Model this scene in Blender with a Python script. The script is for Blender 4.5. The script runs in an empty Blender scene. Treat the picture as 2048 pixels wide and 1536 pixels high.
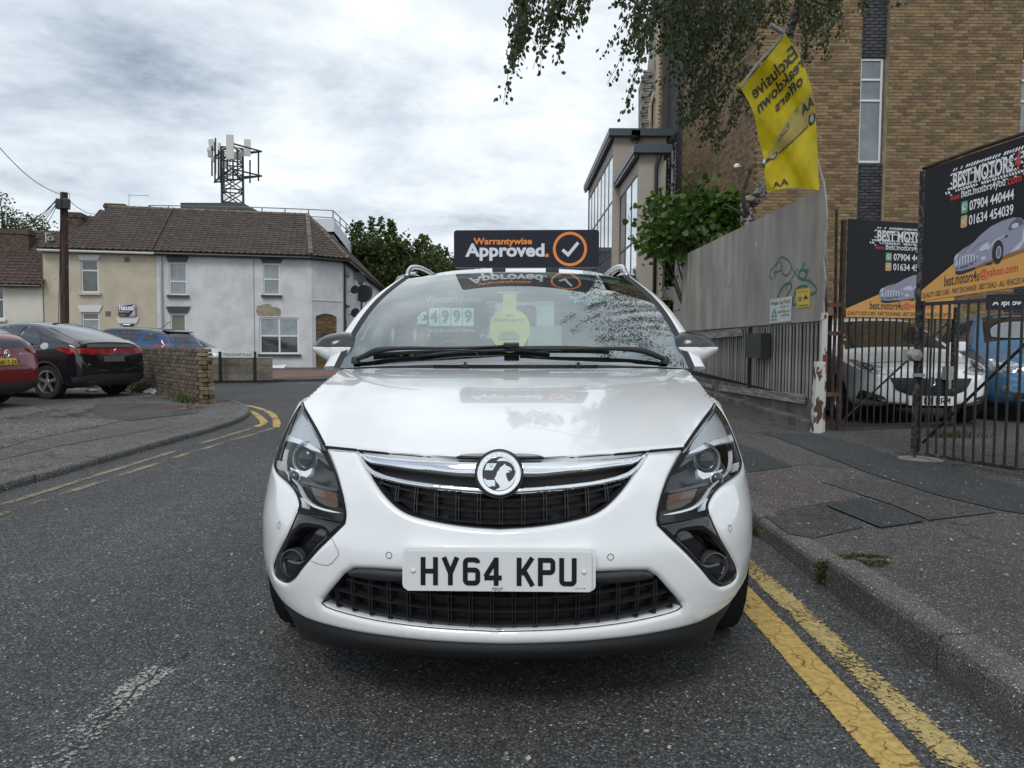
import bpy, math, random
import numpy as np
from mathutils import Vector, Matrix, Euler
from mathutils.geometry import delaunay_2d_cdt
from mathutils.bvhtree import BVHTree
SC = bpy.context.scene
COL = SC.collection
R = math.radians
rnd = random.Random(7)
# ------------------------------------------------------------------ camera
FPX = 1480.0
CAMZ = 1.12
cam_d = bpy.data.cameras.new("camera")
cam = bpy.data.objects.new("camera", cam_d)
COL.objects.link(cam)
cam_d.sensor_width = 36.0
cam_d.lens = FPX / 2048 * 36.0
cam_d.clip_start = 0.05
cam_d.clip_end = 2000
CAMR = Euler((R(87.0), 0, 0)).to_matrix() @ Matrix.Rotation(R(0.3), 3, 'Z')
cam.matrix_world = Matrix.Translation((0, 0, CAMZ)) @ CAMR.to_4x4()
SC.camera = cam
SC.render.resolution_x, SC.render.resolution_y = 1024, 768
# ------------------------------------------------------------------ sky
world = bpy.data.worlds.new("World")
SC.world = world
world.use_nodes = True
SUN_EL, SUN_AZ = 48.0, 200.0     # degrees; azimuth: direction the light comes from, clockwise from +Y
def build_sky():
 nt = world.node_tree
 N, L = nt.nodes, nt.links
 N.clear()
 out = N.new('ShaderNodeOutputWorld')
 bg = N.new('ShaderNodeBackground')
 bg.inputs['Strength'].default_value = 0.10
 sky = N.new('ShaderNodeTexSky')
 sky.sky_type = 'NISHITA'
 sky.sun_disc = False
 sky.sun_elevation = R(SUN_EL)
 sky.sun_rotation = R(SUN_AZ)
 sky.dust_density = 1.5
 tc = N.new('ShaderNodeTexCoord')
 sep = N.new('ShaderNodeSeparateXYZ')
 L.new(tc.outputs['Generated'], sep.inputs[0])
 def math_(op, a, b=None, clamp=False):
  n = N.new('ShaderNodeMath')
  n.operation = op
  n.use_clamp = clamp
  for i, v in enumerate((a, b)):
   if v is None:
    continue
   if isinstance(v, (int, float)):
    n.inputs[i].default_value = v
   else:
    L.new(v, n.inputs[i])
  return n.outputs[0]
 zz = math_('MAXIMUM', sep.outputs['Z'], 0.0)
 den = math_('ADD', zz, 0.16)
 cx = math_('DIVIDE', sep.outputs['X'], den)
 cy = math_('DIVIDE', sep.outputs['Y'], den)
 comb = N.new('ShaderNodeCombineXYZ')
 L.new(cx, comb.inputs[0])
 L.new(cy, comb.inputs[1])
 def noise(scale, detail, dist, off, rough=0.55):
  m = N.new('ShaderNodeMapping')
  m.inputs['Location'].default_value = off
  L.new(comb.outputs[0], m.inputs[0])
  n = N.new('ShaderNodeTexNoise')
  n.inputs['Scale'].default_value = scale
  n.inputs['Detail'].default_value = detail
  n.inputs['Roughness'].default_value = rough
  n.inputs['Distortion'].default_value = dist
  L.new(m.outputs[0], n.inputs['Vector'])
  return n.outputs[0]
 def ramp(fac, pts):
  r = N.new('ShaderNodeValToRGB')
  e = r.color_ramp.elements
  while len(e) < len(pts):
   e.new(0.5)
  for i, (p, c) in enumerate(pts):
   e[i].position = p
   e[i].color = (*c, 1)
  L.new(fac, r.inputs[0])
  return r.outputs[0]
 n1 = noise(0.85, 12, 0.12, (1.9, 2.6, 0), 0.62)
 base = ramp(n1, [(0.34, (0.22, 0.27, 0.34)), (0.44, (0.45, 0.51, 0.58)), (0.53, (0.62, 0.67, 0.71)), (0.66, (0.84, 0.86, 0.88))])
 hz = math_('SUBTRACT', 1.0, math_('MULTIPLY', zz, 3.4), clamp=True)
 mixh = N.new('ShaderNodeMix')
 mixh.data_type = 'RGBA'
 L.new(math_('MULTIPLY', hz, 0.55), mixh.inputs['Factor'])
 L.new(base, mixh.inputs['A'])
 mixh.inputs['B'].default_value = (0.71, 0.76, 0.79, 1)
 scale = N.new('ShaderNodeVectorMath')
 scale.operation = 'SCALE'
 scale.inputs['Scale'].default_value = 12.5
 L.new(mixh.outputs['Result'], scale.inputs[0])
 n2 = noise(0.42, 9, 0.3, (-5.3, 4.2, 0), 0.55)
 gap = math_('MULTIPLY', math_('SUBTRACT', n2, 0.52, clamp=True), 7.0, clamp=True)
 side = math_('ADD', math_('MULTIPLY', sep.outputs['X'], -1.4), 0.30, clamp=True)
 gap = math_('MULTIPLY', math_('MULTIPLY', gap, side), 0.8)
 mixg = N.new('ShaderNodeMix')
 mixg.data_type = 'RGBA'
 L.new(gap, mixg.inputs['Factor'])
 L.new(scale.outputs[0], mixg.inputs['A'])
 sk = N.new('ShaderNodeVectorMath')
 sk.operation = 'SCALE'
 sk.inputs['Scale'].default_value = 1.0
 L.new(sky.outputs[0], sk.inputs[0])
 L.new(sk.outputs[0], mixg.inputs['B'])
 L.new(mixg.outputs['Result'], bg.inputs['Color'])
 L.new(bg.outputs[0], out.inputs[0])
build_sky()
sun_d = bpy.data.lights.new("sun", 'SUN')
sun = bpy.data.objects.new("sun", sun_d)
COL.objects.link(sun)
sun_d.energy = 1.1
sun_d.angle = R(22)
sun_d.color = (1.0, 0.97, 0.92)
_a, _e = R(SUN_AZ), R(SUN_EL)
_dir = Vector((math.sin(_a) * math.cos(_e), math.cos(_a) * math.cos(_e), math.sin(_e)))
sun.rotation_euler = _dir.to_track_quat('Z', 'Y').to_euler()
SC.view_settings.view_transform = 'Standard'
SC.view_settings.look = 'None'
SC.view_settings.exposure = 0.18
SC.view_settings.gamma = 1.0
SC.view_settings.use_curve_mapping = False
SC.render.engine = 'CYCLES'
SC.cycles.max_bounces = 8
SC.cycles.transparent_max_bounces = 24
SC.cycles.use_denoising = True
SC.cycles.sample_clamp_indirect = 6.0
# ------------------------------------------------------------------ projection
def ray(px, py):
 d = CAMR @ Vector(((px - 1024) / FPX, -(py - 768) / FPX, -1.0))
 return d / d.y
def at(px, py, Y):
 d = ray(px, py)
 return Vector((0, 0, CAMZ)) + d * Y
def ground(px, py, z=0.0):
 d = ray(px, py)
 return Vector((0, 0, CAMZ)) + d * ((z - CAMZ) / d.z)
def proj(P):
 """world points (n,3) -> photo pixels (n,2)"""
 P = np.atleast_2d(np.asarray(P, float)) - np.array((0, 0, CAMZ))
 q = P @ np.array(CAMR)
 return np.stack([1024 + FPX * q[:, 0] / -q[:, 2], 768 - FPX * q[:, 1] / -q[:, 2]], 1)
class Plane:
 """a vertical plane through two ground points; u runs along it, z up, w towards the viewer"""
 def __init__(self, a, b):
  self.o = Vector((a[0], a[1], 0))
  self.u = (Vector((b[0], b[1], 0)) - self.o)
  self.len = self.u.length
  self.u.normalize()
  self.n = Vector((self.u.y, -self.u.x, 0))
  if self.n.dot(self.o) > 0:
   self.n = -self.n
 def hit(self, px, py):
  d = ray(px, py)
  o = Vector((0, 0, CAMZ))
  t = (self.o - o).dot(self.n) / d.dot(self.n)
  p = o + d * t
  return ((p - self.o).dot(self.u), p.z)
 def P(self, u, z, w=0.0):
  return self.o + self.u * u + Vector((0, 0, z)) + self.n * w
 def rect(self, x0, y0, x1, y1):
  """pixel rectangle -> (u0,z0,u1,z1)"""
  ym, xm = (y0 + y1) / 2, (x0 + x1) / 2
  a, b = self.hit(x0, ym)[0], self.hit(x1, ym)[0]
  return (a, self.hit(xm, y1)[1], b, self.hit(xm, y0)[1])
# ------------------------------------------------------------------ materials
_mats = {}
def nodes_of(m):
 m.use_nodes = True
 nt = m.node_tree
 b = nt.nodes['Principled BSDF']
 return nt, nt.nodes, nt.links, b
def M(name, col, rough=0.6, metal=0.0, var=0.0, vs=3.0, bump=0.0, bs=60.0, col2=None, coat=0.0, spec=0.5, rand=0.0, emit=0.0, detail=6, stretch=(1, 1, 1), mixpos=(0.4, 0.6)):
 if name in _mats:
  return _mats[name]
 m = bpy.data.materials.new(name)
 _mats[name] = m
 nt, N, L, b = nodes_of(m)
 b.inputs['Roughness'].default_value = rough
 b.inputs['Metallic'].default_value = metal
 b.inputs['Specular IOR Level'].default_value = spec
 b.inputs['Coat Weight'].default_value = coat
 b.inputs['Coat Roughness'].default_value = 0.03
 b.inputs['Base Color'].default_value = (*col, 1)
 src = None
 mp = None
 if var or bump or col2:
  tc = N.new('ShaderNodeTexCoord')
  mp = N.new('ShaderNodeMapping')
  mp.inputs['Scale'].default_value = stretch
  L.new(tc.outputs['Object'], mp.inputs[0])
 if var or col2:
  n = N.new('ShaderNodeTexNoise')
  n.inputs['Scale'].default_value = vs
  n.inputs['Detail'].default_value = detail
  n.inputs['Roughness'].default_value = 0.6
  L.new(mp.outputs[0], n.inputs['Vector'])
  r = N.new('ShaderNodeValToRGB')
  e = r.color_ramp.elements
  c2 = col2 or tuple(c * (1 - var) for c in col)
  c1 = col if col2 else tuple(min(1, c * (1 + var)) for c in col)
  e[0].position, e[1].position = mixpos
  e[0].color, e[1].color = (*c2, 1), (*c1, 1)
  L.new(n.outputs[0], r.inputs[0])
  src = r.outputs[0]
 if rand:
  oi = N.new('ShaderNodeObjectInfo')
  at_ = N.new('ShaderNodeAttribute')
  at_.attribute_name = 'vary'
  ad = N.new('ShaderNodeMath')
  ad.operation = 'ADD'
  L.new(oi.outputs['Random'], ad.inputs[0])
  L.new(at_.outputs['Fac'], ad.inputs[1])
  fr = N.new('ShaderNodeMath')
  fr.operation = 'FRACT'
  L.new(ad.outputs[0], fr.inputs[0])
  mr = N.new('ShaderNodeMapRange')
  mr.inputs['To Min'].default_value = 1 - rand
  mr.inputs['To Max'].default_value = 1 + rand
  L.new(fr.outputs[0], mr.inputs['Value'])
  hs = N.new('ShaderNodeHueSaturation')
  L.new(mr.outputs[0], hs.inputs['Value'])
  h2 = N.new('ShaderNodeMapRange')
  h2.inputs['To Min'].default_value = 0.5 - rand * 0.02
  h2.inputs['To Max'].default_value = 0.5 + rand * 0.02
  m7 = N.new('ShaderNodeMath')
  m7.operation = 'MULTIPLY'
  m7.inputs[1].default_value = 7.3
  L.new(fr.outputs[0], m7.inputs[0])
  f7 = N.new('ShaderNodeMath')
  f7.operation = 'FRACT'
  L.new(m7.outputs[0], f7.inputs[0])
  L.new(f7.outputs[0], h2.inputs['Value'])
  L.new(h2.outputs[0], hs.inputs['Hue'])
  if src:
   L.new(src, hs.inputs['Color'])
  else:
   hs.inputs['Color'].default_value = (*col, 1)
  src = hs.outputs[0]
 if src:
  L.new(src, b.inputs['Base Color'])
 if bump:
  n = N.new('ShaderNodeTexNoise')
  n.inputs['Scale'].default_value = bs
  n.inputs['Detail'].default_value = 5
  L.new(mp.outputs[0], n.inputs['Vector'])
  bp = N.new('ShaderNodeBump')
  bp.inputs['Strength'].default_value = min(1, bump)
  bp.inputs['Distance'].default_value = 0.01
  L.new(n.outputs[0], bp.inputs['Height'])
  L.new(bp.outputs[0], b.inputs['Normal'])
 if emit:
  b.inputs['Emission Color'].default_value = (*col, 1)
  b.inputs['Emission Strength'].default_value = emit
 return m
def glass_mat(name, tint, ior=1.5, power=3.2, rough=0.0):
 """a thin pane: clear, tinted film with a mirror-like Fresnel reflection"""
 if name in _mats:
  return _mats[name]
 m = bpy.data.materials.new(name)
 _mats[name] = m
 nt, N, L, b = nodes_of(m)
 N.remove(b)
 out = N['Material Output']
 tr = N.new('ShaderNodeBsdfTransparent')
 tr.inputs['Color'].default_value = (*tint, 1)
 gl = N.new('ShaderNodeBsdfGlossy')
 gl.inputs['Roughness'].default_value = rough
 gl.inputs['Color'].default_value = (0.95, 1.0, 0.99, 1)
 fr = N.new('ShaderNodeFresnel')
 fr.inputs['IOR'].default_value = ior
 mx = N.new('ShaderNodeMixShader')
 geo = N.new('ShaderNodeNewGeometry')
 vm = N.new('ShaderNodeVectorMath')
 vm.operation = 'DOT_PRODUCT'
 L.new(geo.outputs['Normal'], vm.inputs[0])
 L.new(geo.outputs['Incoming'], vm.inputs[1])
 ab = N.new('ShaderNodeMath')
 ab.operation = 'ABSOLUTE'
 L.new(vm.outputs['Value'], ab.inputs[0])
 om = N.new('ShaderNodeMath')
 om.operation = 'SUBTRACT'
 om.inputs[0].default_value = 1.0
 L.new(ab.outputs[0], om.inputs[1])
 pw = N.new('ShaderNodeMath')
 pw.operation = 'POWER'
 pw.inputs[1].default_value = power
 L.new(om.outputs[0], pw.inputs[0])
 r0 = 2 * ((ior - 1) / (ior + 1)) ** 2
 mr = N.new('ShaderNodeMapRange')
 mr.inputs['To Min'].default_value = r0
 mr.inputs['To Max'].default_value = 1.0
 L.new(pw.outputs[0], mr.inputs['Value'])
 N.remove(fr)
 L.new(mr.outputs[0], mx.inputs[0])
 L.new(tr.outputs[0], mx.inputs[1])
 L.new(gl.outputs[0], mx.inputs[2])
 L.new(mx.outputs[0], out.inputs[0])
 return m
# ------------------------------------------------------------------ objects
def tag(o, label=None, cat=None, group=None, kind=None):
 if label:
  o['label'] = label
 if cat:
  o['category'] = cat
 if group:
  o['group'] = group
 if kind:
  o['kind'] = kind
 return o
def thing(name, label, cat, loc=(0, 0, 0), rotz=0.0, group=None):
 o = bpy.data.objects.new(name, None)
 COL.objects.link(o)
 o.location = loc
 o.rotation_euler = (0, 0, rotz)
 o.empty_display_size = 0.1
 return tag(o, label, cat, group)
def mw(o):
 """world matrix of an object whose ancestors were only just created"""
 m = Matrix.LocRotScale(o.location, o.rotation_euler, o.scale)
 return mw(o.parent) @ m if o.parent else m
def link(name, me, parent=None, world_verts=True):
 o = bpy.data.objects.new(name, me)
 COL.objects.link(o)
 if parent is not None:
  o.parent = parent
 return o
def make(name, verts, faces, mat=None, parent=None, smooth=False, world=False, mats=None, midx=None, normals=None, vary=None):
 """one mesh object. world=True: verts are world coordinates, moved into the parent's space"""
 V = np.asarray(verts, float).reshape(-1, 3)
 if world and parent is not None:
  inv = np.array(mw(parent).inverted())
  V = V @ inv[:3, :3].T + inv[:3, 3]
  if normals is not None:
   normals = np.asarray(normals) @ inv[:3, :3].T
 me = bpy.data.meshes.new(name)
 me.from_pydata([tuple(v) for v in V], [], faces)
 for m_ in (mats or ([mat] if mat else [])):
  me.materials.append(m_)
 if midx is not None:
  me.polygons.foreach_set('material_index', np.asarray(midx, np.int32))
 if smooth:
  me.polygons.foreach_set('use_smooth', np.ones(len(me.polygons), bool))
 if vary is not None:
  a = me.attributes.new('vary', 'FLOAT', 'FACE')
  a.data.foreach_set('value', np.asarray(vary, np.float32))
 me.update()
 if normals is not None:
  me.normals_split_custom_set_from_vertices([tuple(n) for n in normals])
 o = link(name, me, parent)
 return o
class MB:
 def __init__(self):
  self.v, self.f, self.m, self.cur, self.va, self.curv = [], [], [], 0, [], 0.0
 def add(self, vs, fs):
  b = len(self.v)
  self.v.extend([tuple(p) for p in vs])
  for f in fs:
   self.f.append([i + b for i in f])
   self.m.append(self.cur)
   self.va.append(self.curv)
  return self
 def box(self, c, s, rot=None):
  """centre, full size"""
  hx, hy, hz = s[0] / 2, s[1] / 2, s[2] / 2
  vs = [Vector((x, y, z)) for x in (-hx, hx) for y in (-hy, hy) for z in (-hz, hz)]
  if rot is not None:
   rm = rot if isinstance(rot, Matrix) else Euler(rot).to_matrix()
   vs = [rm @ v for v in vs]
  c = Vector(c)
  return self.add([v + c for v in vs], [(0, 1, 3, 2), (4, 6, 7, 5), (0, 4, 5, 1), (2, 3, 7, 6), (0, 2, 6, 4), (1, 5, 7, 3)])
 def cyl(self, a, b, r0, r1=None, n=12, caps=True):
  return self.tube([a, b], [r0, r0 if r1 is None else r1], n, caps)
 def tube(self, pts, rs, n=8, caps=True, flat=1.0):
  pts = [Vector(p) for p in pts]
  if isinstance(rs, (int, float)):
   rs = [rs] * len(pts)
  vs, fs = [], []
  up = None
  for i, p in enumerate(pts):
   t = (pts[min(i + 1, len(pts) - 1)] - pts[max(i - 1, 0)])
   if t.length < 1e-9:
    t = Vector((0, 0, 1))
   t.normalize()
   if up is None:
    up = Vector((0, 0, 1)) if abs(t.z) < 0.9 else Vector((1, 0, 0))
   x = t.cross(up)
   if x.length < 1e-6:
    x = t.orthogonal()
   x.normalize()
   y = x.cross(t).normalized()
   up = y
   for k in range(n):
    a = 2 * math.pi * k / n
    vs.append(p + (x * math.cos(a) + y * math.sin(a) * flat) * rs[i])
  for i in range(len(pts) - 1):
   for k in range(n):
    k2 = (k + 1) % n
    fs.append((i * n + k, i * n + k2, (i + 1) * n + k2, (i + 1) * n + k))
  if caps:
   fs.append(tuple(range(n - 1, -1, -1)))
   fs.append(tuple((len(pts) - 1) * n + k for k in range(n)))
  return self.add(vs, fs)
 def prism(self, poly, P0, ux, uy, depth):
  """polygon (a,b) pairs placed at P0 + a*ux + b*uy, extruded along depth vector"""
  P0, ux, uy, depth = Vector(P0), Vector(ux), Vector(uy), Vector(depth)
  n = len(poly)
  a = [P0 + ux * p[0] + uy * p[1] for p in poly]
  vs = a + [p + depth for p in a]
  fs = [tuple(range(n)), tuple(range(2 * n - 1, n - 1, -1))]
  for i in range(n):
   j = (i + 1) % n
   fs.append((i, i + n, j + n, j))
  return self.add(vs, fs)
 def lathe(self, prof, c, axis='z', n=24, rot=None):
  """prof: (r, h) pairs turned about an axis through c"""
  vs, fs = [], []
  for r_, h in prof:
   for k in range(n):
    a = 2 * math.pi * k / n
    x, y = r_ * math.cos(a), r_ * math.sin(a)
    v = Vector({'z': (x, y, h), 'y': (x, h, y), 'x': (h, x, y)}[axis])
    if rot is not None:
     v = rot @ v
    vs.append(v + Vector(c))
  for i in range(len(prof) - 1):
   for k in range(n):
    k2 = (k + 1) % n
    fs.append((i * n + k, i * n + k2, (i + 1) * n + k2, (i + 1) * n + k))
  return self.add(vs, fs)
 def grid(self, fn, nu, nv):
  vs = [fn(i / nu, j / nv) for j in range(nv + 1) for i in range(nu + 1)]
  fs = [(j * (nu + 1) + i, j * (nu + 1) + i + 1, (j + 1) * (nu + 1) + i + 1, (j + 1) * (nu + 1) + i) for j in range(nv) for i in range(nu)]
  return self.add(vs, fs)
 def build(self, name, mat=None, parent=None, smooth=False, world=False, mats=None, vary=False):
  o = make(name, self.v, self.f, mat, parent, smooth, world, mats, self.m if mats else None, None, self.va if vary else None)
  if smooth == 'auto':
   sharp(o, 35)
  return o
def sharp(o, deg=35):
 me = o.data
 for p in me.polygons:
  p.use_smooth = True
 try:
  me.set_sharp_from_angle(angle=R(deg))
 except Exception:
  pass
 return o
def bevel(o, w=0.01, seg=2, ang=30):
 m = o.modifiers.new('bevel', 'BEVEL')
 m.width = w
 m.segments = seg
 m.limit_method = 'ANGLE'
 m.angle_limit = R(ang)
 return o
def subsurf(o, lv=1):
 m = o.modifiers.new('subsurf', 'SUBSURF')
 m.levels = m.render_levels = lv
 return o
# -------------------------------------------------------------- outlines cut into surfaces
def inside(pts, poly):
 pts = np.asarray(pts, float)
 poly = np.asarray(poly, float)
 x, y = pts[:, 0], pts[:, 1]
 res = np.zeros(len(pts), bool)
 n = len(poly)
 j = n - 1
 for i in range(n):
  xi, yi, xj, yj = poly[i, 0], poly[i, 1], poly[j, 0], poly[j, 1]
  if yi != yj:
   c = ((yi > y) != (yj > y)) & (x < (xj - xi) * (y - yi) / (yj - yi) + xi)
   res ^= c
  j = i
 return res
def dist_loop(pts, loop, closed=True):
 pts = np.asarray(pts, float)
 loop = np.asarray(loop, float)
 a = loop
 b = np.roll(loop, -1, 0)
 if not closed:
  a, b = a[:-1], b[:-1]
 d = np.full(len(pts), 1e9)
 for p, q in zip(a, b):
  e = q - p
  l2 = max(e @ e, 1e-14)
  t = np.clip(((pts - p) @ e) / l2, 0, 1)
  d = np.minimum(d, np.hypot(*(pts - (p + t[:, None] * e)).T))
 return d
def densify(loop, step, closed=True):
 loop = [tuple(p) for p in loop]
 out = []
 n = len(loop)
 for i in range(n if closed else n - 1):
  a, b = loop[i], loop[(i + 1) % n]
  k = max(1, int(math.ceil(math.dist(a, b) / step)))
  for t in range(k):
   out.append((a[0] + (b[0] - a[0]) * t / k, a[1] + (b[1] - a[1]) * t / k))
 if not closed:
  out.append(loop[-1])
 return out
def smooth_curve(pts, n=4, closed=False):
 """Catmull-Rom through the points"""
 P = [np.array(p, float) for p in pts]
 out = []
 N = len(P)
 rng = N if closed else N - 1
 for i in range(rng):
  p1, p2 = P[i], P[(i + 1) % N]
  p0 = P[i - 1] if (i > 0 or closed) else 2 * p1 - p2
  p3 = P[(i + 2) % N] if (i + 2 < N or closed) else 2 * p2 - p1
  for k in range(n):
   t = k / n
   out.append(0.5 * ((2 * p1) + (-p0 + p2) * t + (2 * p0 - 5 * p1 + 4 * p2 - p3) * t * t + (-p0 + 3 * p1 - 3 * p2 + p3) * t ** 3))
 if not closed:
  out.append(P[-1])
 return [tuple(p) for p in out]
def cdt(outer, holes=(), step=None, rings=(), extra=None):
 """constrained triangulation. rings: distances from the outlines at which extra points are set"""
 loops = [list(outer)] + [list(h) for h in holes]
 verts, edges = [], []
 for lp in loops:
  b = len(verts)
  verts += [tuple(p[:2]) for p in lp]
  edges += [(b + i, b + (i + 1) % len(lp)) for i in range(len(lp))]
 oa = np.array(loops[0])
 pts = []
 if step:
  (x0, y0), (x1, y1) = oa.min(0), oa.max(0)
  sx, sy = (step, step) if isinstance(step, (int, float)) else step
  gx, gy = np.arange(x0, x1, sx), np.arange(y0, y1, sy)
  X, Y = np.meshgrid(gx, gy)
  X = X + (np.arange(len(gy))[:, None] % 2) * sx * 0.5
  pts = np.stack([X.ravel(), Y.ravel()], 1)
  ok = inside(pts, oa)
  for h in loops[1:]:
   ok &= ~inside(pts, h)
  pts = pts[ok]
  dmin = np.full(len(pts), 1e9)
  for lp in loops:
   dmin = np.minimum(dmin, dist_loop(pts, lp))
  keep = dmin > (max(rings) * 1.25 if rings else min(sx, sy) * 0.35)
  pts = pts[keep].tolist()
  for rr in rings:
   cand = []
   for lp in loops:
    a = np.array(lp)
    nx = np.roll(a, -1, 0)
    mid = a
    t = nx - np.roll(a, 1, 0)
    ln = np.hypot(*t.T)[:, None] + 1e-12
    nn = np.stack([-t[:, 1], t[:, 0]], 1) / ln
    cand += [mid + nn * rr, mid - nn * rr]
   cand = np.concatenate(cand)
   ok = inside(cand, oa)
   for h in loops[1:]:
    ok &= ~inside(cand, h)
   cand = cand[ok]
   if len(cand):
    dm = np.full(len(cand), 1e9)
    for lp in loops:
     dm = np.minimum(dm, dist_loop(cand, lp))
    pts += cand[dm > rr * 0.9].tolist()
 if extra is not None:
  pts += [tuple(p) for p in extra]
 allv = [Vector(v) for v in verts] + [Vector(p) for p in pts]
 ov, oe, of, *_ = delaunay_2d_cdt(allv, edges, [], 0, 1e-6)
 ov = np.array([tuple(v) for v in ov])
 of = [tuple(f) for f in of if len(f) == 3]
 cen = np.array([(ov[list(f)]).mean(0) for f in of])
 ok = inside(cen, oa)
 for h in loops[1:]:
  ok &= ~inside(cen, h)
 tris = []
 for f, k in zip(of, ok):
  if not k:
   continue
  a, b, c = ov[list(f)]
  ar = (b[0] - a[0]) * (c[1] - a[1]) - (b[1] - a[1]) * (c[0] - a[0])
  if abs(ar) < 1e-12:
   continue
  tris.append(f if ar > 0 else (f[0], f[2], f[1]))
 return ov, tris, loops
def panel(name, outer, holes, fn, mat, parent=None, step=None, rings=(), thick=0.0, inward=None, flip=False, roll=0.0, rollw=0.02, analytic=True, world=False, disp=None, extra=None, skirt_mat=None):
 """a sheet cut to an outline and mapped by fn((n,2))->(n,3); thick folds its edges back"""
 ov, tris, loops = cdt(outer, holes, step, rings, extra)
 if flip:
  tris = [(a, c, b) for a, b, c in tris]
 V = fn(ov)
 e = 1e-3
 def nrm(p):
  du = fn(p + np.array([e, 0])) - fn(p - np.array([e, 0]))
  dv = fn(p + np.array([0, e])) - fn(p - np.array([0, e]))
  n = np.cross(du, dv)
  n /= np.linalg.norm(n, axis=1)[:, None] + 1e-12
  return -n if flip else n
 n0 = nrm(ov)
 normals = n0
 if roll:
  def fr(p):
   d = np.full(len(p), 1e9)
   for lp in loops:
    d = np.minimum(d, dist_loop(p, lp))
   k = roll * np.clip(1 - d / rollw, 0, 1) ** 2
   return fn(p) - nrm(p) * k[:, None]
  V = fr(ov)
 faces = list(tris)
 nv = len(V)
 midx = [0] * len(faces)
 allV = [V]
 allN = [n0]
 if thick:
  base = nv
  for lp in loops:
   a = np.array(lp, float)
   top = (fr if roll else fn)(a)
   if inward is None:
    dn = -nrm(a) * thick
   else:
    dn = np.tile(np.array(inward, float), (len(a), 1)) * thick
   bot = top + dn
   n = len(a)
   allV += [top, bot]
   for i in range(n):
    j = (i + 1) % n
    faces.append((base + i, base + j, base + n + j, base + n + i))
    midx.append(1 if skirt_mat else 0)
   base += 2 * n
 V = np.concatenate(allV)
 o = make(name, V, faces, mat, parent, True, world, [mat, skirt_mat] if skirt_mat else None, midx if skirt_mat else None)
 if analytic and not roll:
  N = np.zeros_like(V)
  N[:nv] = n0
  if world and parent is not None:
   inv = np.array(mw(parent).inverted())
   N = N @ inv[:3, :3].T
  try:
   o.data.normals_split_custom_set_from_vertices([tuple(x) for x in N])
  except Exception:
   pass
 return o
def flatfn(plane, w=0.0):
 o, u, n = np.array(plane.o), np.array(plane.u), np.array(plane.n)
 return lambda p: o + p[:, :1] * u + p[:, 1:2] * np.array([0, 0, 1.0]) + n * w
def rectloop(u0, z0, u1, z1):
 return [(u0, z0), (u1, z0), (u1, z1), (u0, z1)]
# ------------------------------------------------------------------ lettering
_glyph = {}
def text_geo(s, bold=0.0, extrude=0.0, spacing=1.0):
 key = (s, bold, extrude, spacing)
 if key not in _glyph:
  c = bpy.data.curves.new('t', 'FONT')
  c.body = s
  c.size = 1.0
  c.offset = bold
  c.extrude = extrude
  c.resolution_u = 3
  c.space_character = spacing
  o = bpy.data.objects.new('t', c)
  COL.objects.link(o)
  bpy.context.view_layer.update()
  me = o.evaluated_get(bpy.context.evaluated_depsgraph_get()).to_mesh()
  V = np.array([tuple(v.co) for v in me.vertices]).reshape(-1, 3)
  F = [tuple(p.vertices) for p in me.polygons]
  bpy.data.objects.remove(o)
  bpy.data.curves.remove(c)
  _glyph[key] = (V, F)
 return _glyph[key]
def text(name, s, fn, box, mat, parent=None, bold=0.02, world=False, keep=False, align='l', shear=0.0, mirror=False, spacing=1.0):
 """lettering stretched to fill box (a0,b0,a1,b1) of the 2D space that fn maps to 3D"""
 V, F = text_geo(s, bold, 0.0, spacing)
 lo, hi = V[:, :2].min(0), V[:, :2].max(0)
 q = (V[:, :2] - lo) / (hi - lo)
 if mirror:
  q[:, 0] = 1 - q[:, 0]
 a0, b0, a1, b1 = box
 P = np.stack([a0 + q[:, 0] * (a1 - a0) + shear * q[:, 1] * (b1 - b0), b0 + q[:, 1] * (b1 - b0)], 1)
 return make(name, fn(P), F, mat, parent, False, world)
def shape(name, loops, fn, mat, parent=None, world=False, step=None, thick=0.0, inward=None):
 """flat coloured shapes: several outlines as one piece"""
 V, F = [], []
 for lp in loops:
  if isinstance(lp, tuple) and len(lp) == 2 and isinstance(lp[0], list):
   o, h = lp
  else:
   o, h = lp, []
  ov, tr, _ = cdt(o, h, step)
  b = len(V)
  V += ov.tolist()
  F += [tuple(i + b for i in t) for t in tr]
 return make(name, fn(np.array(V)), F, mat, parent, False, world)
def circle(cx, cy, r, n=24, ry=None, a0=0, a1=360):
 ry = ry or r
 m = n if a1 - a0 == 360 else n + 1
 return [(cx + r * math.cos(R(a0 + (a1 - a0) * k / n)), cy + ry * math.sin(R(a0 + (a1 - a0) * k / n))) for k in range(m)]
def stroke(pts, w, closed=False):
 """thick line as one outline"""
 P = [np.array(p, float) for i, p in enumerate(pts) if i == 0 or math.dist(p, pts[i - 1]) > 1e-4]
 n = len(P)
 Lf, Rt = [], []
 for i in range(n):
  if closed:
   a, b = P[i - 1], P[(i + 1) % n]
   d0, d1 = P[i] - a, b - P[i]
  else:
   d0 = P[i] - P[max(i - 1, 0)]
   d1 = P[min(i + 1, n - 1)] - P[i]
   if i == 0:
    d0 = d1
   if i == n - 1:
    d1 = d0
  d0 = d0 / (np.hypot(*d0) + 1e-12)
  d1 = d1 / (np.hypot(*d1) + 1e-12)
  t = d0 + d1
  t = t / (np.hypot(*t) + 1e-12)
  nn = np.array([-t[1], t[0]])
  k = 1 / max(0.45, nn @ np.array([-d0[1], d0[0]]))
  Lf.append(tuple(P[i] + nn * w / 2 * k))
  Rt.append(tuple(P[i] - nn * w / 2 * k))
 if closed:
  return (Lf, [Rt]) if abs(area(Lf)) > abs(area(Rt)) else (Rt, [Lf])
 return Lf + Rt[::-1]
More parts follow.
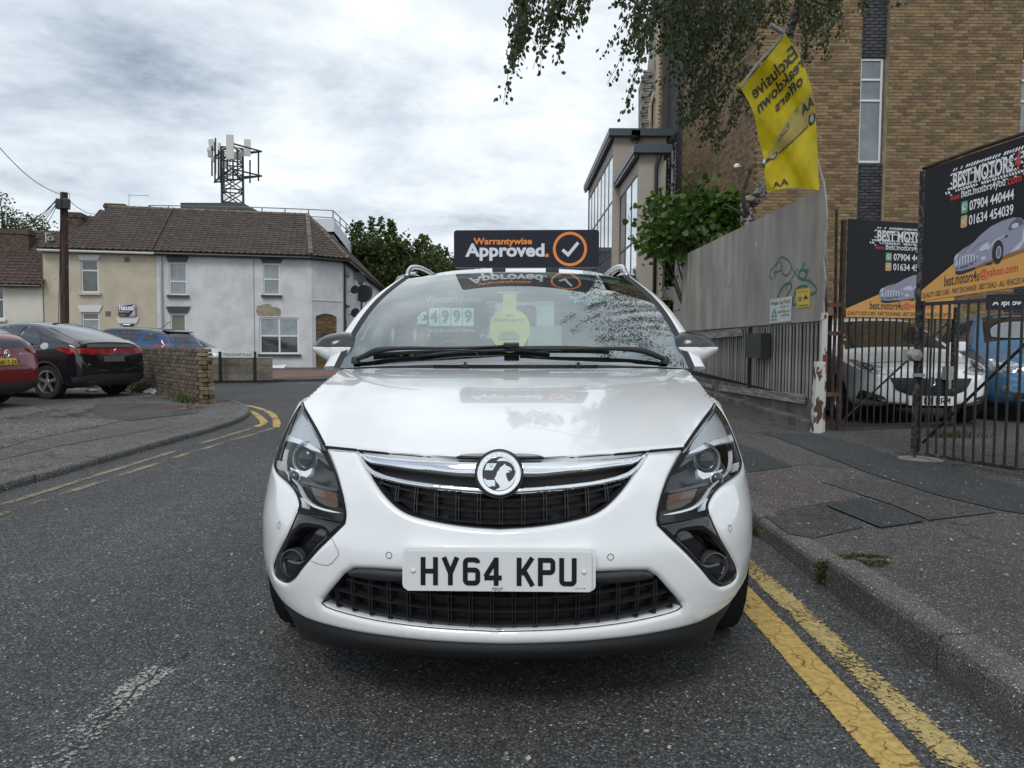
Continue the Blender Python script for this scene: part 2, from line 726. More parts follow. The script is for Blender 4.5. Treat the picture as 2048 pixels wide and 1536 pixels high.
def area(p):
 return 0.5 * sum(p[i - 1][0] * p[i][1] - p[i][0] * p[i - 1][1] for i in range(len(p)))
# registration-plate characters on a 50 x 79 mm cell, stroke 14 mm
def plate_char(ch):
 W_, H_, s = 50.0, 79.0, 14.0
 a, b = s / 2, W_ - s / 2
 t, m_, u = H_ - s / 2, H_ / 2, s / 2
 c = 9.0
 def arc(x, y, r, a0, a1, n=5):
  return [(x + r * math.cos(R(a0 + (a1 - a0) * k / n)), y + r * math.sin(R(a0 + (a1 - a0) * k / n))) for k in range(n + 1)]
 top, bot = H_, 0
 D = {
  'H': [[(a, bot), (a, top)], [(b, bot), (b, top)], [(s, m_), (W_ - s, m_)]],
  'Y': [[(a - 1, top), (W_ / 2 - 1, 36)], [(b + 1, top), (W_ / 2 + 1, 36)], [(W_ / 2, 0), (W_ / 2, 40)]],
  '6': [arc(b - c, u + c, c, 90, -90)[::-1][0:0] + arc(b - c, t - c, c, 0, 90) + arc(a + c, t - c, c, 90, 180) + arc(a + c, u + c, c, 180, 270) + arc(b - c, u + c, c, -90, 0) + arc(b - c, m_ + 4 - c, c, 0, 90) + [(s, m_ + 4)]],
  '4': [[(b - 8, bot), (b - 8, top)], [(b - 8, top - 5), (a - 3, 25)], [(a - 6, 22), (W_ + 1, 22)]],
  'K': [[(a, bot), (a, top)], [(s - 1, 32), (b + 2, top)], [(21, 43), (b + 3, bot)]],
  'P': [[(a, bot), (a, top)], [(s, t), (b - c, t)] + arc(b - c, t - c, c, 90, 0) + arc(b - c, 38 + c, c, 0, -90) + [(s, 38)]],
  'U': [[(a, top), (a, u + c)] + arc(a + c, u + c, c, 180, 270) + arc(b - c, u + c, c, -90, 0) + [(b, top)]],
  'E': [[(a, bot), (a, top)], [(s, t), (W_, t)], [(s, m_), (W_ - 5, m_)], [(s, u), (W_, u)]],
  'G': [[(b, t - c - 3)] + arc(b - c, t - c, c, 0, 90) + arc(a + c, t - c, c, 90, 180) + arc(a + c, u + c, c, 180, 270) + arc(b - c, u + c, c, -90, 0) + [(b, 36), (30, 36)]],
  'M': [[(a, bot), (a, top)], [(b, bot), (b, top)], [(a + 3, top), (W_ / 2, 30)], [(b - 3, top), (W_ / 2, 30)]],
  'R': [[(a, bot), (a, top)], [(s, t), (b - c, t)] + arc(b - c, t - c, c, 90, 0) + arc(b - c, 38 + c, c, 0, -90) + [(s, 38)], [(26, 38), (b + 2, 0)]],
  'N': [[(a, bot), (a, top)], [(b, bot), (b, top)], [(a + 2, top), (b - 2, bot)]],
  '1': [[(W_ / 2, bot), (W_ / 2, top)], [(W_ / 2, t), (14, t - 8)]],
  '5': [[(b, t), (a, t), (a, 44), (b - c, 44)] + arc(b - c, 44 - c, c, 90, 0) + arc(b - c, u + c, c, 0, -90) + [(a, u)]],
  '8': [arc(a + c, t - c, c, 180, 90) + arc(b - c, t - c, c, 90, 0) + arc(b - c, m_ + c, c, 0, -90) + arc(a + c, m_ + c, c, 270, 180) + [(a, t - c)], arc(a + c, m_ - c, c, 180, 90) + arc(b - c, m_ - c, c, 90, 0) + arc(b - c, u + c, c, 0, -90) + arc(a + c, u + c, c, 270, 180) + [(a, m_ - c)]],
 }
 return D.get(ch, [])
def plate_text(name, s, fn, x0, z0, w, h, mat, parent=None, world=False, rows=1):
 """fn maps (x,z) to 3D and takes a lift; characters spread over w x h"""
 cells = []
 x = 0
 for ch in s:
  if ch == ' ':
   x += 33
   continue
  cells.append((ch, x))
  x += 61
 tot = x - 11
 k = w / tot
 kz = h / 79.0
 obs = []
 V, F = [], []
 lift = 0
 for ch, cx in cells:
  for st in plate_char(ch):
   lift = (lift + 1) % 3
   lp = stroke(st, 14.0)
   ov, tr, _ = cdt(lp)
   P = np.stack([x0 + (ov[:, 0] + cx) * k, z0 + ov[:, 1] * kz], 1)
   b = len(V)
   V += fn(P, 0.0003 * lift).tolist()
   F += [tuple(i + b for i in t) for t in tr]
 return make(name, V, F, mat, parent, False, world)
# ------------------------------------------------------------------ many alike pieces
def pieces(name, parent, proto, mats_T, mat, cap=300, key=None, group_stuff=None, world_parent=True, rand=True):
 """proto: (verts, faces) of one piece; mats_T: list of 4x4 world matrices. The ones that show largest
 become objects sharing one mesh, the rest one joined part"""
 V0 = np.array(proto[0], float)
 inv = mw(parent).inverted() if parent else Matrix.Identity(4)
 sc = []
 for T in mats_T:
  c = np.array(T.translation)
  p = proj([c])[0]
  vis = -30 < p[0] < 2078 and -30 < p[1] < 1566 and c[1] > 0.3
  sc.append((0 if vis else 1, c[1] if key is None else key(c)))
 order = sorted(range(len(mats_T)), key=lambda i: sc[i])
 me = bpy.data.meshes.new(name)
 me.from_pydata([tuple(v) for v in V0], [], proto[1])
 me.materials.append(mat)
 me.update()
 for i in order[:cap]:
  o = bpy.data.objects.new(name, me)
  COL.objects.link(o)
  o.parent = parent
  o.matrix_local = inv @ mats_T[i]
 rest = order[cap:]
 if rest:
  Ms = np.array([np.array(inv @ mats_T[i]) for i in rest])
  V = np.einsum('nij,vj->nvi', Ms[:, :3, :3], V0) + Ms[:, None, :3, 3]
  nv, nf = len(V0), len(proto[1])
  F = [tuple(j + k * nv for j in f) for k in range(len(rest)) for f in proto[1]]
  rr = random.Random(len(rest))
  va = np.repeat([rr.random() for _ in rest], nf)
  o = make(name + '_mass', V.reshape(-1, 3), F, mat, parent, False, False, None, None, None, va)
  o['kind'] = 'stuff'
  return o
def boxproto(sx, sy, sz, cham=0.0):
 m = MB()
 if cham <= 0:
  m.box((0, 0, 0), (sx, sy, sz))
  return m.v, m.f
 hx, hy, hz = sx / 2, sy / 2, sz / 2
 c = cham
 vs = [(-hx, hy, -hz), (hx, hy, -hz), (hx, hy, hz), (-hx, hy, hz),
          (-hx, -hy + c, -hz), (hx, -hy + c, -hz), (hx, -hy + c, hz), (-hx, -hy + c, hz),
          (-hx + c, -hy, -hz + c), (hx - c, -hy, -hz + c), (hx - c, -hy, hz - c), (-hx + c, -hy, hz - c)]
 fs = [(8, 9, 10, 11)]
 for i in range(4):
  j = (i + 1) % 4
  fs += [(4 + i, 4 + j, 8 + j, 8 + i), (i, j, 4 + j, 4 + i)]
 return vs, fs
def frame_T(plane, u, z, w=0.0, tilt=None):
 """4x4 whose x runs along the plane, -y out of it, z up"""
 p = plane.P(u, z, w)
 x = plane.u
 y = -plane.n
 zz = Vector((0, 0, 1))
 m = Matrix((x, y, zz)).transposed()
 if m.determinant() < 0:
  m = Matrix((-x, y, zz)).transposed()
 if tilt:
  m = m @ Euler(tilt).to_matrix()
 return Matrix.Translation(p) @ m.to_4x4()
# ================================================================== ground, roads, pavements
def asphalt(name, dark, light, scale=130.0, tint=(1, 1, 1), wear=0.25, cracks=0.0, rough=0.85, fleck=0.03):
 if name in _mats:
  return _mats[name]
 m = bpy.data.materials.new(name)
 _mats[name] = m
 nt, N, L, b = nodes_of(m)
 b.inputs['Roughness'].default_value = rough
 b.inputs['Specular IOR Level'].default_value = 0.35
 tc = N.new('ShaderNodeTexCoord')
 def tex(kind, sc, **kw):
  n = N.new(kind)
  n.inputs['Scale'].default_value = sc
  for k, v in kw.items():
   n.inputs[k].default_value = v
  L.new(tc.outputs['Object'], n.inputs['Vector'])
  return n
 def ramp(src, pts):
  r = N.new('ShaderNodeValToRGB')
  e = r.color_ramp.elements
  while len(e) < len(pts):
   e.new(0.5)
  for i, (p, c) in enumerate(pts):
   e[i].position = p
   e[i].color = (c, c, c, 1) if isinstance(c, (int, float)) else (*c, 1)
  L.new(src, r.inputs[0])
  return r.outputs[0]
 def mix(mode, fac, a, b_):
  n = N.new('ShaderNodeMix')
  n.data_type = 'RGBA'
  n.blend_type = mode
  for s_, v in (('Factor', fac), ('A', a), ('B', b_)):
   if isinstance(v, (int, float)):
    n.inputs[s_].default_value = v
   elif isinstance(v, tuple):
    n.inputs[s_].default_value = (*v, 1)
   else:
    L.new(v, n.inputs[s_])
  return n.outputs['Result']
 vo = tex('ShaderNodeTexVoronoi', scale)
 sepc = N.new('ShaderNodeSeparateColor')
 L.new(vo.outputs['Color'], sepc.inputs[0])
 d_, l_ = [tuple(c * t for t in tint) for c in (dark, light)]
 mid = tuple((x + y) / 2 * 0.9 for x, y in zip(d_, l_))
 stone = ramp(sepc.outputs[0], [(0.0, d_), (0.55, mid), (0.88, l_), (1 - fleck, tuple(c * 1.7 for c in l_)), (1.0, tuple(min(1, c * 4.5) for c in l_))])
 gapm = ramp(vo.outputs['Distance'], [(0.30, 1.0), (0.75, 0.25)])
 col = mix('MULTIPLY', 0.8, stone, gapm)
 big = tex('ShaderNodeTexNoise', 0.55, Detail=6.0, Roughness=0.6)
 col = mix('MULTIPLY', 1.0, col, ramp(big.outputs[0], [(0.30, 1 - wear), (0.70, 1 + wear)]))
 tr_ = N.new('ShaderNodeMapping')
 tr_.inputs['Scale'].default_value = (1.1, 0.05, 1)
 L.new(tc.outputs['Object'], tr_.inputs[0])
 tn = N.new('ShaderNodeTexNoise')
 tn.inputs['Scale'].default_value = 1.0
 L.new(tr_.outputs[0], tn.inputs['Vector'])
 col = mix('MULTIPLY', 1.0, col, ramp(tn.outputs[0], [(0.35, 0.88), (0.65, 1.12)]))
 med = tex('ShaderNodeTexNoise', 9.0, Detail=4.0)
 col = mix('MULTIPLY', 1.0, col, ramp(med.outputs[0], [(0.25, 0.84), (0.75, 1.18)]))
 if cracks:
  cv = tex('ShaderNodeTexVoronoi', 0.55)
  cv.feature = 'DISTANCE_TO_EDGE'
  dn = tex('ShaderNodeTexNoise', 2.5, Detail=5.0)
  vm = N.new('ShaderNodeVectorMath')
  vm.operation = 'MULTIPLY_ADD'
  L.new(dn.outputs['Color'], vm.inputs[0])
  vm.inputs[1].default_value = (0.9, 0.9, 0)
  L.new(tc.outputs['Object'], vm.inputs[2])
  L.new(vm.outputs[0], cv.inputs['Vector'])
  col = mix('MULTIPLY', cracks, col, ramp(cv.outputs['Distance'], [(0.004, 0.15), (0.016, 1.0)]))
 L.new(col, b.inputs['Base Color'])
 bp = N.new('ShaderNodeBump')
 bp.inputs['Strength'].default_value = 0.55
 bp.inputs['Distance'].default_value = 0.004
 inv_ = ramp(vo.outputs['Distance'], [(0.0, 1.0), (0.8, 0.0)])
 L.new(inv_, bp.inputs['Height'])
 L.new(bp.outputs[0], b.inputs['Normal'])
 return m
ROADM = asphalt('road_asphalt', 0.040, 0.150, 150, (0.99, 1.0, 1.0), 0.18, 0.0, fleck=.014)
PAVEM = asphalt('pavement_asphalt', 0.055, 0.150, 190, (1.05, 0.99, 0.95), 0.2, 0.5)
PATCHM = asphalt('patch_asphalt', 0.035, 0.085, 190, (0.90, 1.0, 1.05), 0.15, 0)
PATCHP = asphalt('pink_asphalt', 0.055, 0.17, 150, (1.12, 0.97, 0.93), 0.15, 0.2)
LOTM = asphalt('worn_asphalt', 0.05, 0.21, 95, (1.06, 1.0, 0.94), 0.35, 0.9)
LPAVE = asphalt('left_pavement_asphalt', 0.065, 0.20, 150, (1.04, 0.99, 0.95), 0.18, 0.5)
GROUNDM = asphalt('far_ground', 0.05, 0.12, 40, (1, 0.98, 0.94), 0.3, 0)
def sheet(name, pts, z, mat, thick=0.0, kind='structure', parent=None):
 pts = [(p[0], p[1]) for p in pts]
 if area(pts) < 0:
  pts = pts[::-1]
 n = len(pts)
 V = [(x, y, z) for x, y in pts]
 F = [tuple(range(n))]
 if thick:
  V += [(x, y, z - thick) for x, y in pts]
  F += [(i, i + n, (i + 1) % n + n, (i + 1) % n) for i in range(n)]
 o = make(name, V, F, mat, parent)
 if kind:
  o['kind'] = kind
 return o
sheet('ground', [(-300, -60), (300, -60), (300, 400), (-300, 400)], -0.012, GROUNDM)
sheet('road', [(-60, -30), (60, -30), (60, 36), (-60, 36)], 0.0, ROADM)
ZP = 0.11          # right pavement and yard
ZL = 0.06          # left pavement and car park
KX = 1.46
# right side: pavement behind the kerb, then the yard
sheet('pavement', [(KX + 0.125, -12), (3.60, -12), (3.60, 40), (KX + 0.125, 40)], ZP, PAVEM, 0.12)
sheet('yard_ground', [(3.60, -12), (30, -12), (30, 40), (3.60, 40)], ZP + 0.002, asphalt('yard_asphalt', 0.045, 0.13, 110, (1.05, 1.0, 0.93), 0.3, 0.7), 0.12)
c5 = lambda pts: [(1480 + x / 2.273, 860 + y / 2.273) for x, y in pts]
def gsheet(name, pts, z, mat, parent=None):
 return sheet(name, [tuple(ground(x, y, z))[:2] for x, y in pts], z, mat, 0, 'structure', parent)
gsheet('pavement_patch', c5([(110, 12), (330, 18), (480, 48), (620, 92), (760, 126), (900, 148), (1100, 212), (1330, 272), (1330, 385), (1180, 362), (900, 295), (600, 200), (300, 85)]), ZP + 0.006, PATCHM)
gsheet('pavement_patch', c5([(-120, 40), (0, 62), (100, 98), (242, 166), (50, 190), (-120, 215)]), ZP + 0.004, PATCHM)
gsheet('pavement_patch', c5([(385, 338), (560, 312), (700, 345), (842, 412), (640, 442)]), ZP + 0.0105, PATCHM)
gsheet('pavement_patch', c5([(-100, 218), (60, 192), (242, 168), (400, 230), (565, 306), (385, 332), (100, 384), (-100, 300)]), ZP + 0.003, PATCHP)
gsheet('pavement_patch', c5([(110, 388), (380, 342), (500, 396), (560, 440), (330, 492), (220, 470)]), ZP + 0.005, asphalt('patch_grey', 0.04, 0.10, 150, (1.02, 1, 0.98), 0.15, 0.3))
gsheet('pavement_patch', c5([(370, 235), (600, 206), (880, 300), (1170, 372), (860, 408), (700, 340), (575, 300)]), ZP + 0.0075, asphalt('patch_brown', 0.045, 0.12, 160, (1.08, 1, 0.92), 0.2, 0.2))
# kerbs
KERBM = asphalt('kerb_granite', 0.085, 0.21, 230, (1.03, 1.0, 0.96), 0.22, 0, fleck=0.02)
def kerb_run(name, path, w, z0, z1, mat, seg=0.915, side=1, gap=0.016, rnd_h=0.004, label=None):
 root = bpy.data.objects.new(name, None)
 COL.objects.link(root)
 root['kind'] = 'structure'
 P = densify(path, 0.05, False)
 d = [0]
 for i in range(1, len(P)):
  d.append(d[-1] + math.dist(P[i], P[i - 1]))
 total = d[-1]
 s = 0
 A = np.array(P)
 i = 0
 while s < total - 0.1:
  e = min(s + seg, total)
  ts = np.linspace(s + gap / 2, e - gap / 2, 4 if seg < 2 else 8)
  X, Y = np.interp(ts, d, A[:, 0]), np.interp(ts, d, A[:, 1])
  dx, dy = np.gradient(X), np.gradient(Y)
  ln = np.hypot(dx, dy)
  nx, ny = side * dy / ln, -side * dx / ln
  h = (z1(s) if callable(z1) else z1) + rnd.uniform(-rnd_h, rnd_h)
  sh = rnd.uniform(-0.004, 0.004)
  prof = [(0.0 + sh, z0), (0.004 + sh, h - 0.028), (0.012 + sh, h - 0.010), (0.028 + sh, h), (w, h + 0.003), (w, z0)]
  V, F = [], []
  k = len(prof)
  for j in range(len(ts)):
   for a, z in prof:
    V.append((X[j] + nx[j] * a, Y[j] + ny[j] * a, z))
  for j in range(len(ts) - 1):
   for q in range(k - 1):
    f = (j * k + q, j * k + q + 1, (j + 1) * k + q + 1, (j + 1) * k + q)
    F.append(f if side > 0 else f[::-1])
  F += [tuple(range(k)), tuple((len(ts) - 1) * k + q for q in range(k))]
  o = make('kerb_stone', V, F, mat, root)
  if e < total:
   jx, jy = float(np.interp(e, d, A[:, 0])), float(np.interp(e, d, A[:, 1]))
   jm = MB()
   jm.box((jx + nx[-1] * (w / 2 + .006), jy + ny[-1] * (w / 2 + .006), (h + z0) / 2 - .006), (w - .012, gap * 1.05, h - z0), Matrix.Rotation(math.atan2(ny[-1], nx[-1]), 3, 'Z'))
   jm.build('kerb_joint', M('joint_dirt', (0.02, 0.018, 0.015), .95), root)
  s = e
  i += 1
 return root
# near stones tall, the last one before the car drops; the run beyond is a little lower
kerb_run('kerb', [(KX, 3.40 - 0.915 * 7), (KX, 3.40)], 0.125, -0.01, 0.142, KERBM)
kerb_run('kerb', [(KX - 0.004, 3.415), (KX, 3.415 + 0.915 * 24)], 0.125, -0.01, lambda s: 0.112, KERBM)
# left: pavement slab with a curved corner, then the car park
LK = [(-3.82, -6), (-3.82, 5.0), (-3.80, 9.2), (-3.86, 10.3), (-4.05, 11.3), (-4.45, 12.5), (-5.1, 13.7), (-5.9, 14.6), (-7.2, 15.7), (-10.5, 18.3), (-16, 21.2), (-60, 33)]
LKs = smooth_curve(LK[2:9], 5)
LKall = LK[:2] + LKs + LK[9:]
kerb_run('kerb', LKall[:2] + LKs + [(-10.5, 18.3)], 0.13, -0.01, 0.066, asphalt('kerb_left', 0.09, 0.22, 180, (1.03, 1, 0.95), 0.2, 0), side=-1, rnd_h=0.006)
inner_l = [(x - 0.12, y) for x, y in LK[:2]] + [(x - 0.12, y - 0.05) for x, y in LKs] + [(-10.6, 18.2), (-60, 32.8)]
sheet('pavement', inner_l + [(-60, -6)], ZL, LPAVE, 0.08)
lot = [tuple(ground(x, y, ZL))[:2] for x, y in [(-40, 915), (0, 898), (60, 880), (150, 862), (260, 840), (330, 828), (400, 822), (412, 812)]]
sheet('car_park_ground', lot + [(-6.2, 15.2), (-12, 19), (-60, 32), (-60, 4)], ZL + 0.004, LOTM)
sheet('car_park_ground_patch', [tuple(ground(x, y, ZL))[:2] for x, y in [(190, 808), (270, 806), (395, 812), (398, 826), (330, 834), (262, 842), (215, 838), (180, 825)]], ZL + 0.008, asphalt('lot_patch', 0.05, 0.12, 120, (1.0, 1, 0.98), 0.2, 0.5))
sheet('pavement_patch', [tuple(ground(x, y, ZL))[:2] for x, y in [(-20, 905), (120, 878), (330, 838), (345, 852), (260, 868), (120, 892), (-20, 925)]], ZL + 0.004, PATCHP)
# far side of the junction
FK = [(-60, 20.0), (-16, 20.6), (-9, 21.2), (-5.6, 22.6), (-4.2, 25.0), (-3.9, 28.5), (-4.6, 60)]
FKs = smooth_curve(FK[1:6], 6)
kerb_run('kerb', [(-24, 20.4)] + FKs, 0.14, -0.01, 0.085, asphalt('kerb_left', 0, 0), side=-1 if False else -1, seg=0.915)
sheet('pavement', [(-60, 20.0)] + FKs + [(-4.6, 60), (-60, 60)], 0.07, PAVEM, 0.08)
sheet('brick_paving', [tuple(ground(x, y, 0.075))[:2] for x, y in [(545, 741), (620, 740), (690, 738), (700, 750), (640, 752), (545, 757)]], 0.076, M('brick_paving', (0.17, 0.095, 0.075), 0.85, var=0.25, vs=8))
# painted lines
def paint_mat(name, col, keep, scale=22.0, fine=0.55):
 if name in _mats:
  return _mats[name]
 m = bpy.data.materials.new(name)
 _mats[name] = m
 nt, N, L, b = nodes_of(m)
 b.inputs['Roughness'].default_value = 0.7
 tc = N.new('ShaderNodeTexCoord')
 n1 = N.new('ShaderNodeTexNoise')
 n1.inputs['Scale'].default_value = scale
 n1.inputs['Detail'].default_value = 9
 n1.inputs['Roughness'].default_value = 0.72
 L.new(tc.outputs['Object'], n1.inputs['Vector'])
 uvn = N.new('ShaderNodeAttribute')
 uvn.attribute_name = 'edge'
 ad = N.new('ShaderNodeMath')
 ad.operation = 'ADD'
 L.new(n1.outputs[0], ad.inputs[0])
 L.new(uvn.outputs['Fac'], ad.inputs[1])
 big = N.new('ShaderNodeTexNoise')
 big.inputs['Scale'].default_value = 2.2
 big.inputs['Detail'].default_value = 3
 L.new(tc.outputs['Object'], big.inputs['Vector'])
 mr = N.new('ShaderNodeMapRange')
 mr.inputs['From Min'].default_value = 0.3
 mr.inputs['From Max'].default_value = 0.7
 mr.inputs['To Min'].default_value = -fine * 0.35
 mr.inputs['To Max'].default_value = fine * 0.35
 L.new(big.outputs[0], mr.inputs['Value'])
 ad2 = N.new('ShaderNodeMath')
 ad2.operation = 'ADD'
 L.new(ad.outputs[0], ad2.inputs[0])
 L.new(mr.outputs[0], ad2.inputs[1])
 al = N.new('ShaderNodeMapRange')
 al.inputs['From Min'].default_value = 1 - keep - 0.012
 al.inputs['From Max'].default_value = 1 - keep + 0.012
 L.new(ad2.outputs[0], al.inputs['Value'])
 L.new(al.outputs[0], b.inputs['Alpha'])
 cv = N.new('ShaderNodeTexVoronoi')
 cv.feature = 'DISTANCE_TO_EDGE'
 cv.inputs['Scale'].default_value = 9
 dn = N.new('ShaderNodeTexNoise')
 dn.inputs['Scale'].default_value = 18
 L.new(tc.outputs['Object'], dn.inputs['Vector'])
 vm = N.new('ShaderNodeVectorMath')
 vm.operation = 'MULTIPLY_ADD'
 vm.inputs[1].default_value = (0.08, 0.08, 0)
 L.new(dn.outputs['Color'], vm.inputs[0])
 L.new(tc.outputs['Object'], vm.inputs[2])
 L.new(vm.outputs[0], cv.inputs['Vector'])
 r = N.new('ShaderNodeValToRGB')
 r.color_ramp.elements[0].position = 0.006
 r.color_ramp.elements[0].color = (*[c * 0.3 for c in col], 1)
 r.color_ramp.elements[1].position = 0.022
 r.color_ramp.elements[1].color = (1, 1, 1, 1)
 L.new(cv.outputs['Distance'], r.inputs[0])
 g = N.new('ShaderNodeTexNoise')
 g.inputs['Scale'].default_value = 45
 g.inputs['Detail'].default_value = 6
 L.new(tc.outputs['Object'], g.inputs['Vector'])
 r2 = N.new('ShaderNodeValToRGB')
 r2.color_ramp.elements[0].position = 0.3
 r2.color_ramp.elements[0].color = (*[c * 0.62 for c in col], 1)
 r2.color_ramp.elements[1].position = 0.62
 r2.color_ramp.elements[1].color = (*col, 1)
 L.new(g.outputs[0], r2.inputs[0])
 mx = N.new('ShaderNodeMix')
 mx.data_type = 'RGBA'
 mx.blend_type = 'MULTIPLY'
 mx.inputs['Factor'].default_value = 0.8
 L.new(r2.outputs[0], mx.inputs['A'])
 L.new(r.outputs[0], mx.inputs['B'])
 L.new(mx.outputs['Result'], b.inputs['Base Color'])
 return m
def line(name, path, w, mat, z, label=None):
 P = [np.array(p[:2], float) for p in densify(path, 0.08, False)]
 V, F, E = [], [], []
 k = 6
 prof = [-0.62, -0.5, -0.3, 0.3, 0.5, 0.62]
 ed = [-0.5, -0.03, 0.06, 0.06, -0.03, -0.5]
 for i, p in enumerate(P):
  t = P[min(i + 1, len(P) - 1)] - P[max(i - 1, 0)]
  t /= np.hypot(*t)
  n = np.array([t[1], -t[0]])
  for a, e in zip(prof, ed):
   q = p + n * w * a
   V.append((q[0], q[1], z))
   E.append(e)
 for i in range(len(P) - 1):
  for a in range(k - 1):
   F.append((i * k + a, i * k + a + 1, (i + 1) * k + a + 1, (i + 1) * k + a))
 o = make(name, V, F, mat)
 at_ = o.data.attributes.new('edge', 'FLOAT', 'POINT')
 at_.data.foreach_set('value', E)
 o['kind'] = 'structure'
 return o
YEL = (0.54, 0.37, 0.11)
line('yellow_line', [(1.035, -2), (1.045, 2.5), (1.06, 20)], 0.118, paint_mat('line_yellow_strong', YEL, 0.60, 48.0, .4), 0.004)
line('yellow_line', [(1.212, -2), (1.215, 2.5), (1.23, 20)], 0.105, paint_mat('line_yellow_worn', (0.50, 0.38, 0.15), 0.485, 70.0, .28), 0.004)
gp = lambda pts, z=0: [tuple(ground(x, y, z))[:2] for x, y in pts]
W1 = paint_mat('line_yellow_faded', (0.27, 0.23, 0.14), 0.475, 55.0, 0.5)
W2 = paint_mat('line_yellow_corner', (0.55, 0.38, 0.11), 0.56, 30.0, .6)
line('yellow_line', [(-3.515, -3)] + [(-3.515, 5.1), (-3.50, 7.5), (-3.45, 9.8)], 0.075, W1, 0.004)
line('yellow_line', [(-3.33, -3)] + [(-3.33, 4.8), (-3.30, 7.5), (-3.17, 9.8)], 0.075, W1, 0.004)
line('yellow_line', smooth_curve([(-3.17, 9.9)] + gp([(553, 843), (541, 826), (508, 814), (470, 808)]), 4), 0.10, W2, 0.004)
line('yellow_line', smooth_curve([(-3.45, 9.95)] + gp([(528, 845), (516, 832), (498, 822), (462, 813)]), 4), 0.10, W2, 0.004)
line('white_line', gp([(40, 1590), (110, 1525), (190, 1450), (262, 1382), (330, 1335)]), 0.13, paint_mat('line_white_worn', (0.38, 0.37, 0.35), 0.425, 75.0, 0.35), 0.004)
line('white_line', gp([(580, 768), (610, 766), (640, 765)]), 0.2, paint_mat('line_white_worn', (0, 0, 0), 0.4), 0.004)
_ck = [(x + rnd.uniform(-.012, .012), y + rnd.uniform(-.012, .012)) for x, y in densify(gp([(60, 1560), (140, 1498), (200, 1448), (262, 1392), (320, 1340), (390, 1300)]), .05, False)]
line('road_crack', _ck, 0.006, paint_mat('crack_dark', (0.012, 0.012, 0.012), 0.52, 40.0, .5), 0.0065)
_ck = [(x + rnd.uniform(-.02, .02), y + rnd.uniform(-.02, .02)) for x, y in densify([(-3.0, 6.4), (-2.2, 6.1), (-1.6, 6.5), (-1.2, 7.4)], .08, False)]
line('road_crack', _ck, 0.006, paint_mat('crack_dark', (0, 0, 0), 0.6), 0.0065)
# ================================================================== buildings
WHITEF = M('window_white', (0.72, 0.73, 0.73), 0.35)
PANE = M('window_pane', (0.045, 0.055, 0.06), 0.06, spec=0.9, coat=0.6, var=0.35, vs=1.5)
PANEL_ = M('window_pane_pale', (0.22, 0.26, 0.28), 0.12, spec=0.8, coat=0.5, var=0.2, vs=2.0)
BLIND = M('blind', (0.20, 0.19, 0.17), 0.7, var=0.1)
def wall(name, plane, poly, holes, mat, parent, thick=0.22, w=0.0):
 return panel(name, poly, holes, flatfn(plane, w), mat, parent, None, (), thick=thick, inward=tuple(-plane.n), world=True, analytic=False, flip=(plane.u.cross(Vector((0, 0, 1)))).dot(plane.n) < 0)
def flat_off(o):
 for p in o.data.polygons:
  p.use_smooth = False
 return o
def window(plane, r, parent, bars=(), cols=(), pane=PANE, fr=0.055, w=-0.07, frame=WHITEF, sill=None, lower=None):
 """r=(u0,z0,u1,z1); bars: heights (fraction), cols: fractions"""
 u0, z0, u1, z1 = r
 m = MB()
 T = frame_T(plane, 0, 0, 0).to_3x3()
 def bx(ua, za, ub, zb, d=0.05, ww=w):
  c = plane.P((ua + ub) / 2, (za + zb) / 2, ww)
  m.box(c, (abs(ub - ua), d, abs(zb - za)), T)
 bx(u0, z0, u0 + fr, z1)
 bx(u1 - fr, z0, u1, z1)
 bx(u0 + fr, z0, u1 - fr, z0 + fr)
 bx(u0 + fr, z1 - fr, u1 - fr, z1)
 for b in bars:
  zz = z0 + (z1 - z0) * b
  bx(u0 + fr, zz - fr * .5, u1 - fr, zz + fr * .5)
 zs = [z0 + fr] + [z0 + (z1 - z0) * b for b in sorted(bars)] + [z1 - fr]
 for c in cols:
  uu = u0 + (u1 - u0) * c
  for a, b in zip(zs[:-1], zs[1:]):
   bx(uu - fr * .5, a + fr * .52 * (a != zs[0]), uu + fr * .5, b - fr * .52 * (b != zs[-1]))
 wo = m.build('window', frame, parent, world=True)
 us = [u0 + fr] + [u0 + (u1 - u0) * c for c in sorted(cols)] + [u1 - fr]
 for i, (a, b) in enumerate(zip(zs[:-1], zs[1:])):
  for ua, ub in zip(us[:-1], us[1:]):
   pm = MB()
   pm.box(plane.P((ua + ub) / 2, (a + b) / 2, w - 0.012), (ub - ua, 0.008, b - a), T)
   pm.build('pane', lower if (lower and i == 0) else pane, wo, world=True)
 if sill:
  sm = MB()
  sm.box(plane.P((u0 + u1) / 2, z0 - 0.055, 0.045), (u1 - u0 + 0.16, 0.16, 0.10), T)
  sm.build('sill', sill, wo, world=True)
 return wo
# ---------------------------------------------------------------- terraced houses
FA = Plane((-19.8, 31.2), (-9.05, 33.5))
CH = Plane((-9.05, 33.5), (-7.9, 34.6))
FL = Plane((-7.9, 34.6), (-9.5, 54.0))
ZE = 5.08
uX = FA.hit(313, 600)[0]
CREAM = M('cream_render', (0.50, 0.45, 0.35), 0.85, var=0.08, vs=1.4, bump=0.3, bs=40, detail=9)
GREYR = M('grey_render', (0.60, 0.61, 0.62), 0.85, var=0.10, vs=1.3, bump=0.5, bs=14, detail=9)
WHITER = M('white_render', (0.62, 0.62, 0.62), 0.85, var=0.08, vs=1.0, bump=0.4, bs=20)
CREAM2 = M('pale_cream_render', (0.62, 0.60, 0.52), 0.85, var=0.05, vs=1.0, bump=0.4, bs=20)
LINTW = M('lintel_white', (0.66, 0.67, 0.67), 0.6)
SLATE = M('slate_paint', (0.045, 0.05, 0.065), 0.5)
GUTTER = M('gutter_black', (0.018, 0.018, 0.02), 0.4)
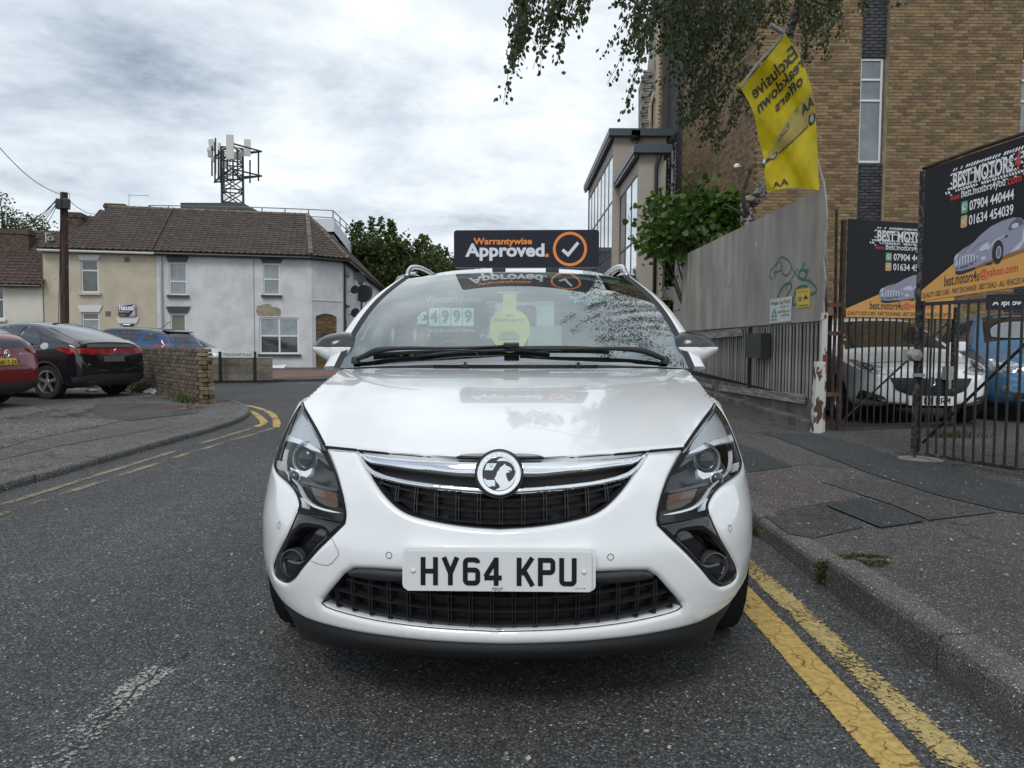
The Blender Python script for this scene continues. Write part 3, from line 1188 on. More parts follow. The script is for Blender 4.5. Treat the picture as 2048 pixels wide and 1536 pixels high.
TILE = M('concrete_tile', (0.074, 0.056, 0.046), 0.8, var=0.3, vs=5, rand=0.22)
TILEL = M('roof_tile_red', (0.070, 0.044, 0.037), 0.8, var=0.3, vs=4, rand=0.2)
BRICKY = M('brick_yellow', (0.195, 0.132, 0.068), 0.85, var=0.12, vs=14, rand=0.42, bump=0.5, bs=40)
BRICKD = M('brick_dark', (0.040, 0.040, 0.044), 0.7, var=0.35, vs=6, rand=0.35)
MORTAR = M('mortar', (0.34, 0.28, 0.19), 0.95, var=0.15, vs=5)
MORTARD = M('mortar_dark', (0.12, 0.11, 0.10), 0.95, var=0.15, vs=5)
BRICKO = M('brick_stock', (0.092, 0.072, 0.050), 0.9, var=0.45, vs=4, rand=0.42, bump=0.8, bs=60)
def lintel(plane, px0, px1, y0, y1, mat, parent, flare=6):
 a, b = plane.hit(px0, y0), plane.hit(px1, y0)
 c, d = plane.hit(px1 - flare, y1), plane.hit(px0 + flare, y1)
 m = MB()
 P = [plane.P(u, z, 0.002) for u, z in (a, b, c, d)]
 n = plane.n * 0.05
 m.add(P + [p + n for p in P], [(0, 1, 2, 3), (4, 5, 6, 7), (0, 1, 5, 4), (1, 2, 6, 5), (2, 3, 7, 6), (3, 0, 4, 7)])
 m.build('lintel', mat, parent, world=True)
def hrect(plane, x0, y0, x1, y1):
 return plane.rect(x0, y0, x1, y1)
def rl(r):
 return rectloop(*r)
cream = thing('terraced_house', 'cream rendered terraced house with white wedge lintels and brown door', 'house', tuple(FA.P(uX / 2, 0)))
grey = thing('terraced_house', 'grey rendered corner house with dark lintels and bare plaster patch', 'house', tuple(FA.P((uX + FA.len) / 2, 0)))
u0c = FA.hit(88, 600)[0]
wc = [hrect(FA, 162, 520, 197, 585), hrect(FA, 164, 625, 199, 675)]
door = hrect(FA, 242, 648, 272, 738)
wall('wall', FA, rectloop(u0c, 0, uX, ZE), [rl(wc[0]), rl(wc[1]), rl(door)], CREAM, cream)
flat = window(FA, wc[0], cream, bars=(0.68,), sill=M('sill_cream', (0.55, 0.50, 0.42), 0.8))
window(FA, wc[1], cream, bars=(0.72,), lower=PANEL_)
lintel(FA, 155, 202, 510, 520, LINTW, cream)
lintel(FA, 155, 205, 611, 624, LINTW, cream)
lintel(FA, 232, 279, 635, 647, LINTW, cream)
m = MB()
T_ = frame_T(FA, 0, 0).to_3x3()
m.box(FA.P((door[0] + door[2]) / 2, (door[1] + door[3]) / 2, -0.10), (door[2] - door[0] - 0.16, 0.05, door[3] - door[1] - .08), T_)
dd = m.build('door', M('door_brown', (0.10, 0.045, 0.028), 0.45), cream, world=True)
m = MB()
for a, b in ((door[0] + .035, 0.07), (door[2] - .035, 0.07)):
 m.box(FA.P(a, (door[1] + door[3]) / 2, -0.08), (b, 0.08, door[3] - door[1]), T_)
m.build('door_frame', LINTW, dd, world=True)
m = MB()
m.box(FA.P((door[0] + door[2]) / 2 - .1, 1.65, -0.07), (0.22, 0.02, 0.2), T_)
m.build('door_light', PANE, dd, world=True)
for x, y in ((254, 519), (216, 627)):
 u, z = FA.hit(x, y)
 m = MB()
 m.box(FA.P(u, z, 0.01), (0.2, 0.03, 0.2), T_)
 for k in range(3):
  m.box(FA.P(u, z - .06 + k * .06, 0.03), (0.16, 0.01, 0.02), T_)
 m.build('air_brick', M('air_brick', (0.22, 0.15, 0.10), 0.9), cream, world=True)
u, z = FA.hit(228, 669)
MB().cyl(FA.P(u, z, 0.0), FA.P(u, z, 0.16), 0.07, 0.09, 10).build('wall_light', GUTTER, cream, world=True)
# grey house
wg = [hrect(FA, 338, 525, 374, 590), hrect(FA, 526, 527, 560, 590), hrect(FA, 341, 628, 372, 690), hrect(FA, 519, 635, 598, 708)]
wall('wall', FA, rectloop(uX + 0.01, 0, FA.len, ZE), [rl(r) for r in wg], GREYR, grey)
window(FA, wg[0], grey, bars=(0.42,), pane=PANEL_, sill=SLATE)
window(FA, wg[1], grey, bars=(0.5,), pane=PANEL_, sill=SLATE, fr=0.06)
window(FA, wg[2], grey, bars=(), sill=None, pane=BLIND)
window(FA, wg[3], grey, bars=(0.50,), cols=(0.5,), pane=PANEL_, lower=PANE, sill=SLATE, fr=0.075)
lintel(FA, 331, 379, 511, 524, SLATE, grey)
lintel(FA, 519, 568, 513, 526, SLATE, grey)
lintel(FA, 332, 381, 613, 626, SLATE, grey)
# bare plaster patch above the big window, standing a little below the paint
pp = [FA.hit(380 + x / 6.827, 560 + y / 6.827) for x, y in [(905, 365), (960, 345), (1010, 335), (1085, 328), (1105, 330), (1112, 368), (1190, 372), (1238, 395), (1245, 440), (1238, 490), (1150, 492), (1000, 495), (935, 488), (912, 440)]]
pp = densify(pp, 0.08)
pp = [(a + rnd.uniform(-.018, .018), b + rnd.uniform(-.018, .018)) for a, b in pp]
make('bare_plaster', [FA.P(u, z, 0.004) for u, z in pp], [tuple(range(len(pp)))], M('plaster_bare', (0.30, 0.27, 0.20), 0.95, var=0.2, vs=6, bump=0.6, bs=30), grey, world=True)
# chamfered corner with bricked-up doorway
ca = CH.hit(640, 690)
cw0, cw1 = CH.hit(632, 690)[0], CH.hit(674, 690)[0]
zt_ = CH.hit(652, 628)[1]
bd = [(cw0, 0)] + [(cw1, 0), (cw1, zt_ - .12)] + [(cw1 + (cw0 - cw1) * t, zt_ - .12 + 0.14 * math.sin(t * math.pi)) for t in (.2, .4, .6, .8)] + [(cw0, zt_ - .12)]
wall('wall', CH, rectloop(0, 0, CH.len, ZE), [bd], GREYR, grey)
wall('brick_infill_mortar', CH, rectloop(cw0 - .02, 0, cw1 + .02, zt_ + .05), [], MORTAR, grey, 0.05, -0.085)
def brick_field(plane, poly, parent, mat, w=0.0, bl=0.210, bh=0.060, pitch=(0.225, 0.075), cap=300, skip=None, depth=0.05, jitter=0.0, holes=(), name='brick', cham=0.0, clip=None):
 pa = np.array(poly)
 (a0, b0), (a1, b1) = pa.min(0), pa.max(0)
 T = []
 nrow = int((b1 - b0) / pitch[1]) + 1
 C = []
 for r_ in range(nrow):
  z = b0 + (r_ + 0.5) * pitch[1]
  off = (0.5 * pitch[0]) if r_ % 2 else 0
  u = a0 - off + pitch[0] / 2
  while u - bl / 2 < a1:
   if clip:
    lo, hi = max(u - bl / 2, a0 + .003), min(u + bl / 2, a1 - .003)
    if hi - lo > .03:
     C.append(((lo + hi) / 2, z, (hi - lo) / bl))
   else:
    C.append((u, z, 1.0))
   u += pitch[0]
 C = np.array(C)
 ok = inside(C[:, :2], pa)
 for h in holes:
  ok &= ~inside(C[:, :2], h)
 C = C[ok]
 V, F = boxproto(bl, depth, bh, cham)
 for u, z, k in C:
  T.append(frame_T(plane, u, z, w + rnd.uniform(-jitter, jitter), (rnd.uniform(-1, 1) * jitter * 2, rnd.uniform(-1, 1) * jitter, 0) if jitter else None) @ Matrix.Diagonal((k, 1, 1, 1)))
 pieces(name, parent, (V, F), T, mat, cap)
brick_field(CH, bd, grey, BRICKY, w=-0.07, depth=0.05, cap=120)
m = MB()
m.box(CH.P((cw0 + cw1) / 2 + .1, CH.hit(655, 672)[1], -0.02), (0.55, 0.04, 0.22), frame_T(CH, 0, 0).to_3x3())
m.build('notice_board', SLATE, grey, world=True)
m = MB()
za = CH.hit(650, 601)[1]
m.box(CH.P(CH.len / 2, za, 0.01), (CH.len, 0.03, 0.04), frame_T(CH, 0, 0).to_3x3())
m.build('string_course', LINTW, grey, world=True)
# flank terrace
flank = thing('terraced_house', 'white side terrace running back from the corner with many satellite dishes', 'house', tuple(FL.P(9, 0)))
fw = []
for x0, x1, y0, y1 in ((690, 694, 548, 610), (730, 733, 580, 625), (691, 694, 640, 700)):
 fw.append(FL.rect(x0, y0, x1, y1))
wall('wall', FL, rectloop(0, 0, FL.len, ZE), [rl(r) for r in fw], WHITER, flank)
for r in fw:
 window(FL, r, flank, bars=(0.5,), sill=SLATE)
for u in (0.9, 6.2, 11.5):
 m = MB()
 m.box(FL.P(u + .4, 4.55, 0.03), (1.5, 0.06, 0.28), frame_T(FL, 0, 0).to_3x3())
 m.build('lintel', SLATE, flank, world=True)
wall('far_wall', Plane(tuple(FL.P(FL.len, 0))[:2], (-16, 55)), rectloop(0, 0, 6, ZE), [], WHITER, flank)
# roofs
def tile_proto(w=0.30, l=0.345):
 V, F = [], []
 xs = np.linspace(-w / 2, w / 2, 7)
 hs = [0.012, 0.036, 0.030, 0.004, 0.0, 0.004, 0.016]
 for y, dz in ((-l / 2, 0.034), (l / 2, 0.0)):
  for x, h in zip(xs, hs):
   V.append((x, y, h + dz))
 n = 7
 for i in range(n - 1):
  F.append((i, i + 1, n + i + 1, n + i))
 b = len(V)
 for x, h in zip(xs, hs):
  V.append((x, -l / 2, h - 0.012))
 for i in range(n - 1):
  F.append((b + i, b + i + 1, i + 1, i))
 return V, F
def roof_slope(name, quad, mat, parent, pitch=(0.26, 0.25), cap=300, under=True, lift=0.03):
 """quad: eaves left, eaves right, top right, top left (world). Tiles run up from the eaves"""
 e0, e1, t1, t0 = [Vector(q) for q in quad]
 x = (e1 - e0).normalized()
 n = x.cross(t0 - e0).normalized()
 if n.z < 0:
  n = -n
 y = n.cross(x).normalized()
 if y.dot(t0 - e0) < 0:
  y = -y
 P2 = [((q - e0).dot(x), (q - e0).dot(y)) for q in (e0, e1, t1, t0)]
 if under:
  make(name, [e0, e1, t1, t0] + [q - n * 0.1 for q in (e0, e1, t1, t0)], [(0, 1, 2, 3), (4, 5, 1, 0), (5, 6, 2, 1), (6, 7, 3, 2), (7, 4, 0, 3)], mat, parent, world=True)
 R3 = Matrix((x, y, n)).transposed()
 if R3.determinant() < 0:
  R3 = Matrix((-x, y, n)).transposed()
 T = []
 ymax = max(p[1] for p in P2)
 xmin, xmax = min(p[0] for p in P2), max(p[0] for p in P2)
 r_ = 0
 while (r_ + 0.5) * pitch[1] < ymax:
  yy = (r_ + 0.45) * pitch[1]
  c = np.array([(xmin + (k + 0.5) * pitch[0], yy) for k in range(int((xmax - xmin) / pitch[0]) + 1)])
  ok = inside(c, np.array(P2))
  for q in c[ok]:
   p = e0 + x * float(q[0]) + y * float(q[1]) + n * (lift + rnd.uniform(-.003, .003))
   T.append(Matrix.Translation(p) @ (R3 @ Euler((rnd.uniform(-.012, .012) + 0.02, 0, rnd.uniform(-.008, .008))).to_matrix()).to_4x4())
  r_ += 1
 pieces('roof_tile', parent, tile_proto(pitch[0], pitch[1] * 1.12), T, mat, cap)
inn = -FA.n                                      # into the building
ov = FA.n * 0.28
e0 = FA.P(u0c - 0.1, ZE - 0.02) + ov
eX = FA.P(uX, ZE - 0.02) + ov
e1 = FA.P(FA.len, ZE - 0.02) + ov
RD, RH = 3.7, 2.42
rp = lambda u: FA.P(u, ZE - 0.02) + inn * RD + Vector((0, 0, RH))
uR = FA.hit(612, 440)[0] - 0.15
dirb = Vector((-9.5 + 7.9, 54 - 34.6, 0)).normalized()
Pk = rp(uR)
roof_slope('roof', [e0, eX, rp(uX), rp(u0c + 1.5)], TILE, cream, cap=300)
roof_slope('roof', [eX, e1, Pk, rp(uX)], TILE, grey, cap=300)
c1 = CH.P(0, ZE - 0.02) + ov
c2_ = CH.P(CH.len, ZE - 0.02) + CH.n * 0.15 + FL.n * 0.2
roof_slope('roof', [e1, c2_, Pk + Vector((.02, 0, 0)), Pk], TILE, grey, cap=200)
f1 = FL.P(FL.len, ZE - 0.02) + FL.n * 0.28
roof_slope('roof', [c2_, f1, Pk + dirb * 18, Pk + Vector((0.03, 0.03, 0))], TILE, flank, cap=200)
# backs of the roofs
rb = lambda u: FA.P(u, ZE) + inn * (2 * RD)
make('rear_slope', [rp(u0c + 1.5) + Vector((0, .02, -.02)), Pk + Vector((0, .02, -.02)), rb(FA.len - 2), rb(u0c)], [(0, 1, 2, 3)], TILE, cream, world=True)
make('gable_wall', [FA.P(u0c - .05, 0), FA.P(u0c - .05, ZE), rp(u0c + 1.5) - Vector((0, 0, .06)), rb(u0c), rb(u0c) - Vector((0, 0, ZE))], [(0, 1, 2, 3, 4)], CREAM, cream, world=True)
# hip and ridge caps
def caps(a, b, parent, mat, n, r=0.12):
 a, b = Vector(a), Vector(b)
 d = (b - a) / n
 for i in range(n):
  m = MB()
  m.tube([a + d * i + Vector((0, 0, .02)), a + d * (i + 1.03) + Vector((0, 0, .03))], [r, r * 1.08], 8)
  m.build('ridge_tile', mat, parent, world=True)
RIDGE = M('ridge_tile', (0.15, 0.12, 0.095), 0.85, var=0.3, vs=4, rand=0.2)
caps(Pk, e1, grey, RIDGE, 10)
caps(Pk, c2_, grey, RIDGE, 12, 0.10)
caps(rp(u0c + 1.5), rp(uX), cream, RIDGE, 10, 0.09)
caps(rp(uX), Pk, grey, RIDGE, 22, 0.09)
# gutters, fascia, downpipes
def gutter(a, b, parent, mat=GUTTER, r=0.06, name='gutter'):
 MB().tube([a, b], r, 8).build(name, mat, parent, world=True)
dn = Vector((0, 0, -0.10))
gutter(e0 + dn, eX + dn, cream, M('gutter_white', (0.5, 0.5, 0.5), 0.5), 0.055)
gutter(eX + dn, e1 + dn, grey)
gutter(e1 + dn, c2_ + dn, grey)
gutter(c2_ + dn, f1 + dn, flank)
for pl, ua, ub, par in ((FA, u0c, uX, cream), (FA, uX, FA.len, grey), (CH, 0, CH.len, grey), (FL, 0, FL.len, flank)):
 m = MB()
 m.box(pl.P((ua + ub) / 2, ZE - 0.09, 0.06), (ub - ua, 0.12, 0.18), frame_T(pl, 0, 0).to_3x3())
 m.build('fascia_board', GUTTER, par, world=True)
du = FA.hit(323.5, 600)[0]
gutter(FA.P(du, 0.2, 0.08), FA.P(du, ZE - 0.1, 0.08), grey, M('pipe_grey', (0.42, 0.44, 0.47), 0.5), 0.045, 'downpipe')
gutter(FL.P(0.15, 0.1, 0.08), FL.P(0.15, ZE - .1, 0.08), grey, GUTTER, 0.05, 'downpipe')
gutter(FL.P(6.6, 0.1, 0.08), FL.P(6.6, ZE - .1, 0.08), flank, GUTTER, 0.05, 'downpipe')
u5 = FA.hit(508, 600)[0]
gutter(FA.P(u5, 0.6, 0.012), FA.P(u5, ZE - .2, 0.012), grey, M('cable_grey', (0.25, 0.26, 0.28), 0.6), 0.012, 'cable')
# chimney stacks
def stack(parent, c, s, z0, z1, mat, pots=0, name='chimney', rot=0.21):
 m = MB()
 rm = Matrix.Rotation(rot, 3, 'Z')
 m.box((c[0], c[1], (z0 + z1) / 2), (s[0], s[1], z1 - z0), rm)
 m.box((c[0], c[1], z1 - 0.10), (s[0] + .1, s[1] + .1, 0.14), rm)
 m.box((c[0], c[1], z1 - 0.02), (s[0] + .02, s[1] + .02, 0.14), rm)
 o = m.build(name, mat, parent, world=True)
 for k in range(pots):
  MB().cyl((c[0] - .25 + .5 * k, c[1], z1), (c[0] - .25 + .5 * k, c[1], z1 + 0.45), 0.13, 0.10, 12).build('chimney_pot', M('terracotta', (0.35, 0.12, 0.07), 0.8), o, world=True)
 return o
BRK2 = M('stack_brick', (0.085, 0.062, 0.045), 0.9, var=0.4, vs=9)
p = at(233, 420, 36.5)
stack(cream, (p.x, p.y), (0.9, 0.6), 6.6, at(0, 410, 36.5).z, BRK2)
p = at(150, 440, 33.3)
stack(cream, (p.x, p.y), (0.75, 0.9), 5.2, at(0, 429, 33.3).z, BRK2)
# skylight
s0, s1, s2, s3 = [Vector(x) for x in (at(202, 458, 34.3), at(222, 456, 34.3), at(236, 443, 35.1), at(218, 443, 35.1))]
m = MB()
nn = (s1 - s0).cross(s3 - s0).normalized()
if nn.z < 0:
 nn = -nn
m.add([s0, s1, s2, s3] + [q + nn * .10 for q in (s0, s1, s2, s3)], [(4, 5, 6, 7), (0, 1, 5, 4), (1, 2, 6, 5), (2, 3, 7, 6), (3, 0, 4, 7)])
sl = m.build('skylight', M('skylight_frame', (0.14, 0.14, 0.14), 0.6), cream, world=True)
cc = (s0 + s1 + s2 + s3) / 4
m = MB()
m.add([cc + (q - cc) * .82 + nn * .115 for q in (s0, s1, s2, s3)], [(0, 1, 2, 3)])
m.build('pane', M('skylight_pane', (0.45, 0.47, 0.46), 0.15, coat=0.5), sl, world=True)
# doors steps / white litter board by the big window handled later
# left house with the lower tiled roof
LH = Plane((-26.5, 29.9), (-19.55, 31.3))
lh = thing('terraced_house', 'pale cream house with low red-brown tiled roof at the left edge', 'house', tuple(LH.P(4, 0)))
ZE2 = LH.hit(50, 570)[1]
wl = [hrect(LH, -20, 573, 8, 638)]
lu0, lu1 = 0.0, LH.hit(88, 600)[0] - 0.02
wall('wall', LH, rectloop(lu0, 0, lu1, ZE2), [rl(wl[0])], CREAM2, lh)
window(LH, wl[0], lh, bars=(0.6,), cols=(0.5,), sill=LINTW)
ovl = LH.n * 0.3
a, b = LH.P(lu0, ZE2) + ovl, LH.P(lu1, ZE2) + ovl
up = -LH.n * 3.6 + Vector((0, 0, LH.hit(50, 478)[1] * 1.04 - ZE2 + .55))
roof_slope('roof', [a, b, b + up, a + up], TILEL, lh, cap=300)
gutter(a + dn * .6, b + dn * .6, lh, GUTTER, 0.055)
p = at(30, 465, 33.0)
st = stack(lh, (p.x, p.y), (1.3, 0.7), 4.4, at(0, 462, 33).z, BRK2)
# ---------------------------------------------------------------- flat-roofed block with railings behind
blk = thing('flat_roofed_block', 'white flat-roofed block with railings showing above the tiled roof', 'building', tuple(at(640, 690, 44).xy) + (0,))
WB = M('block_white', (0.66, 0.68, 0.70), 0.7)
DB = M('block_brown', (0.085, 0.062, 0.055), 0.8)
tl, tr, rr_ = at(618, 437, 44), at(668, 437.5, 44), at(706, 478, 56)
bz = at(640, 463, 44).z
zt = tl.z
m = MB()
L0 = Vector((-24, 46, 0))
pts = [L0.xy, Vector((tl.x - 3, 44)), Vector((tr.x, tr.y)), Vector((rr_.x, rr_.y)), Vector((-24, 58))]
n = len(pts)
vs = [Vector((*p, bz)) for p in pts] + [Vector((*p, zt)) for p in pts]
m.add(vs, [(i, (i + 1) % n, (i + 1) % n + n, i + n) for i in range(n)] + [tuple(range(n, 2 * n))])
m.build('parapet', WB, blk, world=True)
m = MB()
cen = Vector((sum(p.x for p in pts) / n, sum(p.y for p in pts) / n))
pin = [cen + (p - cen) * 0.965 for p in pts]
vs = [Vector((*p, 0)) for p in pin] + [Vector((*p, bz + .01)) for p in pin]
m.add(vs, [(i, (i + 1) % n, (i + 1) % n + n, i + n) for i in range(n)])
m.build('wall', DB, blk, world=True)
a, b = Vector((*pin[2], 0)), Vector((*pin[3], 0))
BP = Plane((a.x, a.y), (b.x, b.y))
window(BP, (0.3, bz - 2.0, 3.2, bz - 0.1), blk, cols=(0.33, 0.66), w=0.05)
RAIL = M('galv_steel', (0.16, 0.17, 0.18), 0.5, metal=0.5)
railpts = [at(297, 411, 47), at(346, 411.5, 46.5), at(486, 414, 45), at(560, 416.5, 45), at(666, 421, 44.3), at(702, 456, 56)]
ralo = [Vector((p.x, p.y, zt)) for p in railpts]
m = MB()
for dz in (0.0, -0.42):
 m.tube([p + Vector((0, 0, dz)) for p in railpts], 0.032, 6)
rl_ = m.build('railing', RAIL, blk, world=True)
for i, (x, y, d) in enumerate([(298, 411, 47), (337, 411.5, 46.6), (386, 412, 46), (401, 412, 46), (424, 413, 45.6), (452, 413.5, 45.3), (524, 415.5, 45), (570, 417, 45), (617, 419, 44.6), (666, 421, 44.3), (680, 435, 48), (692, 447, 52)]):
 p = at(x, y, d)
 MB().cyl((p.x, p.y, zt), p, 0.035, n=6).build('post', RAIL, rl_, world=True)
# railing stays
m = MB()
for x0, y0, x1, y1, d in ((298, 411, 330, 433, 47), (346, 415, 372, 433, 46.5)):
 m.cyl(at(x0, y0, d), at(x1, y1, d), 0.03, n=6)
m.build('stay', RAIL, rl_, world=True)
pr = MB()
a, b = at(361, 421, 48), at(486, 409, 48)
pr.box(((a.x + b.x) / 2, 49.5, (a.z + b.z) / 2 + .1), (b.x - a.x, 3, b.z - a.z))
pr.build('plant_room_slab', M('slab_dark', (0.06, 0.065, 0.06), 0.8), blk, world=True)
for x0, x1, y0, y1 in ((361, 368, 419, 434), (412, 437, 424, 434), (446, 470, 425, 434)):
 a, b = at(x0, y1, 47.5), at(x1, y0, 47.5)
 m = MB()
 m.box(((a.x + b.x) / 2, 48, (a.z + b.z) / 2), (b.x - a.x, 1.2, b.z - a.z))
 m.build('plant_box', WB if x0 > 370 else DB, blk, world=True)
# ---------------------------------------------------------------- lattice mast
mast = thing('phone_mast', 'dark lattice mobile phone mast with pale panel antennas on the roof', 'mast', (at(466, 430, 50).x, 50, 0))
MSTEEL = M('mast_steel', (0.045, 0.05, 0.055), 0.5, metal=0.4)
MPANEL = M('antenna_panel', (0.55, 0.55, 0.50), 0.5)
mx_, my_ = at(466, 430, 50).x, 50.0
zb_, zt2 = at(466, 436, 50).z, at(466, 300, 50).z
hw_ = 0.66
legs = [(mx_ + sx * hw_, my_ + sy * hw_ * 1.0) for sx, sy in ((-1, -1), (1, -1), (1, 1), (-1, 1))]
ra = Matrix.Rotation(0.35, 2)
legs = [(mx_ + (ra @ Vector((x - mx_, y - my_))).x, my_ + (ra @ Vector((x - mx_, y - my_))).y) for x, y in legs]
for x, y in legs:
 MB().cyl((x, y, zb_), (x, y, zt2), 0.075, n=6).build('leg', MSTEEL, mast, world=True)
nb = 5
for k in range(nb):
 z0, z1 = zb_ + (zt2 - zb_) * k / nb, zb_ + (zt2 - zb_) * (k + 1) / nb
 for i in range(4):
  a, b = legs[i], legs[(i + 1) % 4]
  MB().cyl((*a, z0), (*b, z1), 0.04, n=5).build('brace', MSTEEL, mast, world=True)
  MB().cyl((*b, z0), (*a, z1), 0.04, n=5).build('brace', MSTEEL, mast, world=True)
  MB().cyl((*a, z1), (*b, z1), 0.045, n=5).build('brace', MSTEEL, mast, world=True)
# ladder
m = MB()
lx, ly = mx_ - 0.15, my_ - 0.5
for s_ in (-.18, .18):
 m.cyl((lx + s_, ly, zb_), (lx + s_, ly, zt2 - .6), 0.02, n=5)
for k in range(16):
 m.cyl((lx - .18, ly, zb_ + .2 + k * .27), (lx + .18, ly, zb_ + .2 + k * .27), 0.015, n=5)
m.build('ladder', MSTEEL, mast, world=True)
# two triangular head frames
tri = [(at(420, 296, 51).x, 51.6), (at(517, 296, 49).x, 49.6), (at(455, 300, 47).x, 47.6)]
for zz in (at(0, 297 + 17, 50).z + .35, at(0, 352, 50).z):
 for i in range(3):
  a, b = tri[i], tri[(i + 1) % 3]
  MB().cyl((*a, zz), (*b, zz), 0.055, n=6).build('head_rail', MSTEEL, mast, world=True)
  c_ = legs[i % 4]
  MB().cyl((*a, zz), (*c_, zz - .05), 0.05, n=6).build('head_rail', MSTEEL, mast, world=True)
for x, yt, yb, d in ((430, 284, 362, 50.6), (424, 292, 352, 51), (437, 300, 360, 49.8), (441, 305, 366, 49), (447, 306, 372, 48.5), (475, 298, 356, 48.6), (500, 320, 366, 49), (517, 305, 362, 49.6), (431, 276, 348, 51.2), (455, 318, 360, 47.7), (466, 310, 358, 48.2)):
 a, b = at(x, yt, d), at(x, yb, d)
 MB().cyl(b, a, 0.055, n=6).build('antenna_pole', MSTEEL, mast, world=True)
for x0, y0, x1, y1, d, tilt in ((453.5, 270, 466.5, 318, 47.5, 0.0), (489, 279, 500.5, 312, 49.2, 0.02), (418.5, 279, 428, 302, 51.2, -0.12), (436, 286, 441, 300, 50.5, 0.05)):
 a, b = at(x0, y1, d), at(x1, y0, d)
 m = MB()
 m.box(((a.x + b.x) / 2, d, (a.z + b.z) / 2), (b.x - a.x, 0.16, b.z - a.z), (0, tilt, 0.15))
 m.build('antenna_panel', MPANEL, mast, world=True)
for x, y, d, s_ in ((469, 312, 49, .35), (478, 312, 49, .35), (483, 308, 49.5, .3), (421, 308, 51, .35), (427, 318, 51, .3), (450, 330, 49, .35)):
 p = at(x, y, d)
 m = MB()
 m.box(p, (s_ * .8, .25, s_ * 1.2))
 m.build('radio_unit', M('radio_grey', (0.33, 0.35, 0.36), 0.5), mast, world=True)
p = at(418, 299, 51)
MB().lathe([(0.02, 0), (.16, .02), (.2, .1)], p, 'y', 14).build('dish', MPANEL, mast, world=True)
# ---------------------------------------------------------------- tall brick building
YB = 17.5
BX = 5.63
brk = thing('brick_building', 'tall yellow-brown brick building with narrow white windows in dark brick strips', 'building', (9, 20, 0))
BF = Plane((BX, YB), (22.0, YB))
BSD = Plane((BX, YB), (BX, 27.6))
HT = 15.5
s1 = (BF.hit(1716, 250)[0] + 0.03, BF.hit(1776, 250)[0] - .03)
s2 = (BF.hit(2042, 200)[0], BF.hit(2042, 200)[0] + 0.68)
win1 = BF.rect(1718, 112, 1772, 322)
win1 = (s1[0] + .05, win1[1], s1[1] - .05, win1[3])
win2 = (s2[0] + .05, BF.hit(2040, 232)[1] + .0, s2[1] - .05, BF.hit(2040, 120)[1])
win2 = (win2[0], win1[1], win2[2], win1[3])
holesF = [rectloop(s1[0], 0.1, s1[1], HT - .3), rectloop(s2[0], 0.1, s2[1], HT - .3)]
wall('wall', BF, rectloop(0, 0, 16.3, HT), holesF, MORTAR, brk, 0.30)
for (a, b), w_ in ((s1, win1), (s2, win2)):
 wall('recess', BF, rectloop(a - .05, 0.3, b + .05, HT - .2), [rl(w_)], MORTARD, brk, 0.2, -0.16)
 wn = window(BF, w_, brk, bars=(0.60, 0.80), cols=(), pane=M('window_pane_sky', (0.16, 0.185, 0.205), 0.10, spec=0.9, coat=0.6, var=0.2, vs=2), fr=0.045, w=-0.19)
 brick_field(BF, rectloop(a, 0.1, b, w_[1] - .02), brk, BRICKD, w=-0.145, cap=130, jitter=0.001, clip=1, name='dark_brick', depth=0.045)
 brick_field(BF, rectloop(a, w_[3] + .02, b, 15.1), brk, BRICKD, w=-0.145, cap=80, jitter=0.001, clip=1, name='dark_brick', depth=0.045)
brick_field(BF, rectloop(-0.02, .11, s1[0], 15.3), brk, BRICKY, w=0.0, cap=120, jitter=0.0012, depth=0.03, clip=1)
brick_field(BF, rectloop(s1[1], .11, s2[0], 15.3), brk, BRICKY, w=0.0, cap=180, jitter=0.0012, depth=0.03, clip=1)
brick_field(BF, rectloop(s2[1], .11, 16.25, 15.3), brk, BRICKY, w=0.0, cap=0, jitter=0.0012, depth=0.03, clip=1)
# flank
dk0, dk1 = 25.0 - YB, 27.5 - YB
wS = (BSD.hit(1351, 340)[0], BSD.hit(1345, 402)[1], BSD.hit(1335, 340)[0], BSD.hit(1345, 292)[1])
wall('wall', BSD, rectloop(0.3, 0, BSD.len, HT), [rl(wS)], MORTAR, brk, 0.25)
window(BSD, wS, brk, bars=(.33, .66), cols=(.5,), w=-0.02, fr=0.07, pane=PANEL_)
brick_field(BSD, rectloop(0, 1.2, dk0, 15.3), brk, BRICKY, w=0.0, cap=300, jitter=0.001, depth=0.03, name='flank_brick')
brick_field(BSD, rectloop(dk0, 1.2, dk1, 15.3), brk, BRICKD, w=0.0, cap=150, jitter=0.001, depth=0.03, name='dark_brick', holes=[rl(wS)])
PIER = Plane((BX - .28, 27.5), (BX, 27.5))
wall('pier', PIER, rectloop(0, 0, .3, HT), [], MORTAR, brk, 0.9)
brick_field(PIER, rectloop(0, 1.5, .3, 14.2), brk, BRICKY, w=0.0, cap=150, depth=0.03, name='pier_brick', bl=.13, pitch=(.14, .075))
m = MB()
m.box((BX + 8, YB + 5.2, HT + 0.05), (16.6, 10.8, 0.12))
m.box((BX + 16.2, YB + 5, HT / 2), (.2, 10, HT))
m.box((BX + 8, YB + 10, HT / 2), (16.4, .2, HT))
m.build('roof', M('slab_dark', (0, 0, 0)), brk, world=True)
for x, y, pl in ((1482, 333, BSD), (1529, 326, BF)):
 u, z = pl.hit(x, y)
 p = pl.P(max(u, 0.12), z, 0.10)
 m = MB()
 m.lathe([(0.0, .08), (.05, .065), (.075, .02), (.07, -.03), (.03, -.06)], p, 'z', 16)
 m.cyl(p, pl.P(max(u, .12), z, 0), 0.03, n=8)
 m.build('bulkhead_light', M('light_white', (0.75, 0.76, 0.76), 0.3), brk, smooth='auto', world=True)
m = MB()
p = BSD.P(BSD.hit(1347, 600)[0], 1.12 + 60 / 1480 * 26, 0.2)
m.box((5.2, 25.4, 2.9), (0.9, 0.5, 0.45))
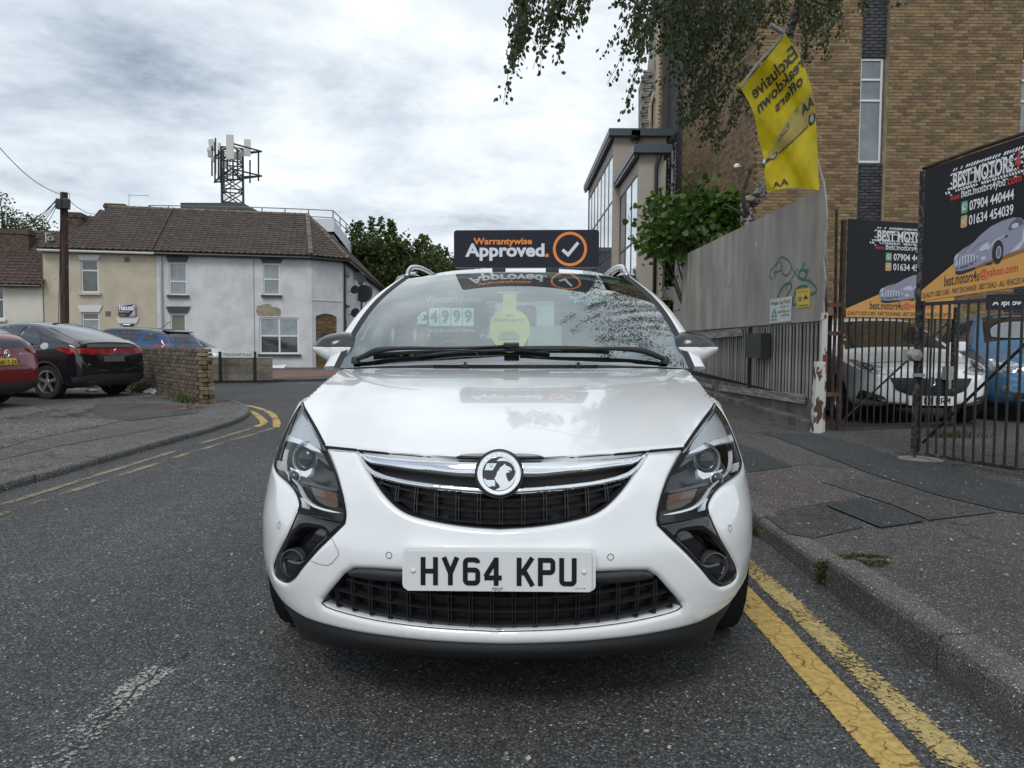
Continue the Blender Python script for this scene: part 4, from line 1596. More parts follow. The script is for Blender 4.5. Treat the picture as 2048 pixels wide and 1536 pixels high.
m.build('canopy', LINTW, brk, world=True)
# ---------------------------------------------------------------- rendered annex with curtain glazing
anx = thing('glazed_annex', 'beige rendered two-step annex with tall dark-framed glazing beside the brick building', 'building', (4.5, 28, 0))
BEIGE = M('beige_render', (0.40, 0.36, 0.31), 0.85, var=0.04, vs=1, bump=0.2, bs=30)
ZINC = M('zinc_dark', (0.07, 0.085, 0.10), 0.4, metal=0.3)
MULL = M('mullion_dark', (0.03, 0.033, 0.036), 0.4)
CURT = M('curtain_glass', (0.50, 0.55, 0.57), 0.03, spec=1.0, metal=0.85)
def annex(x0, x1, y0, y1, zt, nm, bars, xe):
 """glazed long side faces the road at x0; end wall faces the camera at y0"""
 S_ = Plane((x0, y0), (x0, y1))
 E_ = Plane((x0, y0), (x1, y0))
 g0, g1, gb, gt = 0.25 + (0.0), (y1 - y0) - 0.15, 0.6, zt - 0.5
 wall('wall', S_, rectloop(0.02, 0, y1 - y0, zt), [rectloop(g0, gb, g1, gt)], BEIGE, anx, 0.3)
 wall('end_wall', E_, rectloop(0.002, 0, x1 - x0, zt), [], BEIGE, anx, 0.015)
 m = MB()
 m.box((x0 + (x1 - x0) / 2, (y0 + y1) / 2, zt / 2 - .1), (x1 - x0 - .5, y1 - y0 - .6, zt - .3))
 m.build('core', BEIGE, anx, world=True)
 n = nm
 for i in range(n):
  a, b = g0 + (g1 - g0) * i / n, g0 + (g1 - g0) * (i + 1) / n
  for z0, z1 in zip([gb] + bars, bars + [gt]):
   q = MB()
   q.box((x0 + 0.035, y0 + (a + b) / 2, (z0 + z1) / 2), (0.02, b - a - .05, z1 - z0 - .05))
   q.build('pane', CURT, anx, world=True)
 for i in range(n + 1):
  a = g0 + (g1 - g0) * i / n
  q = MB()
  q.box((x0 + 0.045, y0 + a, (gb + gt) / 2), (0.07, 0.06, gt - gb))
  q.build('mullion', MULL, anx, world=True)
 for z in [gb] + bars + [gt]:
  q = MB()
  q.box((x0 + 0.043, y0 + (g0 + g1) / 2, z), (0.07, g1 - g0, 0.06))
  q.build('transom', MULL, anx, world=True)
 q = MB()
 q.box((x0 + (xe - x0) / 2 - .05, (y0 + y1) / 2, zt + 0.12), (xe - x0 + .3, y1 - y0 + 0.5, 0.24))
 q.build('roof_edge', ZINC, anx, world=True)
 q = MB()
 q.box((x0 - 0.12, (y0 + y1) / 2, zt - 0.06), (0.10, y1 - y0 + 0.3, 0.12))
 q.build('gutter', GUTTER, anx, world=True)
annex(3.69, 4.42, 22.0, 26.0, 6.72, 3, [2.4, 4.3], 4.5)
annex(3.48, 5.3, 26.0, 34.6, 8.32, 7, [2.6, 4.4, 6.2], 5.35)
m = MB()
m.tube([(4.25, 21.85, 6.9), (4.25, 21.85, 6.6), (4.17, 21.85, 6.35), (4.17, 21.85, 0.2)], 0.055, 8)
m.build('downpipe', GUTTER, anx, world=True, smooth=True)
m = MB()
m.tube([(4.20, 25.85, 8.4), (4.20, 25.85, 8.0), (4.33, 25.85, 7.7), (4.33, 25.85, 7.1)], 0.06, 8)
m.box((4.20, 25.85, 8.35), (0.3, 0.2, 0.3))
m.build('downpipe', GUTTER, anx, world=True, smooth=True)
m = MB()
m.box((3.3, 38, 3.0), (2.0, 6, 5.0))
m.box((3.3, 38, 5.6), (2.3, 6.4, 0.2))
m.build('far_wing', ZINC, anx, world=True)
# ---------------------------------------------------------------- old stone church behind
chu = thing('stone_church', 'old grey stone church wall with a pointed arch window behind the annex', 'church', (7, 33, 0))
STONE = M('rag_stone', (0.20, 0.185, 0.16), 0.95, var=0.45, vs=3.5, bump=1.0, bs=9, rand=0.25)
DRESS = M('dressed_stone', (0.42, 0.35, 0.25), 0.9, var=0.2, vs=3)
CP = Plane((5.75, 33), (12, 33))
aw = [CP.hit(x, y) for x, y in ((1299, 278), (1317, 278), (1317, 215), (1313, 198), (1308, 186), (1303, 198), (1299, 215))]
wall('wall', CP, [CP.hit(x, y) for x, y in ((1282, 690), (1420, 690), (1420, -60), (1316, -60), (1310, 20), (1305, 90), (1300, 138), (1290, 142), (1283, 165))], [aw], STONE, chu, 0.8)
aw2 = [(sum(p[0] for p in aw) / len(aw) + (u - sum(p[0] for p in aw) / len(aw)) * .45, z - .15) for u, z in aw]
for i in range(len(aw)):
 if i == 0:
  continue
 a, b = aw[i], aw[(i + 1) % len(aw)]
 m = MB()
 pa_, pb_ = CP.P(*a, 0.05), CP.P(*b, 0.05)
 m.tube([pa_, pb_], 0.085, 6)
 m.build('window_surround', DRESS, chu, world=True)
make('leaded_window', [CP.P(u, z, -0.3) for u, z in aw], [tuple(range(len(aw)))], PANE, chu, world=True)
m = MB()
cu = sum(p[0] for p in aw) / len(aw)
m.box(CP.P(cu + .02, aw[0][1] + .9, -.15), (.09, .2, 2.6))
m.build('mullion', DRESS, chu, world=True)
# rough quoin stones
T1 = []
bl = CP.hit(1284, 200)[0]
for k in range(26):
 T1.append(frame_T(CP, bl + rnd.uniform(0.08, .3), CP.hit(1284, 278)[1] + k * .115, 0.03 + rnd.uniform(0, .05), (rnd.uniform(-.1, .1), rnd.uniform(-.1, .1), 0)))
pieces('stone', chu, boxproto(0.34, .1, .11, .02), T1, STONE, 40)
# ================================================================== trees and plants
def leaf_mat(name, col, var=0.45, trans=0.35):
 if name in _mats:
  return _mats[name]
 m = bpy.data.materials.new(name)
 _mats[name] = m
 nt, N, L, b = nodes_of(m)
 b.inputs['Roughness'].default_value = 0.45
 b.inputs['Specular IOR Level'].default_value = 0.35
 a = N.new('ShaderNodeAttribute')
 a.attribute_name = 'vary'
 r = N.new('ShaderNodeValToRGB')
 e = r.color_ramp.elements
 e[0].color = (*[c * (1 - var) for c in col], 1)
 e[1].color = (col[0] * (1 + var * 1.3), col[1] * (1 + var), col[2] * (1 + var * .3), 1)
 L.new(a.outputs['Fac'], r.inputs[0])
 L.new(r.outputs[0], b.inputs['Base Color'])
 t = N.new('ShaderNodeBsdfTranslucent')
 mul = N.new('ShaderNodeVectorMath')
 mul.operation = 'MULTIPLY'
 mul.inputs[1].default_value = (1.2, 1.5, 0.5)
 L.new(r.outputs[0], mul.inputs[0])
 L.new(mul.outputs[0], t.inputs['Color'])
 mx = N.new('ShaderNodeMixShader')
 mx.inputs[0].default_value = trans
 L.new(b.outputs[0], mx.inputs[1])
 L.new(t.outputs[0], mx.inputs[2])
 L.new(mx.outputs[0], N['Material Output'].inputs[0])
 return m
def leaves(name, cen, size, mat, parent, rg, droop=0.0, shape_='oval', curl=0.25, normal_up=0.0):
 """many single leaves in one mesh: cen (n,3)"""
 n = len(cen)
 cen = np.asarray(cen, float)
 if shape_ == 'oval':
  prof = np.array([(0, 0, 0), (.32, .33, 0), (.36, .62, 0.0), (0, 1.0, 0), (-.36, .62, 0), (-.32, .33, 0)], float)
  faces = [(0, 1, 2, 3), (0, 3, 4, 5)]
 elif shape_ == 'round':
  prof = np.array([(0, .02, 0), (.34, .0, 0), (.50, .35, 0), (.34, .72, 0.0), (0, 1.0, 0), (-.34, .72, 0), (-.50, .35, 0), (-.34, .0, 0)], float)
  faces = [(0, 1, 2, 3, 4), (0, 4, 5, 6, 7)]
 else:
  prof = np.array([(0, 0, 0), (.42, .5, 0), (0, 1, 0), (-.42, .5, 0)], float)
  faces = [(0, 1, 2, 3)]
 prof[:, 2] += curl * np.abs(prof[:, 0]) ** 1.5
 sz = size * rg.uniform(0.65, 1.3, n)
 th, ph = rg.uniform(0, 2 * np.pi, n), np.arccos(rg.uniform(-1, 1, n))
 if droop:
  d = np.stack([rg.normal(0, .45, n), rg.normal(0, .45, n), -np.full(n, droop)], 1)
 else:
  d = np.stack([np.sin(ph) * np.cos(th), np.sin(ph) * np.sin(th), np.cos(ph) * .7], 1)
 d /= np.linalg.norm(d, axis=1)[:, None]
 q = rg.normal(0, 1, (n, 3))
 q[:, 2] += normal_up
 nn = np.cross(d, np.cross(q, d))
 nn /= np.linalg.norm(nn, axis=1)[:, None] + 1e-9
 x = np.cross(d, nn)
 P = cen[:, None] + sz[:, None, None] * (prof[None, :, :1] * x[:, None] + prof[None, :, 1:2] * d[:, None] + prof[None, :, 2:] * nn[:, None])
 k = len(prof)
 me = bpy.data.meshes.new(name)
 V = P.reshape(-1, 3)
 nf = len(faces)
 fl = [len(f) for f in faces]
 loops = np.concatenate([np.array(f) for f in faces])
 LV = (loops[None] + (np.arange(n) * k)[:, None]).ravel()
 tot = np.tile(fl, n)
 start = np.concatenate([[0], np.cumsum(tot)[:-1]])
 me.vertices.add(len(V))
 me.vertices.foreach_set('co', V.ravel())
 me.loops.add(len(LV))
 me.loops.foreach_set('vertex_index', LV.astype(np.int32))
 me.polygons.add(len(tot))
 me.polygons.foreach_set('loop_start', start.astype(np.int32))
 me.polygons.foreach_set('loop_total', tot.astype(np.int32))
 a = me.attributes.new('vary', 'FLOAT', 'FACE')
 a.data.foreach_set('value', np.repeat(rg.uniform(0, 1, n), nf).astype(np.float32))
 me.update(calc_edges=True)
 me.materials.append(mat)
 o = link(name, me)
 if parent is not None:
  o.parent = parent
  o.matrix_parent_inverse = mw(parent).inverted()
 return o
def clump_points(rg, centre, rad, n_clump, per, cl=0.35, shell=0.55, flatten=1.0):
 """leaf positions gathered in clumps through a crown"""
 out = []
 for _ in range(n_clump):
  v = rg.normal(0, 1, 3)
  v /= np.linalg.norm(v)
  r_ = rg.uniform(shell, 1.0) ** 0.6
  c = np.array(centre) + v * np.array(rad) * r_
  s = cl * rg.uniform(0.5, 1.3)
  out.append(c + rg.normal(0, 1, (per, 3)) * s * np.array([1, 1, .7 * flatten]))
 return np.concatenate(out)
RG = np.random.default_rng(11)
BARK = M('bark', (0.09, 0.075, 0.06), 0.95, var=0.4, vs=8, bump=0.8, bs=25)
DARKLEAF = leaf_mat('leaf_dark', (0.042, 0.068, 0.022))
OLIVE = leaf_mat('leaf_olive', (0.060, 0.080, 0.026))
def tree(label, x, y, base, top, rad, mat, group=None, cl=60, per=170, size=.16, cat='tree', crown_low=None, depth=None, name='broadleaf_tree', spikes=0):
 t = thing(name, label, cat, (x, y, base), 0, group)
 h = top - base
 m = MB()
 m.tube([(x, y, base), (x + .1, y, base + h * .3), (x - .05, y, base + h * .75)], [h * .03, h * .022, h * .008], 8)
 for k in range(7):
  a = k * 0.9
  z0 = base + h * (.28 + .06 * k)
  m.tube([(x, y, z0), (x + rad * .45 * math.cos(a), y + rad * .45 * math.sin(a), z0 + h * .14), (x + rad * .8 * math.cos(a), y + rad * .8 * math.sin(a), z0 + h * .22)], [h * .012, h * .007, h * .003], 6)
 m.build('trunk', BARK, t, world=True)
 cz = base + h * (crown_low or .58)
 pts = [clump_points(RG, (x, y, cz), (rad, depth or rad, h * .42), cl, per, rad * .17)]
 for k in range(spikes):
  a = RG.uniform(-1, 1)
  xx = x + rad * .85 * a
  zz = cz + h * .40 * math.sqrt(1 - (a * .85) ** 2)
  n = 110
  tt = RG.uniform(0, 1, n)
  pts.append(np.stack([xx + RG.normal(0, .16, n) * (1.3 - tt), y + RG.normal(0, .3, n), zz + tt * h * .13], 1))
 leaves('crown', np.concatenate(pts), size, mat, t, RG, shape_='diamond')
 return t
GT = 'trees behind the terrace'
for px, d, ty, rd_, lab, mt in ((752, 58, 436, 4.2, 'tall bushy dark tree rising directly behind the white side terrace', DARKLEAF), (812, 60, 462, 3.8, 'lower olive green tree second from the terrace', OLIVE),
        (866, 62, 488, 3.2, 'olive tree third from the terrace, sloping down to the roof sign', OLIVE), (912, 63, 512, 2.6, 'smallest of the row of trees, partly behind the roof sign', DARKLEAF)):
 p = at(px, 690, d)
 tree(lab, p.x, d, 0, at(px, ty + 14, d).z, rd_, mt, GT, cl=190, per=120, size=.27, crown_low=.52, spikes=7)
# tree at the far left
p = at(18, 690, 40)
tl_ = thing('broadleaf_tree', 'thin dark tree sticking out behind the chimney at the left edge', 'tree', (p.x, 40, 0))
m = MB()
m.tube([(p.x - 1, 40, 0), (p.x - .6, 40, 5), (at(15, 440, 40).x, 40, at(0, 440, 40).z)], [.2, .13, .04], 8)
tips = []
for x, y in ((40, 462), (66, 440), (80, 450), (20, 430), (5, 425), (0, 400), (50, 470), (70, 462), (84, 462), (30, 440)):
 q = at(x, y, 40 + rnd.uniform(-.6, .6))
 m.tube([(at(5, 478, 40).x, 40, at(0, 478, 40).z), ((at(5, 470, 40).x + q.x) / 2, 40, (q.z + at(0, 470, 40).z) / 2 + .1), q], [.06, .035, .012], 5)
 tips.append(q)
m.build('trunk', BARK, tl_, world=True)
pts = [np.array(q) + RG.normal(0, 1, (110, 3)) * np.array([.32, .3, .20]) for q in tips]
pts.append(np.array(at(15, 465, 40)) + RG.normal(0, 1, (900, 3)) * np.array([.7, .4, .35]))
leaves('crown', np.concatenate(pts), .13, DARKLEAF, tl_, RG, shape_='diamond')
# ---- silver birch behind the fence, its weeping twigs hanging into the top of the view
birch = thing('birch_tree', 'weeping silver birch behind the grey fence with hanging leafy twigs', 'tree', (4.6, 12.6, ZP))
m = MB()
TR = [(4.30, 12.9, ZP), (4.30, 12.9, 1.8)] + [tuple(at(x, y, d)) for x, y, d in ((1493, 425, 12.9), (1510, 400, 12.8), (1535, 360, 12.6), (1560, 290, 12.4), (1572, 180, 12.2), (1578, 75, 12.0), (1598, 10, 11.6), (1610, -90, 11.2), (1600, -300, 10.6))]
m.tube([Vector(q) for q in smooth_curve(TR, 4)], list(np.linspace(.13, .05, (len(TR) - 1) * 4 + 1)), 12)
BIRCHB = M('birch_bark', (0.40, 0.36, 0.32), 0.8, col2=(0.05, 0.04, 0.035), vs=9, stretch=(1, 1, 2.4), mixpos=(0.46, 0.56), bump=.5, bs=20)
m.build('trunk', BIRCHB, birch, world=True, smooth=True)
stub = MB()
stub.tube([at(1497, 432, 12.85), at(1488, 410, 12.7), at(1487, 385, 12.6), at(1492, 365, 12.5), at(1500, 345, 12.45), at(1499, 337, 12.4)], [.05, .045, .035, .03, .035, .03], 8)
stub.build('limb', BARK, birch, world=True, smooth=True)
stub = MB()
stub.tube([at(1497, 435, 12.85), at(1470, 420, 12.7), at(1450, 408, 12.5)], [.045, .03, .015], 8)
stub.build('limb', BARK, birch, world=True, smooth=True)
twigs = MB()
LP = []
hang = []
def limb(pix, r0, r1):
 P_ = [at(*q) for q in pix]
 twigs.tube([Vector(q) for q in smooth_curve(P_, 4)], list(np.linspace(r0, r1, (len(P_) - 1) * 4 + 1)), 6)
# arching limbs above the frame, over the pavement and the car
limb([(1600, -250, 10.8), (1420, -330, 9.6), (1240, -240, 8.4), (1120, -120, 7.6), (1050, -40, 7.2)], .05, .012)
limb([(1600, -150, 11.0), (1480, -160, 10.0), (1380, -110, 9.2), (1300, -60, 8.6)], .045, .012)
limb([(1590, -40, 11.5), (1520, 0, 11.0), (1460, 30, 10.6), (1400, 60, 10.2)], .03, .01)
limb([(1575, 60, 12.0), (1540, 110, 11.6), (1500, 135, 11.3), (1440, 180, 11.0), (1400, 230, 10.8)], .022, .008)
limb([(1600, -20, 11.4), (1650, 10, 11.2), (1690, -10, 11.0), (1750, -40, 10.8)], .025, .008)
def weep(x0, y0, x1, y1, d, n, spread, dens=1.0, wob=10):
 """a bunch of hanging twigs, drawn from above to a tip"""
 for k in range(n):
  xs, xe = x0 + RG.normal(0, spread), x1 + RG.normal(0, spread * .75)
  ye = y0 + (y1 - y0) * (1.0 if k == 0 else RG.uniform(.5, 1.0))
  dd = d + RG.normal(0, .35)
  P_ = []
  ns = 7
  ph = RG.uniform(0, 6.28)
  for i in range(ns + 1):
   t = i / ns
   P_.append(at(xs + (xe - xs) * t ** 1.3 + wob * math.sin(ph + t * 4) * t, y0 + (ye - y0) * t, dd + .1 * math.sin(ph * 2 + t * 3)))
  twigs.tube([Vector(q) for q in P_], list(np.linspace(.006, .002, ns + 1)), 4)
  A = np.array([tuple(q) for q in P_])
  length = np.linalg.norm(np.diff(A, axis=0), axis=1).sum()
  m_ = int(length * 62 * dens)
  t = RG.uniform(0.05, 1.0, m_)
  ii = np.minimum((t * ns).astype(int), ns - 1)
  f = t * ns - ii
  pt = A[ii] * (1 - f[:, None]) + A[ii + 1] * f[:, None]
  LP.append(pt + RG.normal(0, .030, (m_, 3)))
# left curtain
weep(1050, -60, 1008, 205, 7.2, 2, 8, 1.0, 6)
weep(1050, -60, 1032, 150, 7.2, 7, 14, 1.5, 8)
weep(1080, -60, 1045, 120, 7.4, 5, 14, 1.4)
weep(1100, -60, 1075, 145, 7.4, 3, 8, 1.1)
weep(1140, -60, 1105, 130, 7.6, 7, 16, 1.5)
weep(1170, -60, 1150, 60, 7.7, 6, 18, 1.2)
weep(1240, -60, 1245, 45, 8.2, 5, 18, 1.0)
weep(1290, -60, 1262, 105, 8.5, 5, 12, 1.2)
weep(1300, -40, 1208, 170, 8.6, 2, 5, 1.0, 5)
weep(1310, -40, 1252, 225, 8.7, 3, 6, 1.1, 5)
weep(1330, -40, 1290, 120, 8.8, 7, 14, 1.3)
# main mass in front of the brick wall
for x0, y0, x1, y1, d, n, sp, de in ((1360, -60, 1335, 110, 9.4, 12, 20, 1.3), (1400, -60, 1370, 200, 9.8, 12, 24, 1.3), (1440, -40, 1395, 240, 10.2, 10, 20, 1.2), (1480, -40, 1440, 170, 10.4, 12, 24, 1.2),
                                     (1530, -40, 1500, 110, 10.8, 10, 24, 1.1), (1450, 120, 1420, 300, 10.8, 7, 16, 1.1), (1420, 150, 1372, 255, 10.6, 8, 20, 1.2), (1500, 130, 1480, 235, 11.2, 6, 14, 1.1),
                                     (1475, 190, 1436, 302, 11.2, 3, 6, 1.2), (1400, 20, 1350, 170, 9.8, 10, 20, 1.2), (1560, -40, 1550, 60, 11.2, 7, 18, 1.0), (1640, -40, 1628, 130, 11.2, 10, 20, 1.2), (1600, -60, 1610, 75, 11.2, 6, 16, 1.0), (1660, -60, 1655, 100, 11.1, 6, 14, 1.0), (1720, -60, 1730, 30, 10.9, 4, 18, .8), (1380, 180, 1362, 262, 10.4, 4, 10, 1.1)):
 weep(x0, y0, x1, y1, d, n, sp, de)
# higher growth outside the frame, mirrored in the windscreen and bonnet
for k in range(150):
 a = RG.uniform(0, 1)
 bx_ = 0.85 + 3.0 * RG.uniform(0, 1) + a * 1.0
 by_ = 4.3 + 5.2 * RG.uniform(0, 1)
 bz_ = 5.3 + 2.8 * RG.uniform(0, 1) + .15 * bx_
 ln = RG.uniform(.8, 1.9)
 m_ = int(ln * 70)
 t = RG.uniform(0, 1, m_)
 LP.append(np.stack([bx_ + .1 * t + RG.normal(0, .07, m_), by_ + RG.normal(0, .07, m_), bz_ - ln * t], 1))
 if k % 2 == 0:
  twigs.tube([(bx_, by_, bz_ + .5), (bx_ + .05, by_, bz_ - ln * .5), (bx_ + .1, by_, bz_ - ln)], [.008, .005, .002], 4)
twigs.build('branches', M('twig_bark', (0.045, 0.035, 0.03), .9), birch, world=True)
leaves('foliage', np.concatenate(LP), .050, leaf_mat('birch_leaf', (0.045, 0.062, 0.026), .4, .25), birch, RG, droop=.9, shape_='oval')
# ---- hazel bush bulging over the fence
tn = lambda shp: np.clip(RG.normal(0, 1, shp), -1.7, 1.7)
bush = thing('hazel_bush', 'broad-leaved green bush spilling over the grey boarded fence', 'bush', (4.8, 18.8, ZP))
m = MB()
ends = [(1310, 412, 18.2), (1290, 440, 18.0), (1285, 470, 18.0), (1330, 395, 18.4), (1390, 375, 18.6), (1405, 368, 18.6), (1450, 398, 18.6), (1300, 500, 18.0), (1360, 500, 18.2), (1420, 420, 18.4), (1340, 450, 18.2), (1380, 440, 18.2), (1480, 410, 18.4), (1400, 470, 18.3), (1295, 486, 18.0), (1440, 440, 18.3)]
PT = []
for x, y, d in ends:
 q = at(x, y, d)
 m.tube([(4.9, 19.0, .8), ((4.35 + q.x) / 2 + .2, 18.6, (q.z + 1.4) / 2 + .3), q], [.03, .02, .006], 5)
 PT.append(np.array(q) + tn((26, 3)) * np.array([.22, .2, .19]))
PT.append(np.array(at(1462, 428, 18.4)) + tn((240, 3)) * np.array([.30, .3, .22]))
PT.append(np.array(at(1425, 405, 18.5)) + tn((150, 3)) * np.array([.30, .3, .16]))
m.build('stems', BARK, bush, world=True)
PT.append(np.array(at(1385, 445, 18.4)) + tn((520, 3)) * np.array([.66, .32, .37]))
PT.append(np.array(at(1340, 480, 18.2)) + tn((300, 3)) * np.array([.34, .25, .32]))
PT.append(np.array(at(1450, 430, 18.5)) + tn((190, 3)) * np.array([.36, .25, .2]))
leaves('foliage', np.concatenate(PT), 0.145, leaf_mat('hazel_leaf', (0.055, 0.115, 0.026), .5, .3), bush, RG, shape_='round', normal_up=.8)
# climber remains at the fence end
PT = [np.array(at(1335 + RG.uniform(-12, 15), y, 18.3)) + RG.normal(0, .06, (5, 3)) for y in range(540, 640, 5)]
leaves('low_foliage', np.concatenate(PT), .07, leaf_mat('hazel_leaf', (0, 0, 0)), bush, RG)
# ================================================================== the white people carrier
PAINT = M('white_paint', (0.80, 0.82, 0.83), 0.22, coat=1.0, spec=0.5, var=0.015, vs=2.0)
BLACKP = M('black_plastic', (0.018, 0.018, 0.02), 0.5, bump=0.15, bs=900)
GLOSSB = M('gloss_black', (0.008, 0.008, 0.011), 0.08, coat=0.5)
CHROME = M('chrome', (0.82, 0.84, 0.86), 0.05, metal=1.0)
SATIN = M('satin_silver', (0.55, 0.57, 0.59), 0.25, metal=0.9)
RUBBER = M('rubber', (0.02, 0.02, 0.021), 0.75, bump=0.1, bs=200)
DARK = M('dark_void', (0.006, 0.006, 0.007), 0.9)
SEATM = M('seat_cloth', (0.05, 0.052, 0.058), 0.9, var=0.2, vs=60)
DASHM = M('dash_plastic', (0.17, 0.18, 0.175), 0.8)
CARGLASS = glass_mat('windscreen_glass', (0.52, 0.64, 0.60), ior=2.35)
SIDEGLASS = glass_mat('side_glass', (0.55, 0.62, 0.60), ior=1.6)
LAMPGLASS = glass_mat('lamp_cover', (0.97, 0.99, 1.0), ior=1.22, power=6.5)
CAR = thing('people_carrier', 'white people carrier parked head-on in the road with a black roof sign', 'car', (-0.032, 2.06, 0))
CAR.rotation_euler = (0, R(-0.3), -0.026)
CM = mw(CAR)
CMI = CM.inverted()
CMa = np.array(CM)
def toworld(P):
 return np.asarray(P) @ CMa[:3, :3].T + CMa[:3, 3]
BW, LF, NS = 0.918, 0.92, 2.4
_th = np.linspace(0, math.pi / 2, 1500)
_x = BW * np.sin(_th) ** (2 / NS)
_y = LF * (1 - np.cos(_th) ** (2 / NS))
YR = 4.30
_yy = np.linspace(LF, YR, 400)[1:]
_x2 = np.concatenate([_x, np.full(len(_yy), BW)])
_y2 = np.concatenate([_y, _yy])
_tr = np.linspace(0, math.pi / 2, 200)[1:]
_x2 = np.concatenate([_x2, BW - 0.32 + 0.32 * np.cos(_tr)])
_y2 = np.concatenate([_y2, YR + 0.32 * np.sin(_tr)])
_x2 = np.append(_x2, 0.0)
_y2 = np.append(_y2, _y2[-1] + 0.04)
_s = np.concatenate([[0], np.cumsum(np.hypot(np.diff(_x2), np.diff(_y2)))])
_ss = np.arange(0, _s[-1], 0.01)
_xs = np.interp(_ss, _s, _x2)
_ys = np.interp(_ss, _s, _y2)
_k = np.array([1, 4, 6, 4, 1]) / 16.0
_xe = np.concatenate([-_xs[1:5][::-1], _xs, np.full(4, _xs[-1])])
_ye = np.concatenate([_ys[1:5][::-1], _ys, np.full(4, _ys[-1])])
for _ in range(2):
 _xe = np.concatenate([_xe[:2], np.convolve(_xe, _k, 'valid'), _xe[-2:]])
 _ye = np.concatenate([_ye[:2], np.convolve(_ye, _k, 'valid'), _ye[-2:]])
_xs, _ys = _xe[4:-4], _ye[4:-4]
_xs[0] = 0
SMAX = _ss[-1]
def cub(x, xp, fp):
 """smooth lookup (cubic) in an even table"""
 h = xp[1] - xp[0]
 i = np.clip(((x - xp[0]) / h).astype(int), 1, len(xp) - 3)
 t = (x - xp[i]) / h
 p0, p1, p2, p3 = fp[i - 1], fp[i], fp[i + 1], fp[i + 2]
 return 0.5 * ((2 * p1) + (-p0 + p2) * t + (2 * p0 - 5 * p1 + 4 * p2 - p3) * t * t + (-p0 + 3 * p1 - 3 * p2 + p3) * t ** 3)
def s_of_y(y):
 return float(np.interp(y, _ys, _ss))
def s_of_x(x):
 return float(np.interp(x, _xs[:120], _ss[:120]))
def S(p, inset=0.0):
 """outer skin: p = (arc length round the plan outline, height)"""
 p = np.asarray(p, float)
 s, z = p[:, 0], p[:, 1]
 a = np.abs(s)
 sg = np.where(s < 0, -1.0, 1.0)
 x, y = cub(a, _ss, _xs), cub(a, _ss, _ys)
 e = 0.03
 tx = (cub(a + e, _ss, _xs) - cub(np.abs(a - e), _ss, _xs) * np.where(a < e, -1, 1))
 ty = (cub(a + e, _ss, _ys) - cub(np.abs(a - e), _ss, _ys))
 ln = np.hypot(tx, ty)
 tx, ty = tx / ln, ty / ln
 nx, ny = -ty, tx                      # inward
 sp = np.abs(ny)                       # 1 at the nose and tail, 0 on the flanks
 cs = 1 - sp ** 2
 rear = a > s_of_y(3.9)
 A = 0.125 + 0.23 * (2 * sp * np.sqrt(np.maximum(cs, 0))) ** 1.3 - 0.03 * cs
 A = np.where(rear, 0.09, A)
 t = np.clip((z - 0.50) / 0.42, 0, 1.6)
 g = A * t ** 2.1
 tt = np.clip((0.43 - z) / 0.25, 0, 1.4)
 g = g + (0.030 + 0.055 * cs * (1 - rear)) * tt ** 2
 g = g + 0.012 * np.exp(-((z - 0.60) / 0.07) ** 2) * sp
 g = g + inset
 return np.stack([(x + nx * g) * sg, y + ny * g, z], 1)
def mirror_s(lp):
 return [(-a, b) for a, b in lp][::-1]
_gs = np.linspace(-s_of_y(1.2), 0.15, 150)
_gz = np.linspace(0.14, 1.05, 92)
_GS, _GZ = np.meshgrid(_gs, _gz)
_gp = np.stack([_GS.ravel(), _GZ.ravel()], 1)
_e1 = 1e-3
_n0 = np.cross(S(_gp + [_e1, 0]) - S(_gp), S(_gp + [0, _e1]) - S(_gp))
_camL = np.array(CMI @ Vector((0, 0, CAMZ)))
_face = (_n0 * (_camL - S(_gp))).sum(1) / np.linalg.norm(_n0, axis=1) / np.linalg.norm(_camL - S(_gp), axis=1)
_gp = _gp[_face > 0.02]
_gpx = proj(toworld(S(_gp)))
def inv(pts, fn=S, gp=None, gpx=None, it=4):
 """photo pixels -> surface parameters (front-facing nearest)"""
 gp = _gp if gp is None else gp
 gpx = _gpx if gpx is None else gpx
 out = []
 for q in np.asarray(pts, float):
  i = np.argmin(((gpx - q) ** 2).sum(1))
  p = gp[i].copy()
  best, bd = p.copy(), 1e9
  for _ in range(it + 2):
   e = 1e-3
   P = proj(toworld(fn(np.array([p, p + [e, 0], p + [0, e]]))))
   d = q - P[0]
   if math.hypot(*(p - gp[i])) > 0.10:
    break
   if d @ d < bd:
    bd, best = d @ d, p.copy()
   J = np.stack([(P[1] - P[0]) / e, (P[2] - P[0]) / e], 1)
   if abs(np.linalg.det(J)) < 1e3:
    break
   st = np.linalg.solve(J, d)
   st *= min(1, 0.05 / (np.hypot(*st) + 1e-12))
   p = p + st
  out.append(tuple(best))
 return out
def c2(pts):          # coordinates read off an enlarged crop of the left half of the nose
 return [(520 + x / 2.694, 780 + y / 2.694) for x, y in pts]
def c4(pts):
 return [(530 + x / 5.908, 790 + y / 5.908) for x, y in pts]
# ---- outlines on the skin (left half; mirrored for the other)
L_inner = inv(c2([(345, 296), (378, 390), (407, 470), (430, 555), (446, 635), (450, 690), (441, 712)]))
L_bot = inv(c2([(441, 712), (330, 690), (200, 655)]))
L_outer = inv(c2([(200, 655), (208, 615), (198, 575), (175, 530), (140, 490), (100, 455), (72, 415), (60, 372)]))
YT = 0.88
TIP = inv([(603.5, 805)])[0]
_in_top = inv(c2([(345, 296), (316, 240), (282, 178), (250, 122)]))
L_top_in = smooth_curve(_in_top + [TIP], 4)
_oe = L_outer[-1]
L_back = smooth_curve([_oe, (_oe[0] * .6 + TIP[0] * .4 - .045, _oe[1] * .7 + TIP[1] * .3), (_oe[0] * .25 + TIP[0] * .75 - .05, _oe[1] * .35 + TIP[1] * .65), TIP], 4)
print('lamp', _oe, TIP)
L_inner = smooth_curve(L_inner, 3)
